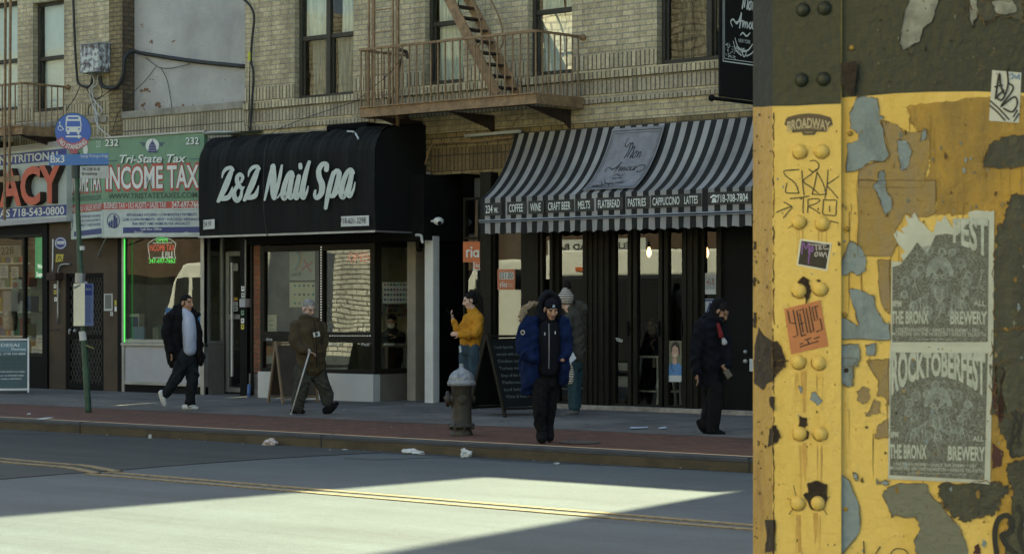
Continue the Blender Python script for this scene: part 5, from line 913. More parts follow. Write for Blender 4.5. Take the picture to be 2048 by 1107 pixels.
for seg in (((1598, 339), (1582, 340), (1568, 342), (1572, 352), (1590, 366), (1598, 386)), ((1598, 386), (1584, 386), (1571, 384), (1574, 366)), ((1604, 341), (1605, 364), (1608, 390)), ((1634, 338), (1620, 350), (1606, 362), (1622, 374), (1636, 386)), ((1634, 344), (1630, 366), (1624, 388)), ((1634, 344), (1646, 366), (1653, 388)), ((1624, 388), (1640, 389), (1653, 388)), ((1656, 340), (1654, 370), (1650, 396)), ((1677, 353), (1664, 362), (1654, 370), (1664, 382), (1676, 396)), ((1580, 397), (1600, 395), (1618, 392)), ((1607, 394), (1606, 410), (1606, 426)), ((1616, 400), (1616, 412), (1615, 425)), ((1616, 399), (1630, 397), (1640, 400), (1630, 408), (1618, 412), (1630, 420), (1640, 427)), ((1647, 399), (1660, 400), (1673, 401), (1672, 416), (1671, 430), (1658, 430), (1646, 428), (1646, 414), (1647, 399)), ((1659, 412), (1659, 417), (1659, 423)), ((1553, 424), (1568, 418), (1582, 413)), ((1568, 404), (1577, 409), (1584, 414), (1576, 424), (1567, 435)), ((1620, 322), (1630, 321), (1638, 330), (1634, 340), (1624, 343), (1618, 338)), ((1662, 442), (1670, 444), (1677, 446))): G_(2.0, *seg)
for x, y, dx, dy in ((1596, 1005, -14, -6), (1596, 1005, -6, -22), (1596, 1005, -12, 14), (1636, 1005, 16, -8), (1636, 1005, 12, 14), (1598, 443, -14, 8)): G_(1.2, (x + dx * .7, y + dy * .7), (x + dx, y + dy), (x + dx * 1.5, y + dy * 1.6))
mb.build('pen_graffiti', M['ink'], COL, recalc=False)
mb = MB(); mpw = lambda x, y, o: QW(*k8(x, y), .0034 + o * .3); D_ = lambda w, *p: stroke(mb, p, mpw, w=w, sub=4)
D_(30, (1410, 1100), (1400, 990), (1420, 910), (1470, 885), (1500, 930), (1480, 985), (1440, 1000), (1470, 1060), (1520, 1107)); D_(26, (1530, 840), (1560, 900), (1540, 1000), (1580, 1107)); D_(14, (1525, 290), (1500, 400), (1490, 540), (1530, 545)); D_(12, (1500, 300), (1540, 380), (1500, 460), (1545, 470)); D_(10, (1560, 300), (1530, 480)); D_(7, (650, 1035), (652, 1080), (652, 1130)); D_(7, (745, 1065), (725, 1095), (710, 1130)); D_(6, (800, 1110), (830, 1078), (880, 1080), (910, 1110)); D_(20, (1600, 900), (1640, 1000), (1600, 1100)); D_(16, (1580, 620), (1620, 700), (1570, 780))
D_(6, (250, 1080), (266, 1092), (272, 1107)) if 0 else None
mb.build('black_graffiti', M['ink'], COL, recalc=False)
# stickers and posters on the column
def sticker(label, pl, pts, m, cv, off, th=.0006): 
    mb = MB(); mb.prism(poly_px([cv(*p) for p in pts], pl, off), -pl.n * th); return mb
mb = sticker('', QA, [(205, 745), (215, 712), (228, 700), (290, 684), (350, 678), (420, 684), (482, 702), (490, 718), (496, 745), (470, 762), (455, 790), (400, 788), (385, 808), (320, 810), (308, 790), (255, 795), (240, 768)], None, k6, .001)
put_text(mb, 'BROADWAY', (0, 0, 0), (1, 0, 0), 1, QA.n, mi=1, bold=.03, off=.0012, mp=lambda u, v, o: QA(*k6(222 + u * 258, 780 - v * 56 - 100 * (u - u * u) * .95 + 8), .0014))
put_text(mb, 'INTERNATIONAL', (0, 0, 0), (1, 0, 0), 1, QA.n, mi=1, off=.0012, mp=lambda u, v, o: QA(*k6(285 + u * 130, 778 - v * 14 - 30 * (u - u * u)), .0014)); put_text(mb, 'MARKETS', (0, 0, 0), (1, 0, 0), 1, QA.n, mi=1, off=.0012, mp=lambda u, v, o: QA(*k6(325 + u * 52, 798 - v * 10), .0014))
tag(mb.build('sticker', [mat('badge_brown', (.105, .075, .045), .6, var=.2, vs=20), mat('badge_text', (.45, .38, .25), .6, var=0)]), 'dark brown badge sticker reading BROADWAY above the top yellow rivets', 'sticker')
mb = sticker('', QA, [(300, 352), (488, 377), (461, 543), (279, 508)], None, k7, .001); mb.quad(*[QA(*k7(*p), .0014) for p in ((308, 362), (479, 385), (454, 533), (288, 502))], 1)
mpq = lambda x, y, o: QA(*k7(x, y), .0013 + o * .3)
for s in (((310, 440), (318, 372), (335, 410), (352, 374), (352, 440)), ((352, 395), (360, 420), (352, 470), (350, 500)), ((368, 400), (370, 430), (380, 410), (372, 395))): stroke(mb, s, mpq, 2, w=7)
for s in (((356, 384), (400, 388), (446, 384), (452, 396)), ((395, 384), (398, 420)), ((410, 400), (425, 396), (412, 414), (432, 410)), ((440, 392), (445, 412), (470, 410)), ((388, 440), (400, 430), (405, 448), (392, 455), (388, 440)), ((415, 430), (420, 455), (430, 432), (436, 458), (450, 432), (462, 466))): stroke(mb, s, mpq, 3, w=5)
tag(mb.build('sticker', [M['white'], mat('sticker_black', (.028, .022, .02), .6, var=.5, vs=60), mat('purple_pen', (.22, .10, .36), .6, var=0), mat('pale_pen', (.5, .48, .5), .6, var=0)], recalc=False), 'tilted black sticker with white border and purple hand lettering on the column', 'sticker')
mb = sticker('', QA, [(204, 768), (418, 718), (470, 992), (246, 1042)], None, k7, .0016)
ex, ey = Vector((214, -50)) / 214, Vector((52, 274)) / 274
def mpy(x, y, o): return QA(*k7(204 + ex.x * x + ey.x * y, 768 + ex.y * x + ey.y * y), .0024 + o * .2)
for s in (((18, 18), (18, 90), (50, 100)), ((50, 20), (50, 170), (22, 176)), ((70, 180), (70, 30), (96, 30)), ((70, 110), (96, 108)), ((70, 180), (96, 178)), ((108, 22), (108, 170), (126, 170), (126, 30)), ((126, 170), (146, 168), (146, 20)), ((196, 30), (162, 32), (162, 110), (196, 108), (196, 170), (160, 176)), ((180, 30), (180, 100)), ((84, 50), (84, 160)), ((50, 240), (160, 232)), ((100, 215), (104, 236)), ((86, 208), (122, 204)), ((52, 224), (58, 224)), ((64, 223), (70, 222)), ((140, 214), (146, 213)), ((152, 212), (158, 211)), ((164, 210), (170, 209))): stroke(mb, [(a, b) for a, b in s] if len(s) > 2 else [s[0], ((s[0][0] + s[1][0]) / 2, (s[0][1] + s[1][1]) / 2), s[1]], mpy, 1, w=6.5, sub=1)
tag(mb.build('sticker', [mat('orange_paper', (.52, .20, .085), .7, var=.15, vs=30), M['ink']], recalc=False), 'orange sticker with black angular lettering between two rows of rivets', 'sticker')
mb = sticker('', QW, [(1450, 420), (1625, 436), (1610, 736), (1431, 722)], None, k6, .002); mpz = lambda x, y, o: QW(*k6(x, y), .0024 + o * .4)
for w, s in ((12, ((1470, 590), (1480, 510), (1494, 440), (1500, 510), (1520, 560))), (10, ((1466, 520), (1510, 510))), (11, ((1540, 430), (1545, 500), (1530, 560), (1505, 600), (1480, 580), (1520, 540))), (11, ((1550, 500), (1575, 520), (1560, 560), (1500, 640), (1580, 580), (1600, 620), (1570, 670), (1520, 650))), (9, ((1440, 605), (1490, 650), (1550, 715))), (9, ((1436, 632), (1480, 670), (1525, 720))), (8, ((1610, 680), (1580, 725))), (8, ((1600, 660), (1575, 700)))): stroke(mb, s, mpz, 1, w=w, sub=4)
for s in (((1556, 450), (1570, 440), (1575, 465), (1560, 470)), ((1585, 450), (1595, 470), (1610, 445), (1612, 475))): stroke(mb, s, mpz, 2, w=6)
tag(mb.build('sticker', [M['plate_white'], M['ink'], mat('blue_pen', (.08, .2, .42), .6, var=0)], recalc=False), 'white sticker with a thick black tag at the top right of the column', 'sticker')
# concert posters
inkm = mat('woodcut_print', (.05, .045, .032), .8, var=0); t_ = inkm.node_tree; b_ = t_.nodes['Principled BSDF']; co = t_.nodes.new('ShaderNodeTexCoord')
n_ = t_.nodes.new('ShaderNodeTexNoise'); n_.inputs['Scale'].default_value = 210; n_.inputs['Detail'].default_value = 4; n_.inputs['Distortion'].default_value = 2.5; t_.links.new(co.outputs['Object'], n_.inputs['Vector'])
r_ = t_.nodes.new('ShaderNodeValToRGB'); r_.color_ramp.elements[0].position = .42; r_.color_ramp.elements[0].color = (.075, .073, .062, 1); r_.color_ramp.elements[1].position = .66; r_.color_ramp.elements[1].color = (.27, .29, .27, 1); t_.links.new(n_.outputs[0], r_.inputs[0]); t_.links.new(r_.outputs[0], b_.inputs['Base Color'])
paper = mat('poster_paper', (.50, .53, .49), .8, var=.15, vs=12, bump=.3, bs=30); pale = mat('poster_print_pale', (.46, .50, .47), .8, var=.25, vs=60); artm = mat('poster_art_pale', (.33, .38, .37), .8, var=.4, vs=50)
def poster(label, outline, inkout, words, art, off):
    mb = MB(); mb.prism(poly_px(outline, QW, off), -QW.n * .0006); n = len(inkout); mb.add(poly_px(inkout, QW, off + .0005), [tuple(range(n))], 1)
    for s, L, Rr, h, bold in words: text_px(mb, s, QW, L, Rr, h, mi=2, off=off + .0012, bold=bold)
    if k7(0, 0)[1] < art[1] < 640: put_text(mb, 'FEST', (0, 0, 0), (1, 0, 0), 1, QW.n, mi=2, bold=.03, off=off, mp=lambda u, v, o: QW(*k7(1215 + u * 210, (lambda b: b + (235 - b) * v)(350 + 110 * (.4 + .6 * u) ** 2)), off + .0012))
    else: put_text(mb, 'ROCKTOBERFEST', (0, 0, 0), (1, 0, 0), 1, QW.n, mi=2, bold=.04, off=off, mp=lambda u, v, o: QW(*k8(808 + u * 538, (lambda b: b + (-42 + 10 * u - b) * v)(78 + 14 * u + 110 * (2 * u - 1) ** 2)), off + .0012))
    (cx, cy, rx, ry), mpo = art, lambda x, y, o: QW(x, y, off + .0005 + (o - .003) * .5 + .0002)
    random.seed(int(cx + cy))
    ar = lambda x, y, rx_, ry_, a0, a1, w, n=7: stroke(mb, [(x + rx_ * math.cos(R(a0 + (a1 - a0) * i / n)), y + ry_ * math.sin(R(a0 + (a1 - a0) * i / n)), w * random.uniform(.6, 1.3)) for i in range(n + 1)], mpo, 3, sub=2)
    for i in range(260):                                # engraved crowd: short curved pale cuts
        a = random.random() * 6.28; q = math.sqrt(random.random()); x, y = cx + rx * q * math.cos(a), cy + ry * q * math.sin(a); d = math.atan2(y - cy, x - cx) + 1.57 + random.uniform(-.6, .6); l = random.uniform(3, 8)
        stroke(mb, [(x, y), (x + l * .5 * math.cos(d), y + l * .5 * math.sin(d)), (x + l * math.cos(d + .5), y + l * math.sin(d + .5))], mpo, 3, sub=2, w=random.uniform(.4, .9))
    for k in range(16):                                 # a ring of hooded faces
        a = k * .393 + random.uniform(-.1, .1); q = random.uniform(.55, .88); x, y = cx + rx * q * math.cos(a), cy + ry * q * math.sin(a) + 4; f = random.uniform(7, 10)
        for r in (1.0, .82, .66): ar(x, y, f * r, f * 1.25 * r, 150, 390, 1.0)
        for e in (-1, 1): ar(x + e * f * .25, y - f * .05, f * .16, f * .14, 0, 330, .8, 5)
        for m in range(4): ar(x, y + f * (.3 + m * .16), f * .4, f * .12, 20, 160, .8, 4)
    for r in range(6): ar(cx, cy - ry * .18, 27 - r * 1.5, 36 - r * 2.2, 175, 365, 1.3, 12)      # hooded figure in the middle
    for r in range(5): ar(cx, cy - ry * .18, 17 - r * 2, 24 - r * 2.5, 190, 350, 1.1, 9)
    for e in (-1, 1):
        for r in (6, 4.4, 2.8): ar(cx + e * 8, cy - ry * .14, r, r * .8, 0, 330, 1.0, 8)
    stroke(mb, [(cx - 1, cy - ry * .1), (cx - 3, cy + 3), (cx + 3, cy + 4)], mpo, 3, sub=3, w=1.4)
    for i in range(15): stroke(mb, [(cx - 16 + i * 2.3, cy + 8 + abs(i - 7) * -.6), (cx - 15 + i * 2.1 + math.sin(i) * 2, cy + 26), (cx - 9 + i * 1.3, cy + 42 - abs(i - 7) * 1.6)], mpo, 3, sub=3, w=1.1)
    for e in (-1, 1):
        for i in range(6): stroke(mb, [(cx + e * (22 + i * 4), cy + 20 + i * 3), (cx + e * (26 + i * 6), cy + ry * .55), (cx + e * (20 + i * 9), cy + ry * .9)], mpo, 3, sub=3, w=1.2)
    for i in range(9):                                  # wrinkles in the pasted sheet
        x, y = cx + random.uniform(-85, 85), cy + random.uniform(-ry, ry); stroke(mb, [(x, y, .3), (x + random.uniform(-8, 8), y + 18, .9), (x + random.uniform(-14, 14), y + 40, .3)], mpo, 0, sub=3)
    return tag(mb.build('poster', [paper, inkm, pale, artm], recalc=False), label, 'poster')
up_out = [k7(*p) for p in [(842, 995), (846, 485), (925, 490), (900, 450), (930, 430), (885, 380), (860, 325), (880, 300), (920, 320), (905, 290), (945, 270), (930, 210), (960, 230), (985, 192), (1010, 240), (1040, 262), (1060, 290), (1096, 318), (1118, 240), (1140, 250), (1165, 212), (1195, 260), (1222, 302), (1235, 262), (1262, 238), (1285, 245), (1312, 228), (1306, 192), (1350, 180), (1440, 188), (1462, 182), (1456, 995)]]
up_ink = [k7(*p) for p in [(851, 968), (853, 520), (900, 505), (960, 430), (1000, 370), (1060, 440), (1110, 330), (1170, 320), (1240, 330), (1310, 250), (1430, 240), (1424, 968)]]
def wl(y, s=1): return y
poster('upper of two dark concert posters, its top torn away, on the column', up_out, up_ink, [('THE BRONX', k7(848, 858), k7(1072, 856), 72 / 2.993, .03), ('BREWERY', k7(1200, 858), k7(1420, 860), 72 / 2.993, .03), ('LESS THAN NONE • GRACE THE ENEMY • CRY', k7(876, 903), k7(1376, 910), 7, .01), ('MONSTERS ON THE HORIZON • KREATE TELASETH', k7(853, 928), k7(1412, 934), 7, .01), ('LIVE MUSIC FROM 7PM TILL LATE', k7(995, 956), k7(1240, 958), 3.4, 0), ('8PM', k7(855, 755), k7(908, 755), 11, .03), ('ALL', k7(1340, 750), k7(1412, 752), 10, .02)], (1500 + 1135 / 2.993, 360 + 610 / 2.993, 88, 78), .0036)
lo_out = [k7(840, 975), k7(1455, 985), k8(1387, 0), k8(1374, 709), k8(1300, 700), k8(790, 678), k8(797, 0)]
lo_ink = [k7(850, 1030), k7(1425, 1035), k8(1360, 0), k8(1341, 684), k8(800, 655), k8(806, 0)]
poster('lower of two dark concert posters, whole, with wavy pale lettering along the top', lo_out, lo_ink, [('THE BRONX', k8(800, 556), k8(1012, 560), 26, .03), ('BREWERY', k8(1134, 566), k8(1345, 572), 26, .03), ('LESS THAN NONE • GRACE THE ENEMY • CRY', k8(824, 598), k8(1300, 612), 5.8, .01), ('MONSTERS ON THE HORIZON • KREATE TELASETH', k8(803, 622), k8(1338, 640), 6, .01), ('LIVE MUSIC FROM 7PM TILL LATE', k8(920, 646), k8(1240, 656), 3, 0), ('8PM', k8(806, 440), k8(850, 440), 11, .03), ('ALL', k8(1275, 460), k8(1340, 462), 10, .02)], (1500 + 1075 / 2.861, 720 + 290 / 2.861, 86, 68), .0026)
random.seed(11)
# ================================================================ STREET FURNITURE
# bus stop pole
bp_ = gnd(176, 824, .185)
BS = thing('bus_stop_pole', 'leaning green bus stop pole with a round blue sign and route plates', 'bus stop', bp_)
db = (bp_ - CAM).dot(VW)
def bs(px, py, off=0.0): return CAM + ray(px, py) * (db - off)
M['polegreen'] = mat('pole_green', (.035, .085, .05), .5, var=.5, vs=6, stretch=(2, 2, .7))
mb = MB(); mb.tube(cat_rom([bs(177, 828), bs(173, 760), bs(169, 690), bs(163, 580), bs(159, 500), bs(155, 400), bs(152, 300), bs(150, 270)], 4), [.048] * 9 + [.042] * 8 + [.036] * 12, 12); mb.build('pole', M['polegreen'], BS, smooth=True)
mb = MB(); mb.tube([bs(152, 356), bs(151, 306)], .062, 12); mb.build('sleeve', mat('sleeve_dark', (.03, .045, .04), .5), BS)
class Cam_pl:                                           # plane of the pole facing the street corner
    def __init__(s, yaw, off=0): s.e = RT * math.cos(yaw) + VW * math.sin(yaw); s.n = s.e.cross(UP) * 1.0; s.p = bp_.copy(); s.n = -s.n if s.n.dot(VW) > 0 else s.n; s.o = off
    def __call__(s, px, py, off=0.0):
        r = ray(px, py); t = (s.p + s.n * (off + s.o) - CAM).dot(s.n) / r.dot(s.n); return CAM + r * t
pb = Cam_pl(R(4), .06)
def disc(mb, pl, cx, cy, r, off, mi, a0=0, a1=360, r0=0, n=40):
    A = [R(a0 + (a1 - a0) * i / n) for i in range(n + 1)]
    if r0: mb.add([pl(cx + r * math.cos(a), cy + r * math.sin(a), off) for a in A] + [pl(cx + r0 * math.cos(a), cy + r0 * math.sin(a), off) for a in A], [(i, i + 1, n + 2 + i, n + 1 + i) for i in range(n)], mi)
    else: mb.add([pl(cx + r * math.cos(a), cy + r * math.sin(a), off) for a in A[:-1]], [tuple(range(n))], mi)
mb = MB(); q = [pb(146 + 37 * math.cos(a), 262 + 37 * math.sin(a), 0) for a in [i * math.pi / 20 for i in range(40)]]; mb.prism(q, -pb.n * .012, 0); disc(mb, pb, 146, 262, 35.5, .003, 1)
mb.prism([pb(138, 298, .0), pb(157, 298, .0), pb(155, 307, .0), pb(141, 307, .0)], -pb.n * .012, 2); disc(mb, pb, 146, 262, 38.5, .006, 2, 32, 152, 24)
put_text(mb, 'NO STANDING', (0, 0, 0), (1, 0, 0), 1, pb.n, mi=3, bold=.03, mp=lambda u, v, o: pb(146 + (36 - v * 8.5) * math.cos(R(145 - 107 * u)), 262 + (36 - v * 8.5) * math.sin(R(145 - 107 * u)), .01))
mpd = lambda x, y, o: pb(x, y, .005 + o * .5)
mb.add([mpd(x, y, 0) for x, y in ((132, 234), (136, 231), (156, 231), (161, 234), (163, 250), (162, 264), (132, 264), (131, 250))], [tuple(range(8))], 3); mb.add([mpd(x, y, .004) for x, y in ((134, 242), (160, 242), (161, 253), (133, 253))], [(0, 1, 2, 3)], 1); mb.add([mpd(x, y, .004) for x, y in ((136, 234), (157, 234), (157, 238), (136, 238))], [(0, 1, 2, 3)], 1)
for x in (134, 154): mb.add([mpd(a, b, 0) for a, b in ((x, 264), (x + 5, 264), (x + 5, 268), (x, 268))], [(0, 1, 2, 3)], 3)
disc(mb, pb, 136, 258, 1.8, .009, 1, n=10); disc(mb, pb, 158, 258, 1.8, .009, 1, n=10)
stroke(mb, [(133, 273, 3), (145, 273, 3), (158, 273, 3)], mpd, 3); mb.add([mpd(x, y, .004) for x, y in ((156, 268.5), (164, 273), (156, 277.5))], [(0, 1, 2)], 3)
disc(mb, pb, 121, 256, 5.5, .008, 3, 20, 300, 4.3); stroke(mb, [(119.5, 247, 1.6), (120, 252, 1.6), (124, 254, 1.6), (127, 259, 1.6)], mpd, 3); disc(mb, pb, 119.5, 245, 1.6, .008, 3, n=10)
mb.build('round_sign', [M['polegreen'], mat('bus_blue', (.02, .10, .42), .4, var=.12, vs=6), mat('faded_red', (.42, .11, .14), .5, var=.25, vs=8), M['white_txt']], BS, recalc=False)
mb = MB(); mb.prism([pb(98, 310), pb(217, 306), pb(217, 329), pb(98, 331)], -pb.n * .012, 0); text_px(mb, 'Bx3', pb, (101, 325), (129, 324.5), 13.5, mi=1, bold=.02, off=.006); text_px(mb, 'George Washington Bridge', pb, (161.5, 315), (216, 314.5), 6.2, mi=1, off=.006); mb.prism([pb(160, 329.4), pb(217, 329.2), pb(217, 331.5), pb(160, 331.5)], -pb.n * .014, 2); mb.build('route_plate', [mat('plate_blue', (.03, .15, .42), .4, var=.1), M['white_txt'], M['ink']], BS)
mb = MB(); mb.prism([pb(160, 333), pb(217, 331), pb(218, 356), pb(160, 357)], -pb.n * .012, 0); text_px(mb, 'W 238 St &', pb, (164, 341), (200, 340.5), 6, mi=1, bold=.01, off=.005); text_px(mb, 'Broadway', pb, (164, 350), (195, 349.5), 6, mi=1, bold=.01, off=.005); mb.build('stop_plate', [M['offwhite'], M['ink']], BS)
mb = MB(); g = [bs(147, 608, .06), bs(169.5, 608, .16), bs(187, 608, .02), bs(168, 608, -.1)]
ztop, zbot = bs(160, 567).z, bs(160, 651).z
for i, mi in ((0, 0), (1, 1), (2, 2), (3, 2)): p, q = g[i], g[(i + 1) % 4]; mb.quad(zed(p, zbot), zed(q, zbot), zed(q, ztop), zed(p, ztop), mi)
mb.add([zed(p, ztop) for p in g], [(0, 1, 2, 3)], 2); mb.add([zed(p, zbot) for p in g], [(0, 1, 2, 3)], 2)
pr = Pln(g[1], g[2]); pq2 = Pln(g[0], g[1])
mb.quad(pr(170.5, 568, .004), pr(184, 569, .004), pr(184, 590, .004), pr(170.5, 590, .004), 3)
for k in range(15): mb.quad(*[pr(x, y, .004) for x, y in ((171.5, 594 + k * 3.5), (171.5 + random.uniform(8, 13), 594 + k * 3.5), (182, 595 + k * 3.5), (171.5, 595 + k * 3.5))], 3)
for k in range(11): mb.quad(*[pq2(x, y, .003) for x, y in ((149, 572 + k * 6.6), (167.5, 573 + k * 6.6), (167.5, 573.6 + k * 6.6), (149, 572.6 + k * 6.6))], 4)
text_px(mb, 'Bx3 bus', pr, (171.5, 580), (182, 580), 4.5, mi=4, off=.008)
mb.build('timetable_box', [mat('timetable_cream', (.66, .66, .50), .5, var=.1), mat('timetable_blue', (.20, .25, .40), .5, var=.1), M['alu_paint'], mat('timetable_ink', (.05, .07, .25), .5, var=0), M['white_txt']], BS, recalc=False)
mb = MB(); mb.tube([bs(160, 566), bs(161, 546)], .075, 12); mb.tube([bs(150, 575, .05), bs(162, 570, .1), bs(174, 566, .05)], .03, 6); mb.build('clamp', M['steel'], BS)
mb = MB(); mb.tube([bs(165, 662), bs(167, 680)], .055, 12); mb.tube([bs(155 + 8, 492), bs(155.5 + 8, 500)], .044, 12); mb.build('paper_wrap', M['plate_white'], BS)
mb = MB(); mb.bar(bs(172, 690, .04), bs(188, 696, .04), .05, .008); tag(mb.build('tape_strip', mat('tape_yellow', (.35, .33, .10), .6)), 'loose yellowish tape end stuck on the bus stop pole', 'tape')
# fire hydrant
hp = gnd(923, 872, .157); dh = (hp - CAM).dot(VW); HY = thing('fire_hydrant', 'dark fire hydrant with a silver bonnet standing by the kerb', 'hydrant', hp); s = dh / FPX
M['hyd'] = mat('hydrant_brown', (.030, .025, .016), .55, var=.6, vs=9, bump=.6, bs=30); M['hyds'] = mat('hydrant_silver', (.25, .27, .285), .5, metal=.4, var=.5, vs=14, bump=.3, bs=40)
def hz(py): return (872 - py) * s
mb = MB(); mb.lathe(hp, [(.135, -.02), (.135, .03), (.125, .06), (.115, hz(856)), (.15, hz(855)), (.155, hz(849)), (.13, hz(847)), (.122, hz(843)), (.118, hz(800)), (.122, hz(774)), (.135, hz(770))], 26); mb.build('barrel', M['hyd'], HY, smooth=True)
for a in range(8): b = MB(); t = a * .785 + .2; b.lathe(hp + Vector((.138 * math.cos(t), .138 * math.sin(t), hz(856))), [(.02, -.012), (.02, .055), (.0001, .06)], 6); b.build('bolt', M['hyd'], HY)
mb = MB(); n = 40; prof = [(.165, hz(770)), (.17, hz(766)), (.165, hz(762)), (.15, hz(760)), (.143, hz(754)), (.12, hz(746)), (.085, hz(741)), (.05, hz(738))]
vs = []; 
for r, z in prof: vs += [hp + Vector((math.cos(2 * math.pi * k / n) * r * (1 + .035 * (k % 4 < 2) * (z > hz(759))), math.sin(2 * math.pi * k / n) * r * (1 + .035 * (k % 4 < 2) * (z > hz(759))), z)) for k in range(n)]
mb.add(vs, [(i * n + k, i * n + (k + 1) % n, (i + 1) * n + (k + 1) % n, (i + 1) * n + k) for i in range(len(prof) - 1) for k in range(n)] + [tuple(range(n)), tuple(range((len(prof) - 1) * n, len(prof) * n))]); mb.lathe(hp + UP * hz(738), [(.05, 0), (.03, .02), (.026, .03), (.024, .065), (.0001, .07)], 8); mb.build('bonnet', M['hyds'], HY, smooth=False)
def cap(c, d, r, l):
    d = d.normalized(); x = d.orthogonal().normalized(); b = MB(); b.lathe(c, [(r * .8, -.08), (r * .8, l * .3), (r, l * .35), (r, l * .8), (r * .8, l * .95), (r * .35, l), (r * .3, l * 1.3), (.0001, l * 1.32)], 16, ax=(x, d.cross(x), d)); b.build('nozzle_cap', M['hyd'], HY, smooth=False)
cap(hp + UP * hz(797) - RT * .12, -RT, .095, .07); cap(hp + UP * hz(798) - VW * .11 + RT * .01, -VW + RT * .12, .052, .05); cap(hp + UP * hz(797) + RT * .1 + VW * .03, RT * .6 + VW, .052, .05)
# A-frame boards
M['wood'] = mat('board_wood', (.17, .115, .06), .6, var=.4, vs=4, stretch=(6, 6, 1)); M['chalk'] = mat('chalkboard', (.010, .012, .012), .8, spec=.12, var=.35, vs=3)
def aframe(label, p, e, width, hgt, spread, fm, bm_, texts=(), cat_='sign board', low=.1, inner=None):
    e = e.normalized(); n = Vector((e.y, -e.x, 0)); AF = thing('sandwich_board', label, cat_, p)
    for sg, nm in ((1, 'front_panel'), (-1, 'back_panel')):
        f = MB(); bd = MB(); top = p + UP * hgt
        def W(u, v, o=0.0): return p + e * (u * width) + n * sg * (spread / 2 * (1 - v)) + UP * (hgt * v) + (n * sg + UP * (spread / 2 / hgt)).normalized() * o
        for u in (0.02, .98): f.bar(W(u, 0), W(u, 1), .045, .03, side=e)
        f.bar(W(.05, .97), W(.95, .97), .03, .06, side=n); f.bar(W(.05, low), W(.95, low), .03, .05, side=n); f.build('frame', M[fm], AF, bevel=.004)
        bd.add([W(.06, low + .02, -.004), W(.94, low + .02, -.004), W(.94, .94, -.004), W(.06, .94, -.004), W(.06, low + .02, .006), W(.94, low + .02, .006), W(.94, .94, .006), W(.06, .94, .006)], [(0, 1, 2, 3), (4, 5, 6, 7), (0, 1, 5, 4), (1, 2, 6, 5), (2, 3, 7, 6), (3, 0, 4, 7)])
        bo = bd.build('board', bm_ if sg > 0 else (inner or bm_), AF)
        if sg > 0 and texts:
            t = MB(); ms = []
            for (s, u0, u1, v, h, m) in texts:
                if m not in ms: ms.append(m)
                if s: put_text(t, s, (0, 0, 0), (1, 0, 0), 1, n, mi=ms.index(m), bold=.015, mp=lambda u, vv, o: W(u0 + (u1 - u0) * u, v + vv * h, .009))
                else: t.quad(W(u0, v, .0078), W(u1, v, .0078), W(u1, v + h, .0078), W(u0, v + h, .0078), ms.index(m))
            t.build('board_lettering', [M[m] for m in ms], bo, recalc=False)
    return AF
ey_ = Vector((.15, 1, 0))
M['chalktext'] = mat('chalk', (.10, .115, .11), .9, var=.4, vs=20)
M['brownboard'] = mat('brown_board', (.055, .042, .028), .8, var=.3)
p = gnd(550, 806, .25); aframe('wooden A-frame chalkboard behind the old man with the cane', p, Vector((.25, 1, 0)), .62, .93, .46, 'wood', M['brownboard'], inner=M['brownboard'])
p = gnd(972, 832, .235); rows = []
for k, s in enumerate(('Lunch Specials', 'served with soup', 'Chicken wrap', 'Turkey melt', 'Soup of the day', 'Flatbread', 'Iced latte', 'Wine & beer')): rows.append((s, .14, .62 + .22 * random.random(), .82 - k * .085, .035, 'chalktext'))
aframe('black framed A-frame chalkboard by the hydrant, faint chalk writing on it', p, Vector((.12, 1, 0)), .66, 1.1, .75, 'bronze', M['chalk'], rows)
p = gnd(-6, 784, .26); ef = RT * math.cos(R(12)) + VW * math.sin(R(12)) 
M['teal'] = mat('teal_print', (.045, .085, .085), .5, var=.15); M['teal_lt'] = mat('teal_header', (.12, .20, .22), .5, var=.1)
aframe('white framed A-frame vaccine sign in front of the pharmacy', p - ef * .05, ef, .58, .92, .5, 'white', M['teal'], [('', .06, .94, .74, .2, 'teal_lt'), ('DESAI', .2, .72, .84, .055, 'white_txt'), ('Pharmacy', .5, .92, .775, .04, 'white_txt'), ('TEL: (718) 543-0800', .06, .9, .69, .035, 'white_txt'), ('COVID, FLU', .1, .92, .57, .075, 'greendk'), ('& OTHER VACCINES', .1, .9, .50, .04, 'greendk'), ('NOW AVAILABLE', .1, .92, .435, .045, 'greendk'), ('FREE HOME DELIVERY ON ALL ORDERS', .1, .88, .37, .022, 'white_txt'), ('WALK IN - NO APPOINTMENT NEEDED', .1, .85, .3, .022, 'white_txt'), ('SE HABLA ESPAÑOL', .1, .8, .24, .022, 'white_txt')], low=.06)
# litter
def crumple(label, px, py, z, r, m, sx=1, sy=1, szz=.6, name='paper_scrap'):
    c = gnd(px, py, z)
    if z < .05 and c.y > YK - .12: c = at(px, py, YK - .13); c.z = 0
    r *= 1.7 if r > .04 else 1.3; bm = bmesh.new(); bmesh.ops.create_icosphere(bm, subdivisions=3, radius=1); ph = Vector((px, py, 0)) * .37
    for v in bm.verts:
        k = .75 + .5 * noise.noise(v.co * 1.7 + ph) + .25 * noise.noise(v.co * 4 + ph); v.co = Vector((v.co.x * r * k * sx, v.co.y * r * k * sy, max(-.002, v.co.z * r * k * szz + r * szz * .5)))
    me = bpy.data.meshes.new(name); bm.to_mesh(me); bm.free(); me.materials.append(m); o = bpy.data.objects.new(name, me); sc.collection.objects.link(o); o.location = c; tag(o, label, 'litter', 'litter along the kerb')
wp = mat('paper_white', (.5, .52, .51), .8, var=.2, vs=30); wpb = mat('striped_bag', (.46, .40, .37), .8, var=.6, vs=30)
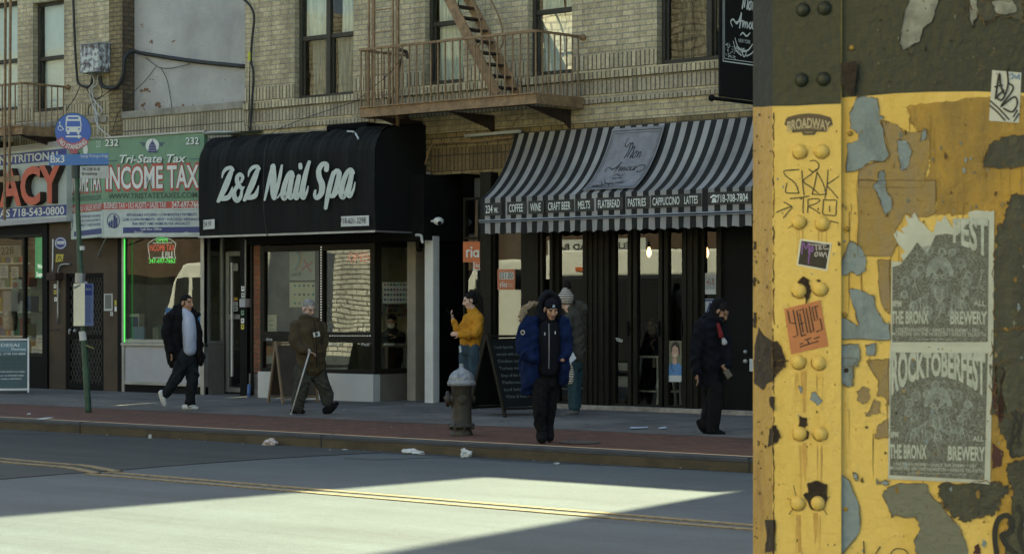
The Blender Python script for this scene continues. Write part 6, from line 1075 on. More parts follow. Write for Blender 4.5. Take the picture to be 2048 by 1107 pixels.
crumple('crumpled white and red paper bag in the gutter, nearest the old man', 540, 874, .0, .06, wpb, 1.2, .8); crumple('long white crumpled paper in the gutter left of the hydrant', 822, 897, .0, .06, wp, 1.7, .8, .45); crumple('white crumpled tissue beside the long crumpled paper', 836, 898, .0, .05, wp, 1.2, .7, .4); crumple('small white crumpled paper in the gutter under the hydrant', 932, 901, .0, .05, wp, 1, .8, .8)
crumple('tiny white scrap on the road below the parka man', 1114, 927, .005, .03, wp, 1.2, .8, .3); crumple('pale scrap on the kerb face right of the bus stop pole', 300, 857, .0, .032, wp, .7, .5, 1.2); crumple('tiny pale scrap on the road right of the paper bag', 690, 889, .005, .03, wp, 1.4, .7, .3); crumple('tiny pale scrap on the dark road below the paper bag', 546, 889, .005, .022, wp, 1.4, .7, .3)
crumple('tiny scrap on the pavers below the bus stop pole', 58, 828, .17, .03, wp, 1, 1, .4)
def flat_litter(label, pts, z, m, name='paper_sheet'):
    mb = MB(); mb.prism([gnd(x, y, z) for x, y in pts], (0, 0, .004)); tag(mb.build(name, m), label, 'litter', 'litter along the kerb')
bl = mat('pale_blue_paper', (.40, .46, .55), .7, var=.1)
flat_litter('white folded strip of paper on the concrete near the cafe doors', [(1260, 853.5), (1296, 853), (1297, 855), (1261, 856.5)], sz(21.6) + .006, bl); flat_litter('small pale blue paper on the concrete near the cafe doors', [(1316, 855), (1330, 852.5), (1335, 855.5), (1320, 857)], sz(21.6) + .006, bl); flat_litter('flat white paper on the kerb at the left', [(72, 837), (96, 834), (108, 834.5), (84, 838.5)], sz(YK) + .008, wp)
mb = MB(); mb.tube([gnd(-20, 846.5, .05), gnd(38, 848, .05), gnd(78, 849, .05), gnd(83, 849.3, .05), gnd(84, 846, .1)], .022, 8); tag(mb.build('white_stick', wp, smooth=True), 'white stick lying in the gutter at the far left', 'litter', 'litter along the kerb')
mb = MB(); c = gnd(1160, 884, sz(19.6)); mb.lathe(c, [(.23, 0), (.23, .008), (.2, .012), (.0001, .012)], 24); tag(mb.build('utility_cover', mat('cover_iron', (.075, .07, .065), .6, var=.4, vs=12)), 'small round iron cover set in the brick pavers', 'utility cover')
# ================================================================ IN AND ON THE SHOP WINDOWS
def lit(name, c, e): return mat(name, c, .5, var=0, emit=e)
M['neon_g'] = lit('neon_green', (.10, .9, .12), .28); M['neon_r'] = lit('neon_red', (.9, .14, .08), .15); M['neon_w'] = lit('neon_white', (.8, .85, .8), .15); M['led'] = lit('led_white', (.9, .9, .8), .25); M['bulb'] = lit('bulb_glow', (1, .62, .25), 1.6)
def flat(name, label, cat_, pl, pts, mats, off=0, extra=None, th=.004, group=None):
    mb = MB(); mb.prism(poly_px(pts, pl, off), -pl.n * th, 0)
    if extra: extra(mb)
    return tag(mb.build(name, mats, recalc=False), label, cat_, group)
def rect(x0, y0, x1, y1, sk=0): return [(x0, y1), (x1, y1 + sk), (x1, y0 + sk), (x0, y0)]
def lines(pl, x0, x1, y0, dy, n, off, mi, jit=.4, h=.9):
    def f(mb):
        for k in range(n): a = x1 - (x1 - x0) * jit * random.random(); y = y0 + k * dy; mb.quad(pl(x0, y + h, off), pl(a, y + h, off), pl(a, y, off), pl(x0, y, off), mi)
    return f
paperw = mat('window_paper', (.50, .52, .50), .8, var=.1); paperc = mat('window_paper_cream', (.55, .56, .40), .8, var=.1); M['gold'] = mat('sticker_yellow', (.5, .42, .05), .6, var=.1)
# pharmacy
pv = YP(24.175)
mb = MB(); text_px(mb, '228', pv, (2, 509), (27, 507), 14, off=.0); mb.prism(poly_px(rect(-2, 490, 42, 514), pv, -.01), -pv.n * .003, 1); tag(mb.build('house_number', [M['ink'], mat('transom_film', (.22, .24, .21), .5)]), 'black house number 228 on the pharmacy window', 'house number')
def ex(mb): text_px(mb, 'Wond', pv, (75, 537), (90, 536), 9, off=.004, mi=1, bold=.03); text_px(mb, 'Super', pv, (73, 553), (90, 552), 9, off=.004, mi=1, bold=.03); disc(mb, pv, 92, 497, 8, .004, 2, n=20)
flat('light_panel', 'glowing green light panel in the pharmacy window by the post', 'light panel', pv, rect(70, 474, 90, 556), [lit('green_glow', (.03, .28, .13), .12), M['neon_w'], M['navy']], 0, ex)
for i, (r, m, lb) in enumerate([((6, 582, 36, 622), 'alu_paint', 'plain grey sheet in the pharmacy window'), ((22, 533, 37, 556), 'offwhite', 'pale notice near the top of the pharmacy window'), ((23, 559, 38, 581), 'offwhite', 'notice with a red ring in the pharmacy window'), ((0, 530, 16, 556), 'signwhite', 'pale printed sheet at the far left of the pharmacy window'), ((73, 670, 88, 691), 'white', 'white notice low in the pharmacy window'), ((63, 692, 88, 711), 'white', 'white box panel at the foot of the pharmacy window')]):
    ex = lines(pv, r[0] + 2, r[2] - 2, r[1] + 4, 3, int((r[3] - r[1]) / 4), .004, 1) if i != 2 else (lambda mb: (disc(mb, pv, 30, 569, 5, .004, 2, 0, 360, 3.2), disc(mb, pv, 30, 569, 1.6, .004, 2, n=12)))
    flat('window_notice', lb, 'notice', pv, rect(*r), [M[m], M['navy'] if i else M['alu_paint'], M['red']], 0, ex)
def bag(name, label, px, py, Y, w, h, m):
    c = at(px, py, Y); s_ = (c - CAM).dot(VW) / FPX; mb = MB(); w *= s_; h *= s_; n = 12; prof = [(.8, 0), (1, .12), (1.05, .5), (.9, .8), (.5, .97), (.3, 1.02)]
    mb.lathe(c, [(w / 2 * a, h * b) for a, b in prof], 14); tag(mb.build(name, m, smooth=True), label, name.replace('_', ' '))
bag('shopping_bag', 'bright green bag standing in the pharmacy window', 56, 712, 24.4, 16, 32, mat('green_bag', (.06, .35, .06), .5)); bag('gift_bag', 'shiny clear gift wrap in the pharmacy window', 20, 660, 24.5, 30, 52, mat('cellophane', (.4, .42, .42), .25, var=.5, vs=20))
sh = thing('display_shelf', 'shelf unit of small boxes inside the pharmacy', 'shelf', (fx(20, 25.2), 25.2, g0))
mb = MB(); xa_, xb_ = fx(-30, 25.2), fx(70, 25.2)
for k in range(5): mb.box(xa_, xb_, 25.1, 25.5, .7 + k * .45, .73 + k * .45)
mb.build('shelf_board', M['white'], sh)
for k in range(5):
    mb = MB(); x = xa_
    while x < xb_ - .1: w = random.uniform(.06, .16); mb.box(x, x + w * .92, 25.12, 25.3, .731 + k * .45, .731 + k * .45 + random.uniform(.12, .34), random.randrange(5)); x += w
    mb.build('goods_row', [mat('box_white', (.5, .5, .48)), mat('box_blue', (.08, .14, .3)), mat('box_green', (.08, .22, .12)), mat('box_red', (.35, .08, .05)), mat('box_yellow', (.42, .33, .08))], sh)
# brown wall
pw = YP(24.118)
def ex(mb): disc(mb, pw, 121, 486, 11, .004, 1, 0, 360, 9.6); mb.quad(*poly_px(rect(113, 482, 129, 488), pw, .005), 1); text_px(mb, 'Donated', pw, (114, 487), (128, 487), 4, off=.006, mi=0)
mb = MB(); disc(mb, pw, 121, 486, 12.5, .003, 0); ex(mb); tag(mb.build('round_sticker', [M['blue'], M['white_txt']], recalc=False), 'round blue sticker high on the brown wall', 'sticker')
flat('sticker', 'yellow square sticker under the round blue one', 'sticker', pw, [(111, 524), (125, 522), (127, 508), (112, 508)], [M['gold'], M['ink']], .002, lambda mb: stroke(mb, [(115, 520), (119, 512), (123, 520)], lambda x, y, o: pw(x, y, .003 + o), 1, w=1.6))
flat('poster', 'small grey picture sheet on the brown wall right of the mesh door', 'poster', pw, rect(208, 587, 225, 621), [paperw, inkm], .002, lambda mb: mb.quad(*poly_px(rect(210, 589, 223, 617), pw, .004), 1))
for i, (x, y, m, lb) in enumerate([(110, 572, 'white', 'topmost small white sticker right of the pharmacy window'), (110, 584, 'gold', 'small yellow sticker between two white ones by the pharmacy window'), (111, 598, 'white', 'lowest small white sticker right of the pharmacy window'), (116, 581, 'signwhite', 'small pale sticker nearest the bent conduit'), (223, 627, 'plate_white', 'small white sticker under the grey picture sheet')]):
    flat('sticker', lb, 'sticker', pw, rect(x - 2.5, y - 4, x + 2.5, y + 4), [M[m], M['ink']], .002, lambda mb: mb.quad(*poly_px(rect(x - 1, y - 1.5, x + 1, y + 1), pw, .003), 1))
for i, (x, y, m, lb) in enumerate([(231, 605, 'gold', 'small yellow sticker at the left frame of the tax office'), (231, 617, 'white', 'small white sticker at the left frame of the tax office')]): flat('sticker', lb, 'sticker', YP(24.075), rect(x - 2, y - 5, x + 2, y + 5), [M[m]], .002)
# tax office
pt2 = YP(24.2)
mb = MB(); mb.tube([at(249, 478, 24.04), at(249, 684, 24.04)], .011, 8); tag(mb.build('neon_tube', M['neon_g'], smooth=True), 'lit vertical green neon tube at the edge of the tax office window', 'neon tube')
NS = thing('neon_sign', 'shield shaped neon sign reading OPEN INCOME TAX hanging in the window', 'neon sign', at(323, 528, 24.2))
mb = MB(); mb.prism(poly_px([(296, 527), (352, 526), (352, 517), (350, 514), (352, 486), (347, 481), (338, 477), (305, 478), (300, 482), (295, 488), (298, 515), (296, 518)], pt2, -.02), -pt2.n * .01); mb.build('backing', mat('smoked_acrylic', (.05, .055, .05), .3), NS)
mb = MB(); text_px(mb, 'OPEN', pt2, (313, 484), (336, 483.5), 9, off=.01); text_px(mb, '347-697-7663', pt2, (299, 526), (351, 525.5), 9, off=.01); mb.build('green_tubing', M['neon_g'], NS)
mb = MB(); text_px(mb, 'INCOME TAX', pt2, (300, 501.5), (350, 501), 12, off=.01); mb.build('red_tubing', M['neon_r'], NS)
mb = MB(); text_px(mb, 'E FILE', pt2, (325, 514), (347, 514), 10.5, off=.01)
mpn = lambda x, y, o: pt2(x, y, .008 + o)
for s in (((297, 516), (299, 512), (296, 489), (303, 482)), ((303, 482), (310, 478), (324, 479), (338, 477), (346, 482), (352, 487)), ((352, 487), (349, 500), (350, 512), (352, 517)), ((306, 486), (324, 486), (344, 485)), ((306, 515), (330, 515), (346, 515))): stroke(mb, s, mpn, w=.9)
mb.build('white_tubing', M['neon_w'], NS, recalc=False)
def carton(label, x0, y0, x1, y1, Y, d, m, name='carton', m2=None):
    mb = MB(); p, q = at(x0, y1, Y), at(x1, y0, Y); mb.box(p.x, q.x, Y, Y + d, p.z, q.z)
    if m2: mb.quad((p.x + .02, Y - .002, p.z + .03), (q.x - .02, Y - .002, p.z + .03), (q.x - .02, Y - .002, q.z - .05), (p.x + .02, Y - .002, q.z - .05), 1)
    tag(mb.build(name, [m, m2 or m], bevel=.004), label, 'box')
carton('pale box with a blue front standing in the tax office window', 254, 627, 278, 679, 24.22, .12, paperw, m2=M['navy']); carton('plain sky blue box in front of the pale box', 265, 653, 288, 680, 24.16, .05, mat('sky_blue', (.16, .28, .42), .6))
for k in range(5): carton(['leftmost', 'second', 'third', 'fourth', 'rightmost'][k] + ' of the binders on the sill behind the man in the white tee', 305 + k * 6, 655 - (k % 3) * 3, 310 + k * 6, 680, 24.25, .2, mat('binder', random.choice([(.08, .16, .24), (.06, .14, .12), (.2, .22, .2)])), 'binder')
cab = thing('cabinet', 'brown office cabinet standing inside the tax office', 'cabinet', at(300, 700, 26)); mb = MB(); p, q = at(288, 720, 25), at(318, 545, 25); mb.box(p.x, q.x, 25, 25.4, g0, q.z); mb.build('cabinet_body', mat('cabinet_brown', (.42, .21, .08), .5), cab, bevel=.01); mb = MB(); mb.box((p.x + q.x) / 2 - .01, (p.x + q.x) / 2 + .01, 24.985, 25.0, g0 + .1, q.z - .05); mb.build('door_gap', M['black'], cab)
gr_ = thing('roller_grille', 'folded lattice grille inside the tax office window', 'grille', at(268, 600, 25))
mb = MB(); p, q = at(262, 660, 24.75), at(292, 545, 24.75); w, h = q.x - p.x, q.z - p.z
for k in range(-6, 12):
    for sg in (1, -1):
        a = k * .12; pts = []
        for z in (0, h): x = a + (z * .28) * sg + (0 if sg > 0 else h * .28 * .3); pts.append((max(0, min(w, x)), z))
        mb.bar((p.x + pts[0][0], 24.75, p.z), (p.x + pts[1][0], 24.75, q.z), .014)
mb.build('lattice', M['white'], gr_)
pds = YP(24.1)
for x, y, m, lb in ((485.5, 577, 'white', 'topmost white sticker on the black post by the office door'), (485.5, 590, 'signwhite', 'second white sticker on the black post by the office door'), (485, 625, 'green', 'green sticker on the black post under the meter box'), (485, 641, 'white', 'white sticker on the post just above the yellow one'), (485, 653, 'gold', 'yellow sticker lowest on the black post')): flat('sticker', lb, 'sticker', pds, rect(x - 3, y - 5, x + 3, y + 5), [M[m], M['ink']], .0, lambda mb: mb.quad(*poly_px(rect(x - 1.2, y - 2, x + 1.2, y + 1), pds, .002), 1))
pdd = YP(24.555)
flat('sticker', 'red and orange card decal on the office door glass', 'sticker', pdd, rect(465, 594, 475, 601), [mat('card_orange', (.4, .16, .05)), M['gold']], .0, lambda mb: disc(mb, pdd, 472, 597.5, 3, .002, 1, n=16)); flat('sticker', 'blue and white VISA decal on the office door glass', 'sticker', pdd, rect(465, 603, 475, 611), [M['plate_white'], M['blue']], 0, lambda mb: text_px(mb, 'VISA', pdd, (466, 609), (474, 609), 4, off=.002, mi=1)); flat('sticker', 'white round cornered decal lowest on the office door glass', 'sticker', pdd, rect(465, 613, 475, 622), [M['plate_white'], M['green']], 0, lambda mb: disc(mb, pdd, 470, 617.5, 3, .002, 1, n=14))
flat('window_notice', 'pale notice at the top of the office door glass', 'notice', pdd, rect(466, 527, 475, 541), [paperw, M['ink']], 0, lines(pdd, 467, 474, 529, 3, 4, .002, 1))
# nail spa window
ps = YP(24.10)
def ex(mb):
    for k, m in ((0, 1), (1, 2), (2, 3), (3, 4)): stroke(mb, [(590 + k * 3, 498, 3), (597 + k * 2.5, 510, 3.2), (596 + k * 2, 525, 3), (589 + k * 2, 540, 2.4)], lambda x, y, o: ps(x, y, .004 + o), m)
    for s in (((608, 520), (616, 530), (624, 524)), ((604, 540), (612, 532), (622, 542))): stroke(mb, [(x, y, 4) for x, y in s], lambda x, y, o: ps(x, y, .004 + o), 3)
    text_px(mb, 'candy', ps, (583, 552), (605, 550), 8, off=.008, mi=5, shear=.3)
flat('poster', 'pale poster with pastel ribbons and the word candy in the spa window', 'poster', ps, rect(579, 497, 630, 560), [mat('poster_pale', (.36, .40, .37), .7, var=.1), mat('pastel_green', (.20, .38, .30)), mat('pastel_blue', (.2, .32, .42)), mat('pastel_pink', (.45, .2, .25)), mat('pastel_yellow', (.45, .42, .2)), M['ink']], 0, ex)
def dots(pl, x0, x1, y0, y1, nx, ny, r, off=.004):
    def f(mb):
        for i in range(nx):
            for j in range(ny): disc(mb, pl, x0 + (x1 - x0) * i / (nx - 1), y0 + (y1 - y0) * j / (ny - 1), r, off, 1 + random.randrange(6), n=10)
    return f
swm = [mat('swatch_' + n, c, .4, var=0) for n, c in (('navy', (.05, .07, .2)), ('plum', (.22, .06, .12)), ('teal', (.05, .2, .2)), ('brown', (.2, .13, .08)), ('grey', (.22, .22, .24)), ('black', (.03, .03, .04)))]
flat('colour_chart', 'pale yellow nail colour chart with rows of dots in the front spa window', 'colour chart', ps, rect(579, 564, 630, 614), [paperc] + swm, 0, dots(ps, 590, 626, 571, 606, 5, 3, 2.5))
psd = YP(24.75)
flat('colour_chart', 'white nail colour chart with rows of dots behind the side window of the spa', 'colour chart', psd, rect(765, 564, 818, 606), [paperw] + swm, 0, dots(psd, 770, 814, 569, 599, 8, 4, 2.6))
flat('window_notice', 'cream note pad leaning in the lower left of the spa window', 'notice', ps, rect(535, 629, 553, 669), [paperc, M['ink']], 0, lines(ps, 538, 550, 640, 9, 3, .004, 1))
pf = YP(ynf - .003)
mb = MB(); text_px(mb, 'shine', pf, (533, 681), (545, 681), 7, off=.006); text_px(mb, 'Paraffin wax', pf, (651, 690), (679, 690), 5.5, off=.006); text_px(mb, 'Pedi', pf, (724, 691), (739, 691), 6, off=.006); tag(mb.build('window_lettering', M['plate_white']), 'white words shine, Paraffin wax and Pedi on the dark lower panels of the spa', 'lettering')
NO = thing('neon_sign', 'red dotted OPEN sign glowing in the top right of the spa window', 'neon sign', at(720, 522, 24.12)); po = YP(24.12)
mb = MB()
for ch, x in (('O', 699), ('P', 710), ('E', 721), ('N', 732)):
    pat = {'O': '0110 1001 1001 1001 0110', 'P': '1110 1001 1110 1000 1000', 'E': '1111 1000 1110 1000 1111', 'N': '1001 1101 1011 1001 1001'}[ch].split()
    for j, row in enumerate(pat):
        for i, b in enumerate(row):
            if b == '1': mb.ball(po(x + i * 2.7, 508 + j * 3.3, 0), .009, n=6)
mb.build('led_letters', M['neon_r'], NO); mb = MB()
for i in range(22): a = i / 22 * 6.283; mb.ball(po(719 + 25 * math.cos(a), 515 + 13 * math.sin(a), 0), .006, n=6)
mb.build('led_ring', M['neon_r'], NO)
mb = MB()
for k in range(34): mb.ball(at(642, 494 + k * 5.2, 23.972), .0085, n=6)
tag(mb.build('led_strip', M['led']), 'vertical strip of tiny white LEDs on the middle frame of the spa window', 'LED strip')
mb = MB()
for k in range(20): mb.ball(at(645 + k * 5, 671, 23.972), .0065, n=6)
tag(mb.build('led_strip', M['led']), 'horizontal strip of tiny white LEDs along the foot of the spa window', 'LED strip')
flat('sticker', 'small black and white label at the bottom right of the spa window', 'sticker', ps, rect(718, 651, 733, 666), [M['ink'], M['white_txt']], 0, lambda mb: (disc(mb, ps, 722, 658, 3, .004, 1, n=14), mb.quad(*poly_px(rect(727, 653, 732, 664), ps, .004), 1)))
PL = thing('potted_plant', 'tall spiky plant in a blue pot behind the spa window', 'plant', at(664, 668, 24.25)); c = at(664, 668, 24.25)
mb = MB(); mb.lathe(c, [(.035, 0), (.045, .1), (.05, .15), (.04, .15), (.038, .13)], 14); mb.build('pot', mat('blue_pot', (.10, .16, .26), .4), PL, smooth=True)
mb = MB(); leafm = mat('leaf_green', (.05, .09, .03), .6, var=.5)
for k in range(46):
    a = random.random() * 6.28; z0_ = .15 + random.random() * .12; l = random.uniform(.15, .42); d = Vector((math.cos(a), math.sin(a) * .7, 0)); p = c + UP * z0_; q = p + d * l * .35 + UP * l * .7; r = p + d * l * .75 + UP * l * .65; s_ = Vector((-d.y, d.x, 0)) * .012
    mb.add([p - s_, p + s_, q + s_, q - s_, r], [(0, 1, 2, 3), (3, 2, 4)])
mb.build('leaf', leafm, PL, recalc=False); mb = MB(); mb.tube([c + UP * .12, c + UP * .3], .012); mb.build('stem', M['wood'], PL)
tb = thing('manicure_table', 'manicure table at the side window of the spa, white towels on it', 'table', at(785, 720, 25.2)); p, q = at(768, 690, 25.3), at(822, 684, 25.3)
mb = MB(); mb.box(p.x, q.x, 25.2, 25.6, p.z - .03, p.z); mb.build('table_top', M['wood'], tb)
for x in (p.x + .05, q.x - .05): mb = MB(); mb.box(x - .03, x + .03, 25.3, 25.5, g0, p.z - .031); mb.build('leg', M['wood'], tb)
mb = MB(); mb.box(at(766, 0, 25.12).x, at(788, 0, 25.12).x, 25.12, 25.35, p.z, p.z + .035); tag(mb.build('towel', M['white'], bevel=.012), 'folded white towel on the manicure table', 'towel')
pol = thing('polish_rack', 'rack of small nail polish bottles on the salon wall', 'rack', at(790, 640, 26.5))
for j in range(4):
    mb = MB(); z = fz(790, 632 - j * 9, 26.5); x0_, x1_2 = at(760, 0, 26.5).x, at(825, 0, 26.5).x
    for i in range(22): x = x0_ + (x1_2 - x0_) * i / 22; mb.box(x, x + .025, 26.5, 26.53, z, z + .045, random.randrange(6))
    mb.build('bottle_row', swm, pol)
# money transfer signs at the dark doorway
po2 = YP(24.245); M['ria_o'] = mat('sign_orange', (.55, .145, .045), .5, var=.1)
def ria(mb, pl, x, y, k, mi, off=.006):
    mp = lambda a, b, o: pl(x + a * k, y + b * k, off + o)
    for s in (((0, 0), (0, -6), (0, -10)), ((0, -7), (1.5, -10), (4, -10.5)), ((7.5, 0), (7.5, -5), (7.5, -10))): stroke(mb, s, mp, mi, w=2.9)
    disc(mb, pl, x + 7.5 * k, y - 15 * k, 1.9 * k, off + .004, mi, n=12); stroke(mb, [(15 + 3.8 * math.cos(a), -5 + 4.6 * math.sin(a), 2.8) for a in [i * .5236 for i in range(13)]], mp, mi); stroke(mb, [(19, -10, 2.8), (19, -5, 2.8), (19, 0, 2.8)], mp, mi)
flat('money_sign', 'square orange sign with white ria lettering beside the dark doorway', 'sign', po2, rect(926, 483, 962, 524), [M['ria_o'], M['white_txt']], 0, lambda mb: ria(mb, po2, 934, 513, 1.2, 1), .02)
mb = MB(); mb.prism(poly_px(rect(946, 524, 963, 540), po2, .0), -po2.n * .004, 2); disc(mb, po2, 954, 531, 7.5, .003, 0, n=24); ria(mb, po2, 949, 534, .5, 1); tag(mb.build('sticker', [M['ria_o'], M['white_txt'], M['plate_white']], recalc=False), 'small round orange sticker under the square orange sign', 'sticker')
pr2 = YP(24.235)
def ex(mb):
    mb.quad(*poly_px(rect(999, 544, 1027, 558), pr2, .003), 1); text_px(mb, '551.00', pr2, (1000, 556.5), (1026, 556), 11, off=.006, mi=2, bold=.01); ria(mb, pr2, 1001, 573, .62, 1); text_px(mb, 'Money', pr2, (1016, 569), (1026, 569), 2.4, off=.006, mi=1); text_px(mb, 'Transfer', pr2, (1016, 573), (1027, 573), 2.4, off=.006, mi=1)
flat('rate_sign', 'orange exchange rate sign reading 551.00 in the window right of the doorway', 'sign', pr2, rect(995, 538, 1030, 579), [mat('faded_orange', (.46, .15, .07), .5, var=.15), M['plate_white'], M['ink']], 0, ex)
# cafe windows
pc = YP(24.225)
def ex(mb): mb.quad(*poly_px(rect(1410.5, 553, 1431, 578), pc, .003), 2); [disc(mb, pc, 1414 + random.random() * 13, 558 + random.random() * 16, 1.6 + random.random() * 1.6, .0035 + k * .0003, 1 + k % 3, n=9) for k in range(14)]; text_px(mb, 'RESTAURANT', pc, (1411, 552), (1430, 552), 3, off=.006, mi=1)
flat('poster', 'small white and brown poster on the cafe glass above the letter card', 'poster', pc, rect(1409, 546, 1432, 588), [paperw, mat('food_red', (.25, .08, .06)), mat('poster_grey', (.3, .33, .32)), mat('food_brown', (.16, .1, .06))], 0, ex)
flat('grade_card', 'pale grade card with a big dark letter A on the cafe glass', 'card', pc, rect(1409, 597, 1432, 630), [mat('card_blue', (.36, .42, .44), .6), M['navy']], 0, lambda mb: (text_px(mb, 'A', pc, (1413, 622), (1428, 622), 17, off=.004, mi=1, bold=.04), mb.quad(*poly_px(rect(1409, 598, 1432, 602), pc, .003), 1)))
def ex(mb):
    Q = lambda pts, mi, o: mb.add([pc(x, y, o) for x, y in pts], [tuple(range(len(pts)))], mi)
    Q([(1335, 748), (1337, 732), (1341, 727), (1348, 724), (1352, 724), (1359, 727), (1363, 732), (1363, 750), (1335, 750)], 1, .003); Q([(1345, 725), (1346, 716), (1353, 716), (1354, 724), (1350, 730)], 2, .004)
    Q([(1350 + 7.2 * math.cos(a), 703 + 13 * math.sin(a)) for a in [i * .3927 for i in range(16)]], 2, .005); Q([(1342, 706), (1342, 692), (1346, 684), (1352, 682), (1358, 686), (1360, 698), (1359, 712), (1357, 706), (1356, 696), (1350, 690), (1345, 694), (1344, 704)], 3, .006)
    for x in (1347, 1353): disc(mb, pc, x, 701, 1, .007, 3, n=8)
    Q([(1347, 709), (1353.5, 708.5), (1352, 711.5), (1349, 711.5)], 4, .007); Q([(1333, 750), (1363, 750), (1363, 763), (1333, 763)], 4, .004)
    stroke(mb, [(1343, 728), (1344, 738), (1348, 742)], lambda x, y, o: pc(x, y, .004 + o), 3, w=1.2)
flat('poster', 'poster of a smiling nurse in blue scrubs low in a cafe door', 'poster', pc, rect(1333, 681, 1363, 763), [mat('poster_olive', (.17, .18, .11), .6), mat('scrubs_blue', (.10, .24, .48), .7), mat('poster_skin', (.52, .34, .24), .7), mat('poster_hair', (.05, .035, .025), .7), M['plate_white']], 0, ex)
flat('window_notice', 'white strip notice on the black door beside the column', 'notice', YP(24.17), rect(1499, 717, 1506, 742), [paperw], 0)
mb = MB(); text_px(mb, 'YOU', pc, (1228, 680), (1245, 684), 6, off=.003, bold=.03); tag(mb.build('window_lettering', M['white_txt']), 'white letters YOU on the first cafe door glass', 'lettering')
for px, py, Y, lb in ((1298, 506, 25.6, 'glowing filament bulb hanging behind the middle cafe door'), (1413, 507, 25.6, 'glowing filament bulb hanging behind the glass with the letter card'), (1159, 508, 25.6, 'glowing filament bulb hanging behind the cafe glass nearest the parka man')):
    c = at(px, py, Y); lp = thing('hanging_bulb', lb, 'lamp', c); mb = MB(); mb.lathe(c, [(.012, -.06), (.034, -.02), (.036, .02), (.02, .07), (.014, .09)], 12); mb.build('bulb', M['bulb'], lp, smooth=True); mb = MB(); mb.tube([c + UP * .09, c + UP * .14], .018); mb.tube([c + UP * .14, c + UP * 1.0], .004); mb.build('cord', M['black'], lp)
def stool(label, px, py, Y, h=.74):
    c = at(px, py, Y); c.z = g0 + .02; S = thing('bar_stool', label, 'stool', c); mb = MB(); mb.box(c.x - .17, c.x + .17, c.y - .17, c.y + .17, c.z + h - .03, c.z + h); mb.build('seat', M['white'], S, bevel=.01)
    for a, b in ((-1, -1), (1, -1), (-1, 1), (1, 1)): mb = MB(); mb.bar(c + Vector((a * .14, b * .14, h - .03)), c + Vector((a * .21, b * .21, 0)), .03); mb.build('leg', M['white'], S)
    mb = MB(); [mb.bar(c + Vector((a * .185, b * .185, .25)), c + Vector((e * .185, f * .185, .25)), .02) for a, b, e, f in ((-1, -1, 1, -1), (-1, 1, 1, 1), (-1, -1, -1, 1), (1, -1, 1, 1))]; mb.build('footrest', M['white'], S)
stool('white metal bar stool behind the middle cafe doors', 1312, 790, 24.75); stool('white metal bar stool behind the nurse poster', 1356, 800, 24.85); stool('white metal bar stool behind the woman in the bobble hat', 1135, 790, 24.75)
# vehicles across the street, sunlit, that the shop windows mirror
def wheels(V, xs, y, r=.45):
    for x in xs:
        mb = MB(); mb.lathe(Vector((x, y, r)), [(r * .6, -.13), (r, -.12), (r, .12), (r * .6, .13)], 20, ax=(Vector((1, 0, 0)), UP, Vector((0, 1, 0)))); w = mb.build('wheel', M['black'], V, smooth=True); mb = MB(); mb.lathe(Vector((x, y + .135, r)), [(r * .55, 0), (r * .5, .01), (.05, .02)], 14, ax=(Vector((1, 0, 0)), UP, Vector((0, 1, 0)))); mb.build('rim', M['alu'], w)
vw_ = mat('vehicle_white', (.8, .8, .76), .35, var=.05); vd = mat('vehicle_dark', (.02, .022, .025), .2, var=0); vb = mat('vehicle_blue', (.05, .15, .45), .3, var=0)
def pr(mb, pts, y0, y1, mi=0): mb.prism([(x, y1, z) for x, z in pts], (0, y0 - y1, 0), mi)
V = thing('truck', 'white truck with a blue stripe across the street, mirrored in the tax office window', 'truck', (-49.80, 4, 0)); mb = MB(); pr(mb, [(-52.20, .6), (-52.30, 1.5), (-51.90, 2.5), (-51.50, 3.05), (-50.00, 3.15), (-49.80, .6)], 2.6, 5); mb.build('cab', vw_, V, bevel=.08); mb = MB(); mb.box(-49.70, -47.40, 2.5, 5.05, .8, 3.4); mb.build('box_body', vw_, V, bevel=.04)
mb = MB(); mb.add([(-51.90, 5.01, 1.65), (-51.10, 5.01, 1.65), (-51.10, 5.01, 2.6), (-51.70, 5.01, 2.6)], [(0, 1, 2, 3)]); mb.add([(-50.95, 5.01, 1.65), (-50.10, 5.01, 1.65), (-50.10, 5.01, 2.6), (-50.95, 5.01, 2.6)], [(0, 1, 2, 3)]); mb.build('window', vd, V); mb = MB(); mb.quad((-52.20, 5.008, 1.55), (-49.90, 5.008, 1.2), (-49.90, 5.008, 1.42), (-52.20, 5.008, 1.75)); mb.build('blue_stripe', vb, V); wheels(V, (-51.40, -48.20), 4.9)
V = thing('van', 'white high roofed van across the street, mirrored in the window right of the doorway', 'van', (-39.40, 4, 0)); mb = MB(); pr(mb, [(-41.00, .4), (-41.10, 1.2), (-40.50, 1.9), (-40.00, 2.75), (-39.40, 3.0), (-37.20, 3.0), (-37.10, .4)], 3, 5.1); mb.build('van_body', vw_, V, bevel=.08); mb = MB(); mb.add([(-40.40, 5.11, 1.55), (-39.40, 5.11, 1.55), (-39.40, 5.11, 2.2), (-40.10, 5.11, 2.2)], [(0, 1, 2, 3)]); mb.build('window', vd, V); wheels(V, (-40.30, -37.80), 5.0, .36)
V = thing('bus', 'dark bus with a white roof across the street, mirrored in the cafe doors', 'bus', (-33.30, 4, 0)); mb = MB(); mb.box(-38.00, -29.00, 2.6, 5.1, .35, 2.5); mb.build('bus_body', vd, V, bevel=.06); mb = MB(); pr(mb, [(-38.00, 2.502), (-38.00, 2.85), (-37.00, 3.15), (-31.80, 3.1), (-29.20, 2.95), (-29.00, 2.502)], 2.62, 5.08); mb.build('roof', vw_, V, bevel=.05); mb = MB(); mb.box(-36.40, -36.00, 5.08, 5.1, 2.62, 2.72); mb.build('marker_lamp', M['ria_o'], V); wheels(V, (-36.40, -30.80), 5.0, .48)
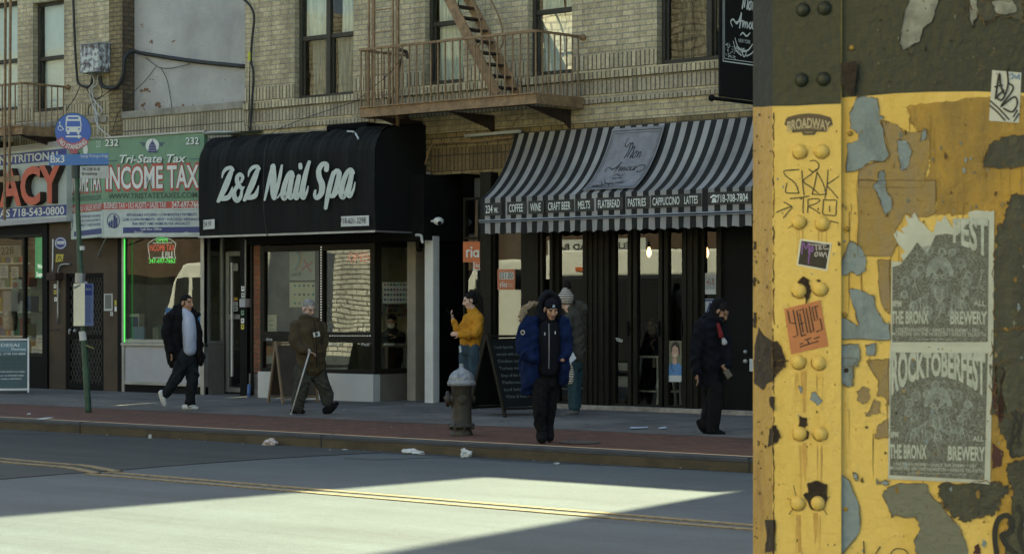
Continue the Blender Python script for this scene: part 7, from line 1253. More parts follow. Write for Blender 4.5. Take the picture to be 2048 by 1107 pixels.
mb = MB(); a_, b_2 = -48.4, -45.6; mb.box(a_, b_2 + 1.3, -7.9, -7.8, 3.45, 3.95); n1 = Vector((0, 1, 0)); put_text(mb, 'DELI + SALAD BAR', (b_2 - .05 + 1.1, -7.79, 3.6), (a_ + .1, -7.79, 3.6), .2, n1, mi=1, bold=.02); tag(mb.build('shop_sign', [M['plate_white'], M['ink']]), 'white shop sign across the street, mirrored in the cafe glass', 'sign')
# ================================================================ PEOPLE
import numpy as np
def chain(mb, J, s, pts, mi=0, n=14, k=4, fac=1.0):          # tapered round form through photo-measured joints (px, py, towards viewer m, half width px, half depth px)
    V5 = []
    for p in pts: c = J(p[0], p[1], p[2]); V5.append((c.x, c.y, c.z, p[3] * s * fac, (p[4] if len(p) > 4 else p[3]) * s * fac))
    P = cat_rom(V5, k) if len(V5) > 1 else [Vector(v) for v in V5]; C = [Vector(p[:3]) for p in P]; N = len(P); rings = []
    def frame(i):
        t = (C[min(N - 1, i + 1)] - C[max(0, i - 1)]).normalized(); sd = RT - t * RT.dot(t)
        if sd.length < .25: sd = VW - t * VW.dot(t)
        sd.normalize(); return t, sd, t.cross(sd)
    def ring(c, sd, fw, a, b): rings.append([c + sd * a * math.cos(2 * math.pi * j / n) + fw * b * math.sin(2 * math.pi * j / n) for j in range(n)])
    t, sd, fw = frame(0); r0 = min(P[0][3], P[0][4])
    for q in (.97, .8, .5): ring(C[0] - t * r0 * q * .8, sd, fw, P[0][3] * math.sqrt(1 - q * q), P[0][4] * math.sqrt(1 - q * q))
    for i in range(N): t, sd, fw = frame(i); ring(C[i], sd, fw, P[i][3], P[i][4])
    r1 = min(P[-1][3], P[-1][4])
    for q in (.5, .8, .97): ring(C[-1] + t * r1 * q * .8, sd, fw, P[-1][3] * math.sqrt(1 - q * q), P[-1][4] * math.sqrt(1 - q * q))
    R_ = len(rings); fs = [(i * n + j, i * n + (j + 1) % n, (i + 1) * n + (j + 1) % n, (i + 1) * n + j) for i in range(R_ - 1) for j in range(n)] + [tuple(reversed(range(n))), tuple(range((R_ - 1) * n, R_ * n))]
    mb.add([p for r in rings for p in r], fs, mi)
def solid(mb, name, mats, parent=None, voxel=.01, smooth=3, fold=0.0, fscale=22, pick=None, strength=None):
    tmp = mb.build('tmp', [], None); org = tmp.location.copy()
    r = tmp.modifiers.new('r', 'REMESH'); r.mode = 'VOXEL'; r.voxel_size = voxel
    sm = tmp.modifiers.new('s', 'SMOOTH'); sm.factor = .5; sm.iterations = smooth
    bpy.context.view_layer.update(); dg = bpy.context.evaluated_depsgraph_get(); me = bpy.data.meshes.new_from_object(tmp.evaluated_get(dg)); bpy.data.objects.remove(tmp)
    n = len(me.vertices); co = np.empty(n * 3); me.vertices.foreach_get('co', co); co = co.reshape(-1, 3)
    if fold:
        nr = np.empty(n * 3); me.vertices.foreach_get('normal', nr); nr = nr.reshape(-1, 3); d = np.zeros(n)
        for k in range(7):
            w = np.array([random.gauss(0, 1), random.gauss(0, 1), random.gauss(0, .75)]); w *= fscale * random.uniform(.5, 1.6) / np.linalg.norm(w); ph = random.random() * 6.28
            d += (1 - 2 * np.abs(np.sin(co @ w + ph + 1.2 * np.sin(co @ (w[::-1] * .5) + ph)))) / 7
        co = co + nr * (d * fold * 2)[:, None]; me.vertices.foreach_set('co', co.ravel())
    me.materials.clear()
    for m in (mats if isinstance(mats, list) else [mats]): me.materials.append(m)
    me.polygons.foreach_set('use_smooth', [True] * len(me.polygons))
    if pick:
        ce = np.array([p.center[:] for p in me.polygons]) + np.array(org); me.polygons.foreach_set('material_index', pick(ce).astype(np.int32))
    me.update(); me.name = name; o = bpy.data.objects.new(name, me); sc.collection.objects.link(o); o.location = org
    if parent: adopt(o, parent)
    return o
SK = {k: mat('skin_' + k, c, .5, var=.12, vs=40) for k, c in (('tan', (.40, .225, .14)), ('fair', (.52, .33, .25)), ('light', (.55, .36, .27)), ('brown', (.30, .165, .10)))}
M['hair_dk'] = mat('hair_dark', (.012, .010, .009), .8, var=.5, vs=60, spec=.15); M['hair_gr'] = mat('hair_grey', (.26, .26, .25), .9, var=.5, vs=60, spec=.1); M['eye'] = mat('eye_dark', (.012, .01, .01), .3, var=0); M['lip'] = mat('lips', (.22, .08, .07), .5, var=0)
def cloth(name, c, var=.3, rough=.85): return mat('cloth_' + name, c, rough, spec=.12, var=var, vs=7, bump=.35, bs=170)
class Head:
    def __init__(s, C, H, yaw, pitch=0, tilt=0):
        k = H / .235; F = RT * math.sin(R(yaw)) - VW * math.cos(R(yaw)); F = F * math.cos(R(pitch)) - UP * math.sin(R(pitch)); U = (UP - F * UP.dot(F)).normalized(); X = F.cross(U); s.C, s.k, s.X, s.F, s.U = C, k, X, F, U
    def p(s, x, y, z): return s.C + (s.X * x + s.F * y + s.U * z) * s.k
    def ball(s, mb, c, r, n=14, mi=0): mb.ball(s.p(*c), r[0] * s.k, r[1] * s.k, r[2] * s.k, n, mi, (s.X, s.F, s.U))
    def loc(s, ce): d = ce - np.array(s.C); return d @ np.array(s.X) / s.k, d @ np.array(s.F) / s.k, d @ np.array(s.U) / s.k
    def skull(s, mb):
        for c, r in (((0, -.012, .033), (.074, .094, .084)), ((0, .028, -.03), (.058, .058, .075)), ((0, .044, -.083), (.037, .040, .03)), ((0, .072, .027), (.05, .02, .013)), ((0, .084, -.057), (.021, .012, .011)), ((.034, .052, -.02), (.027, .03, .03)), ((-.034, .052, -.02), (.027, .03, .03)), ((.077, -.008, -.008), (.012, .022, .032)), ((-.077, -.008, -.008), (.012, .022, .032))): s.ball(mb, c, r)
        mb.tube([s.p(0, .084, .02), s.p(0, .098, -.006), s.p(0, .108, -.026), s.p(0, .088, -.036)], [.009 * s.k, .011 * s.k, .016 * s.k, .012 * s.k], 10)
    def pick(s, beard=False):
        def f(ce):
            x, y, z = s.loc(ce); out = np.zeros(len(ce)); near = (np.abs(x) < .09) & (np.abs(z) < .125) & (y < .13)
            out[near & (np.abs(np.abs(x) - .029) < .011) & (np.abs(z - .006) < .0055) & (y > .06)] = 1
            out[near & (np.abs(np.abs(x) - .031) < .018) & (np.abs(z - .028) < .004) & (y > .055)] = 2
            out[near & (np.abs(x) < .021) & (np.abs(z + .057) < .009) & (y > .078)] = 3
            sc_ = (np.abs(x) < .1) & (z > -.07) & (z < .15) & (np.abs(y) < .14) & ((z > .070) | ((y < .018) & (z > -.03)) | ((y < .05) & (z > .035))) & ~((np.abs(x) > .071) & (z < .03)); out[sc_] = 2
            if beard: out[near & (z < -.042) & (z > -.13) & (y > .0) & ~((np.abs(x) < .016) & (np.abs(z + .058) < .006))] = 2
            return out
        return f
    def cap(s, mb, front=.03, low=-.02, th=.011, back=-.05):        # hair or a close cap: skull shell cut at the hair line
        s.ball(mb, (0, -.017, .051), (.073 + th, .084 + th, .070 + th)); s.ball(mb, (0, -.045, -.01), (.068 + th * .7, .062 + th, .07))
def hand(mb, w, d, side, curl=.5, sz_=1.0, thumb=1):               # palm, four unequal bent fingers, a thumb from the side
    d = d.normalized(); side = (side - d * side.dot(d)).normalized(); nrm = d.cross(side) * thumb
    mb.ball(w + d * .045 * sz_, .038 * sz_, .046 * sz_, .016 * sz_, 12, 0, (side, d, nrm)); mb.tube([w - d * .04, w + d * .02], [.026 * sz_, .027 * sz_], 10)
    for i, (o, l) in enumerate(((-.030, .85), (-.010, 1.0), (.011, .95), (.031, .75))):
        p = w + d * (.082 if i in (1, 2) else .076) * sz_ + side * o * sz_; dd = (d + side * o * 2).normalized(); pts = [p - dd * .02]; c = curl * (.8 + .12 * i)
        for L in (.036, .026, .02): pts.append(pts[-1] + dd * L * l * sz_ + (dd * .02 * (len(pts) == 1))); dd = (dd * math.cos(c) + nrm * math.sin(c)).normalized()
        mb.tube(cat_rom(pts, 2), .0082 * sz_, 7)
    p = w + d * .02 * sz_ - side * .03 * sz_; dd = (d * .75 - side * .65 + nrm * .25).normalized(); q = p + dd * .045 * sz_; mb.tube([p, q, q + (dd * .6 + d * .5 + nrm * .3).normalized() * .03 * sz_], [.012 * sz_, .010 * sz_, .008 * sz_], 8)
class Person:
    def __init__(s, label, foot, q, skin, head, scale, z=None, Y=None):
        s.q = q; s.k = scale; fp = q(*foot); 
        if Y: base = at(fp[0], fp[1], Y); s.d = (base - CAM).dot(VW)
        else: base = gnd(fp[0], fp[1], z); s.d = (base - CAM).dot(VW)
        s.s = s.d / FPX; s.base = base; s.label = label; s.skin = skin; s.body = MB(); s.J = lambda px, py, b=0.0: atd(px, py, s.d - b); s.parts = []
        hx, hy, H, yaw, pitch = head[:5]; hb = head[5] if len(head) > 5 else 0; s.head = Head(s.P(hx, hy, hb), H, yaw, pitch); s.head.skull(s.body); s.beard = False
    def P(s, x, y, b=0.0): px, py = s.q(x, y); return s.J(px, py, b)
    def ch(s, mb, pts, fac=1.0, **k): chain(mb, s.J, s.s, [(*s.q(p[0], p[1]), p[2], p[3] / s.k, (p[4] if len(p) > 4 else p[3]) / s.k) for p in pts], fac=fac, **k)
    def wear(s, name, m, chains, under=.6, voxel=.011, fold=.006, fscale=22, smooth=3, extra=None):
        mb = MB()
        for c in chains: s.ch(mb, c); (under and max(p[3] for p in c) > 24 and s.ch(s.body, c, fac=under))
        if extra: extra(mb)
        s.parts.append((mb, name, m, voxel, fold, fscale, smooth))
    def flesh(s, c): s.ch(s.body, c)
    def done(s, brow=None, mats=None, group=None):
        o = solid(s.body, 'person', [s.skin, M['eye'], brow or M['hair_dk'], M['lip']], None, .0068, 2, pick=s.head.pick(s.beard)); tag(o, s.label, 'person')
        s.obj = o; built = []
        for mb, name, m, v, f, fs_, sm in s.parts: built.append(solid(mb, name, m, o, v, sm, f, fs_))
        return o
    def piece(s, name, mb, m, parent=None, smooth=False): return mb.build(name, m, parent or s.obj, smooth=smooth, recalc=True)
blackc = cloth('black', (.0085, .0085, .0095)); jean_dk = cloth('dark_denim', (.016, .020, .024), .5); shoe_w = mat('shoe_white', (.52, .54, .52), .5, var=.1); sole_dk = mat('sole', (.02, .02, .02), .6, var=0)
# 1. man in an open black coat, white tee and white trainers
q1 = lambda x, y: (220 + x / 2.913, 460 + y / 2.913)
p = Person('man in an open black coat, pale tee and white trainers, striding past the tax office', (470, 1045), q1, SK['tan'], (447, 424, .245, 58, 4), 2.913, z=.215)
p.flesh([(438, 445, -.01, 20), (432, 480, -.02, 24)])
p.wear('trousers', jean_dk, [[(440, 700, 0, 56, 46), (440, 770, 0, 60, 48)], [(470, 740, -.05, 44), (480, 850, -.04, 39), (472, 935, -.05, 35), (466, 1005, -.05, 33)], [(420, 750, .05, 46), (388, 855, .06, 39), (350, 915, .03, 33), (322, 958, 0, 29)]], fold=.014, fscale=28)
p.wear('tee_shirt', cloth('pale_blue_tee', (.42, .47, .58), .15), [[(436, 470, .0, 26, 30), (458, 520, .02, 40, 52), (464, 600, .03, 44, 62), (466, 702, .02, 40, 58)]], fold=.004)
p.wear('coat', blackc, [[(405, 470, -.02, 44, 40), (385, 530, 0, 66, 56), (374, 620, 0, 62, 60), (380, 700, 0, 58, 60), (392, 768, 0, 58, 56)], [(350, 500, .1, 36), (330, 590, .13, 36), (338, 650, .14, 33), (350, 700, .15, 30)], [(478, 490, -.03, 22, 30), (508, 560, -.02, 25, 36), (518, 660, -.02, 26, 40), (530, 775, -.02, 24, 34)], [(365, 485, .04, 30), (430, 478, -.08, 30), (505, 492, -.04, 24)], [(372, 462, .06, 15), (385, 448, -.02, 18), (425, 455, -.08, 20), (470, 465, -.07, 18), (522, 492, .0, 14)]], fold=.016, fscale=24)
for c in ([(432, 1030, -.05, 17), (465, 1028, -.05, 19), (505, 1036, -.05, 12)], [(300, 945, 0, 20), (310, 985, 0, 19), (318, 1018, 0, 12)]): p.wear('shoe', shoe_w, [c], under=.6, voxel=.009, fold=0)
p.wear('hair', M['hair_dk'], [], extra=lambda mb: p.head.cap(mb, th=.006), fold=.003, fscale=60)
hand(p.body, p.P(352, 702, .15), UP * -1 + RT * .25, VW * -1, .5, .95)
o = p.done(); mb = MB(); mpS_ = lambda x, y, o_: p.P(x, y, .05 + o_)
stroke(mb, [(452, 1024, 2), (458, 1032, 5), (468, 1030, 4), (484, 1022, 2)], lambda x, y, o_: p.P(x, y, .025 + .02), off=.0); p.piece('shoe_mark', mb, M['ink'])
# 2. old man with a cane
q2 = lambda x, y: (480 + x / 2.913, 460 + y / 2.913)
p = Person('grey bearded old man in a brown jacket leaning on a thin cane', (350, 1068), q2, SK['fair'], (402, 458, .25, 38, 17), 2.913, z=.222)
olive = cloth('olive_brown', (.062, .047, .026), .35); p.beard = True
p.flesh([(392, 480, 0, 24), (388, 520, 0, 28)])
p.wear('trousers', cloth('olive_grey', (.052, .053, .042), .3), [[(405, 780, 0, 78, 62), (405, 830, 0, 78, 60)], [(370, 815, .06, 56), (362, 900, .07, 50), (345, 980, .04, 45), (335, 1040, .03, 40)], [(448, 810, -.05, 56), (478, 890, -.04, 48), (500, 950, -.06, 42), (514, 1002, -.06, 36)]], fold=.02, fscale=26)
p.wear('jacket', olive, [[(395, 512, 0, 44, 44), (398, 548, 0, 82, 62), (402, 640, 0, 92, 78), (408, 730, 0, 90, 80), (412, 806, 0, 90, 78)], [(335, 552, .06, 40), (318, 630, .13, 40), (345, 680, .18, 36), (392, 704, .2, 28)], [(470, 560, -.08, 34), (486, 640, -.06, 34), (480, 720, .0, 30)], [(355, 515, .04, 20), (395, 505, .08, 16), (440, 515, .08, 18), (455, 530, 0, 20)]], fold=.019, fscale=24)
p.wear('shoe', blackc, [[(305, 1052, .03, 16), (335, 1050, .04, 19), (372, 1058, .03, 12)]], under=.6, fold=0); p.wear('shoe', blackc, [[(500, 1052, -.05, 26), (532, 1036, -.05, 24), (566, 1006, -.05, 13)]], under=.6, fold=0)
p.wear('hair', M['hair_gr'], [], extra=lambda mb: (p.head.cap(mb, th=.009), p.head.ball(mb, (.07, -.02, -.03), (.016, .035, .05)), p.head.ball(mb, (-.07, -.02, -.03), (.016, .035, .05))), fold=.006, fscale=50)
p.wear('beard', M['hair_gr'], [], extra=lambda mb: (p.head.ball(mb, (0, .052, -.095), (.046, .046, .04)), p.head.ball(mb, (0, .08, -.045), (.028, .014, .008)), p.head.ball(mb, (.05, .02, -.07), (.015, .04, .04)), p.head.ball(mb, (-.05, .02, -.07), (.015, .04, .04))), fold=.006, fscale=50)
hand(p.body, p.P(392, 706, .2), RT + UP * -.3, VW * -1, .9, .95)
o = p.done(M['hair_gr']); mb = MB(); h = p.head
for s_ in (-1, 1): mb.tube([h.p(s_ * .03 + .02 * math.cos(a), .092, .004 + .016 * math.sin(a)) for a in [i * .523 for i in range(13)]], .0022, 5)
mb.tube([h.p(.05, .09, .008), h.p(.078, .02, .01), h.p(.08, -.01, .0)], .0022, 5); mb.tube([h.p(-.05, .09, .008), h.p(-.078, .02, .01)], .0022, 5); mb.tube([h.p(-.01, .094, .006), h.p(.01, .094, .006)], .002, 5); p.piece('glasses', mb, M['black'])
mb = MB(); mb.quad(p.P(424, 596, .22), p.P(462, 590, .22), p.P(468, 616, .22), p.P(430, 624, .22), 0); mb.quad(p.P(440, 598, .222), p.P(452, 596, .222), p.P(455, 612, .222), p.P(443, 614, .222), 1); mb.tube([p.P(440, 596, .22), p.P(432, 570, .2), p.P(420, 540, .18)], .004, 5, 1); p.piece('name_badge', mb, [M['plate_white'], M['ink']])
mb = MB(); mb.tube([p.P(430, 522, .19), p.P(440, 580, .225), p.P(446, 680, .255), p.P(446, 800, .25)], .006, 6); p.piece('zip', mb, blackc)
mb = MB(); [mb.bar(p.P(x, 705, .25), p.P(x + 34, 700, .25), .022, .012) for x in (452,)]; p.piece('pocket_flap', mb, olive)
mb = MB(); mb.tube([p.P(404, 712, .25), p.P(350, 892, .27), p.P(297, 1070, .3)], [.011, .010, .009], 8); mb.ball(p.P(297, 1070, .3), .014, n=8); mb.tube([p.P(404, 712, .25), p.P(408, 700, .25), p.P(398, 694, .24)], .013, 8); tag(mb.build('walking_cane', M['offwhite'], smooth=True), 'thin pale walking cane held by the old man', 'cane')
# 3. woman in a mustard jacket looking at her phone
q3 = lambda x, y: (820 + x / 2.517, 460 + y / 2.517)
p = Person('woman in a mustard jacket and jeans leaning in the dark doorway, looking at a phone', (300, 897), q3, SK['light'], (302, 354, .232, -80, 14), 2.517, z=.262)
must = cloth('mustard', (.50, .235, .025), .2)
p.flesh([(308, 380, 0, 17), (318, 415, 0, 19)])
p.wear('jeans', cloth('blue_denim', (.045, .075, .10), .35), [[(298, 575, 0, 52, 36), (298, 610, 0, 54, 36)], [(322, 590, .04, 30), (320, 700, .05, 28), (316, 850, .05, 22)], [(272, 590, -.04, 30), (272, 700, -.04, 27), (272, 850, -.04, 21)]], fold=.006)
p.wear('jacket', must, [[(318, 405, 0, 26, 26), (322, 435, 0, 46, 40), (320, 500, 0, 50, 42), (300, 570, 0, 54, 42)], [(345, 435, .08, 27), (340, 495, .13, 27), (318, 528, .16, 25), (252, 524, .18, 19)], [(292, 440, -.06, 24), (250, 515, 0, 23), (236, 500, .03, 20), (218, 452, .05, 16)], [(300, 400, 0, 17), (322, 400, -.02, 22)]], fold=.009, fscale=34)
for c in ([(335, 876, .05, 14), (300, 876, .06, 15), (275, 880, .06, 9)], [(290, 872, -.04, 14), (262, 874, -.04, 14), (236, 878, -.04, 9)]): p.wear('shoe', blackc, [c], under=.6, fold=0)
p.wear('hair', M['hair_dk'], [[(338, 322, -.01, 13), (353, 345, -.02, 13), (360, 382, -.02, 11), (366, 428, -.02, 5)]], under=0, extra=lambda mb: p.head.cap(mb, th=.010), fold=.006, fscale=60)
hand(p.body, p.P(217, 450, .05), UP + RT * -.3, VW * -1, .7, .9)
hand(p.body, p.P(250, 525, .18), RT * -1 + UP * .1, UP, .6, .85)
o = p.done(); a, b = p.P(205, 428, .09), p.P(180, 394, .09); ph = (b - a); mb = MB(); mb.obox((a + b) / 2, ph * .5, ph.cross(VW).normalized() * .006, VW * .036); tag(mb.build('mobile_phone', M['black'], bevel=.003), 'dark mobile phone in the raised hand of the woman in mustard', 'phone')
mb = MB(); mb.prism([p.P(246, 584, .2), p.P(256, 582, .2), p.P(260, 612, .2), p.P(250, 615, .2)], VW * .004); p.piece('white_tag', mb, M['plate_white'])
# 4. man in a blue parka
q5 = lambda x, y: (1060 + x / 2.516, 460 + y / 2.516)
p = Person('man in a blue fur hooded parka walking towards the camera, hands in pockets', (65, 1064), q5, SK['tan'], (108, 398, .235, 14, 22, .05), 2.516, z=.17)
parka = cloth('royal_blue', (.005, .014, .055), .4); navyc = cloth('navy_black', (.007, .008, .012))
p.flesh([(98, 430, -.02, 26), (95, 470, -.03, 30)])
p.wear('trousers', blackc, [[(78, 720, -.02, 66, 46), (76, 780, -.02, 66, 46)], [(50, 770, .06, 44), (48, 870, .08, 40), (50, 960, .05, 34), (58, 1005, .04, 30)], [(108, 770, -.08, 42), (102, 870, -.08, 38), (96, 960, -.1, 32), (95, 1000, -.1, 28)]], fold=.010, fscale=26)
p.wear('hoodie', navyc, [[(95, 470, .0, 46, 36), (95, 505, .03, 58, 52), (95, 600, .03, 60, 60), (92, 700, .03, 58, 58)]], fold=.005)
p.wear('hood', navyc, [[(92, 322, -.10, 34, 30), (88, 350, -.08, 52, 44), (84, 400, -.07, 54, 46), (84, 440, -.03, 56, 46)], [(66, 450, .06, 14), (54, 410, .04, 13), (58, 360, .035, 14), (82, 326, .03, 13), (110, 318, .03, 12), (138, 334, .03, 12), (150, 380, .03, 13), (146, 430, .04, 13)]], under=0, fold=.004)
p.wear('beanie', navyc, [], extra=lambda mb: (p.head.ball(mb, (0, -.012, .055), (.084, .102, .075)),), fold=.002, under=0)
p.wear('parka', parka, [[(70, 440, -.1, 60, 30), (60, 540, -.12, 105, 40), (55, 660, -.12, 115, 44), (55, 770, -.12, 108, 40)], [(24, 450, .0, 30, 34), (12, 540, .03, 44, 48), (6, 650, .04, 50, 50), (2, 740, .04, 48, 46), (-6, 800, .02, 42, 34), (-6, 822, .02, 38, 26)], [(156, 445, -.01, 28, 30), (170, 530, .01, 34, 40), (172, 630, .01, 32, 42), (172, 730, 0, 28, 38), (165, 765, 0, 22, 30)], [(-8, 462, .02, 38), (-38, 550, .06, 36), (-26, 620, .12, 33), (22, 648, .17, 27)], [(172, 455, -.02, 30), (190, 550, .03, 29), (184, 620, .08, 26), (160, 652, .12, 22)]], fold=.017, fscale=26, smooth=2)
fur = mat('fur_beige', (.26, .20, .13), .95, var=.5, vs=60)
p.wear('fur_trim', fur, [[(48, 372, -.05, 12), (10, 372, -.02, 16), (-22, 392, .02, 18), (-40, 425, .04, 18), (-44, 455, .05, 14)]], under=0, fold=.016, fscale=95, smooth=1, voxel=.008)
for c in ([(60, 1005, .02, 26, 22), (58, 1036, .06, 29, 30), (60, 1052, .12, 24, 24)], [(96, 1000, -.1, 24), (98, 1035, -.08, 25, 28), (100, 1046, -.04, 20)]): p.wear('shoe', blackc, [c], under=.5, fold=0)
o = p.done(); mb = MB(); mb.tube([p.P(95, 470, .215), p.P(96, 520, .235), p.P(96, 600, .25), p.P(95, 695, .24)], .0045, 6); p.piece('zip', mb, M['steel'])
mb = MB(); mb.bar(p.P(75, 514, .23), p.P(75, 528, .235), .007); p.piece('cord_tip', mb, M['plate_white']); mb = MB(); mb.bar(p.P(127, 508, .23), p.P(127, 522, .235), .007); p.piece('cord_tip', mb, M['plate_white'])
mb = MB(); c = p.P(-36, 514, .155); bx = (RT * -.5 - VW * .85).normalized(); sx = UP.cross(bx).normalized(); mb.lathe(c, [(.027, 0), (.027, .004), (.0001, .0045)], 18, 0, (sx, UP, bx)); mb.lathe(c + bx * .0055, [(.02, 0), (.02, .001), (.0001, .0012)], 16, 1, (sx, UP, bx)); mb.box(c.x - .0, c.x + .0001, c.y, c.y + .0001, c.z, c.z + .0001, 1); p.piece('sleeve_badge', mb, [M['plate_white'], M['ink']])
h = p.head; mb = MB(); mb.quad(h.p(-.012, .095, .06), h.p(.018, .095, .06), h.p(.016, .088, .09), h.p(-.010, .088, .09)); p.piece('hat_label', mb, mat('hat_label', (.35, .42, .5), .7))
# 5. woman in a bobble hat, back turned
p = Person('woman in a striped bobble hat and grey puffer jacket, back turned, at the cafe', (200, 932), q5, SK['light'], (176, 352, .23, -118, 8), 2.516, z=.24)
grey = cloth('grey_green', (.055, .055, .046), .35)
p.flesh([(186, 385, 0, 20), (205, 410, 0, 22)])
p.wear('jeans', cloth('teal_denim', (.03, .062, .072), .35), [[(222, 650, 0, 44, 34), (222, 690, 0, 44, 34)], [(210, 680, .04, 34), (216, 790, .04, 29), (222, 890, .04, 31)], [(238, 680, -.06, 30), (236, 790, -.08, 26), (236, 880, -.08, 26)]], fold=.006)
p.wear('jacket', grey, [[(205, 402, 0, 30, 30), (222, 440, 0, 50, 44), (226, 540, 0, 54, 48), (232, 640, 0, 50, 46)], [(195, 440, .1, 28), (188, 530, .16, 27), (198, 610, .2, 22)], [(240, 380, -.06, 30, 28), (270, 384, -.06, 24, 26), (278, 410, -.06, 18)]], fold=.012, fscale=30)
strp = mat('knit_stripes', (.40, .37, .31), .9, var=0); t_ = strp.node_tree; w_ = t_.nodes.new('ShaderNodeTexWave'); w_.bands_direction = 'Z'; w_.inputs['Scale'].default_value = 10; w_.inputs['Distortion'].default_value = 1.5; co = t_.nodes.new('ShaderNodeTexCoord'); r_ = t_.nodes.new('ShaderNodeValToRGB'); r_.color_ramp.elements[0].color = (.09, .08, .07, 1); r_.color_ramp.elements[1].color = (.48, .45, .38, 1); r_.color_ramp.elements[0].position = .3; r_.color_ramp.elements[1].position = .6
t_.links.new(co.outputs['Object'], w_.inputs[0]); t_.links.new(w_.outputs[0], r_.inputs[0]); t_.links.new(r_.outputs[0], t_.nodes['Principled BSDF'].inputs['Base Color'])
p.wear('knit_hat', strp, [[(181, 306, 0, 24), (181, 325, 0, 38), (181, 350, 0, 39)]], under=0, fold=.003, fscale=60)
p.wear('pompom', M['hair_dk'], [[(190, 270, 0, 18), (190, 284, 0, 20)]], under=0, fold=.01, fscale=110, smooth=1)
p.wear('hair', mat('hair_brown', (.10, .06, .035), .6, var=.4, vs=50), [[(190, 350, -.02, 26), (196, 385, -.03, 22)]], under=0)
p.wear('shoe', cloth('grey_suede', (.10, .10, .10)), [[(235, 915, .05, 15), (200, 918, .06, 17), (155, 930, .06, 9)]], under=.6, fold=0); p.wear('shoe', cloth('grey_suede', (.10, .10, .10)), [[(240, 905, -.06, 14), (215, 905, -.06, 15), (190, 912, -.06, 9)]], under=.6, fold=0)
hand(p.body, p.P(196, 612, .2), UP * -1 + RT * -.2, VW, .5, .85)
p.done(); mb = MB(); mb.prism([p.P(192, 655, .24), p.P(216, 612, .24), p.P(233, 644, .24), p.P(196, 677, .24)], VW * .003); tag(mb.build('paper_sheet', mat('letter_blue_white', (.5, .54, .6), .7, var=.05)), 'white folded paper held by the woman in the bobble hat', 'paper')
mb = MB(); p.ch(mb, [(194, 668, .12, 14, 10), (198, 700, .12, 22, 14), (198, 740, .12, 25, 15), (196, 766, .12, 22, 12)]); tag(solid(mb, 'knit_bag', strp, None, .01, 2, .005, 60), 'cream and brown striped knit bag hanging below the white paper', 'bag')
# 6. man in black with a hood, at the column
p = Person('man all in black, hooded, with a red scarf, walking beside the column', (930, 1032), q5, SK['brown'], (962, 410, .225, 58, 40), 2.516, z=.19)
p.flesh([(935, 430, 0, 24), (920, 470, 0, 28)])
p.wear('trousers', blackc, [[(915, 745, 0, 60, 46), (915, 790, 0, 62, 46)], [(932, 780, .05, 46), (934, 880, .06, 40), (922, 1000, .03, 35)], [(905, 780, -.06, 46), (905, 880, -.04, 40), (880, 985, -.08, 33)]], fold=.012, fscale=24)
p.wear('jacket', navyc, [[(912, 445, 0, 44, 42), (900, 490, 0, 72, 58), (898, 590, 0, 72, 64), (902, 690, 0, 66, 62), (908, 758, 0, 64, 60)], [(858, 490, .1, 38), (836, 600, .14, 35), (830, 660, .15, 32), (838, 715, .16, 27)], [(965, 490, -.05, 34), (992, 590, 0, 30), (1000, 650, .06, 28), (985, 692, .12, 24)], [(880, 440, .04, 22), (925, 430, -.08, 28), (965, 455, .06, 18)]], fold=.017, fscale=26)
p.wear('hood', blackc, [[(950, 362, -.02, 34, 34), (942, 395, -.03, 42, 42), (930, 430, -.03, 36, 40)], [(985, 372, .04, 14), (994, 400, .06, 10)]], under=0, fold=.004)
p.wear('scarf', cloth('red', (.16, .02, .022)), [[(948, 470, .14, 11, 8), (954, 505, .17, 13, 9), (962, 540, .18, 12, 8)]], under=0)
p.wear('shirt', cloth('white_shirt', (.4, .41, .42), .1), [[(972, 545, .14, 12, 8), (980, 570, .15, 13, 8)]], under=0)
p.wear('shoe', blackc, [[(900, 1010, .04, 18), (940, 1014, .05, 19), (978, 1026, .05, 11)]], under=.6, fold=0); p.wear('shoe', blackc, [[(850, 962, -.08, 16), (868, 995, -.08, 18), (892, 1022, -.08, 12)]], under=.6, fold=0)
hand(p.body, p.P(838, 718, .16), UP * -1 + RT * .15, VW * -1, .5, .95); hand(p.body, p.P(978, 692, .14), RT * .5 + UP * -.9, VW * -1, .9, .95)
p.done(); a, b = p.P(985, 705, .2), p.P(1006, 738, .2); ph = b - a; mb = MB(); mb.obox((a + b) / 2, ph * .55, ph.cross(VW).normalized() * .036, VW * .005); tag(mb.build('mobile_phone', [mat('phone_case', (.10, .085, .06), .4)], bevel=.004), 'brownish phone held low by the man in black', 'phone')
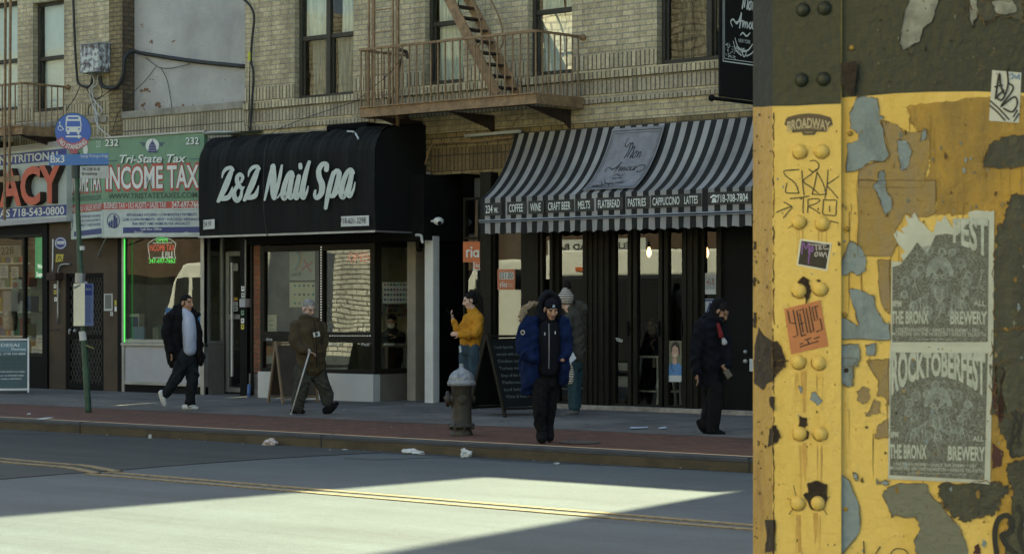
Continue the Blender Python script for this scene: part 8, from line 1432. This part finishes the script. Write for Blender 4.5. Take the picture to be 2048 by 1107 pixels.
# 7. masked woman at the manicure table, 8. person seated in the cafe
q7 = lambda x, y: (480 + x / 2.913, 460 + y / 2.913)
p = Person('woman in a white face mask sitting at the manicure table', (880, 720), q7, SK['light'], (885, 532, .23, -12, 18), 2.913, Y=25.75)
p.wear('top', cloth('dark_green', (.035, .04, .035)), [[(888, 575, 0, 30, 26), (888, 605, 0, 62, 40), (890, 690, 0, 62, 44), (892, 760, 0, 62, 46)], [(838, 610, .05, 26), (835, 640, .15, 22), (860, 606, .3, 17)], [(938, 610, .05, 26), (945, 645, .15, 22), (918, 622, .3, 17)]], fold=.008)
p.wear('hair', M['hair_dk'], [], extra=lambda mb: (p.head.cap(mb, th=.012), p.head.ball(mb, (0, -.05, -.05), (.08, .06, .1))), fold=.005, fscale=50)
p.wear('face_mask', M['white'], [], extra=lambda mb: (p.head.ball(mb, (0, .058, -.045), (.064, .066, .055)),), under=0, fold=0, voxel=.008)
p.wear('trousers', blackc, [[(870, 760, .05, 34), (865, 770, .4, 28), (865, 900, .42, 22)], [(910, 760, .05, 34), (912, 770, .4, 28), (912, 900, .42, 22)]], fold=.005)
hand(p.body, p.P(862, 606, .3), RT + UP * -.2, VW * -1, .6, .85); hand(p.body, p.P(915, 622, .3), RT * -1 + UP * -.2, VW * -1, .6, .85); p.done()
p = Person('dim seated person with long dark hair behind the middle cafe doors', (610, 840), q5, SK['tan'], (612, 478, .23, -20, 10), 2.516, Y=25.05)
p.flesh([(612, 505, 0, 18), (612, 535, 0, 20)])
p.wear('top', cloth('dark_top', (.03, .028, .03)), [[(612, 535, 0, 30, 26), (610, 565, 0, 58, 40), (605, 650, 0, 56, 42), (600, 720, 0, 56, 44)], [(560, 570, .05, 24), (562, 620, .12, 22), (600, 580, .25, 17)], [(655, 570, .05, 24), (662, 640, .12, 22), (625, 600, .25, 17)]], fold=.007)
p.wear('trousers', blackc, [[(590, 720, .05, 32), (575, 730, .35, 28), (575, 860, .35, 20)], [(625, 720, .05, 32), (620, 735, .35, 28), (615, 870, .35, 20)]], fold=.005)
p.wear('hair', M['hair_dk'], [[(582, 460, -.02, 18), (578, 500, -.02, 18), (580, 540, 0, 12)], [(642, 460, -.02, 18), (646, 500, -.02, 18), (642, 540, 0, 12)]], under=0, extra=lambda mb: p.head.cap(mb, th=.012), fold=.005)
hand(p.body, p.P(602, 582, .25), RT * .6 + UP, VW * -1, .8, .85); hand(p.body, p.P(625, 602, .25), RT * -.6 + UP, VW * -1, .8, .85); p.done()
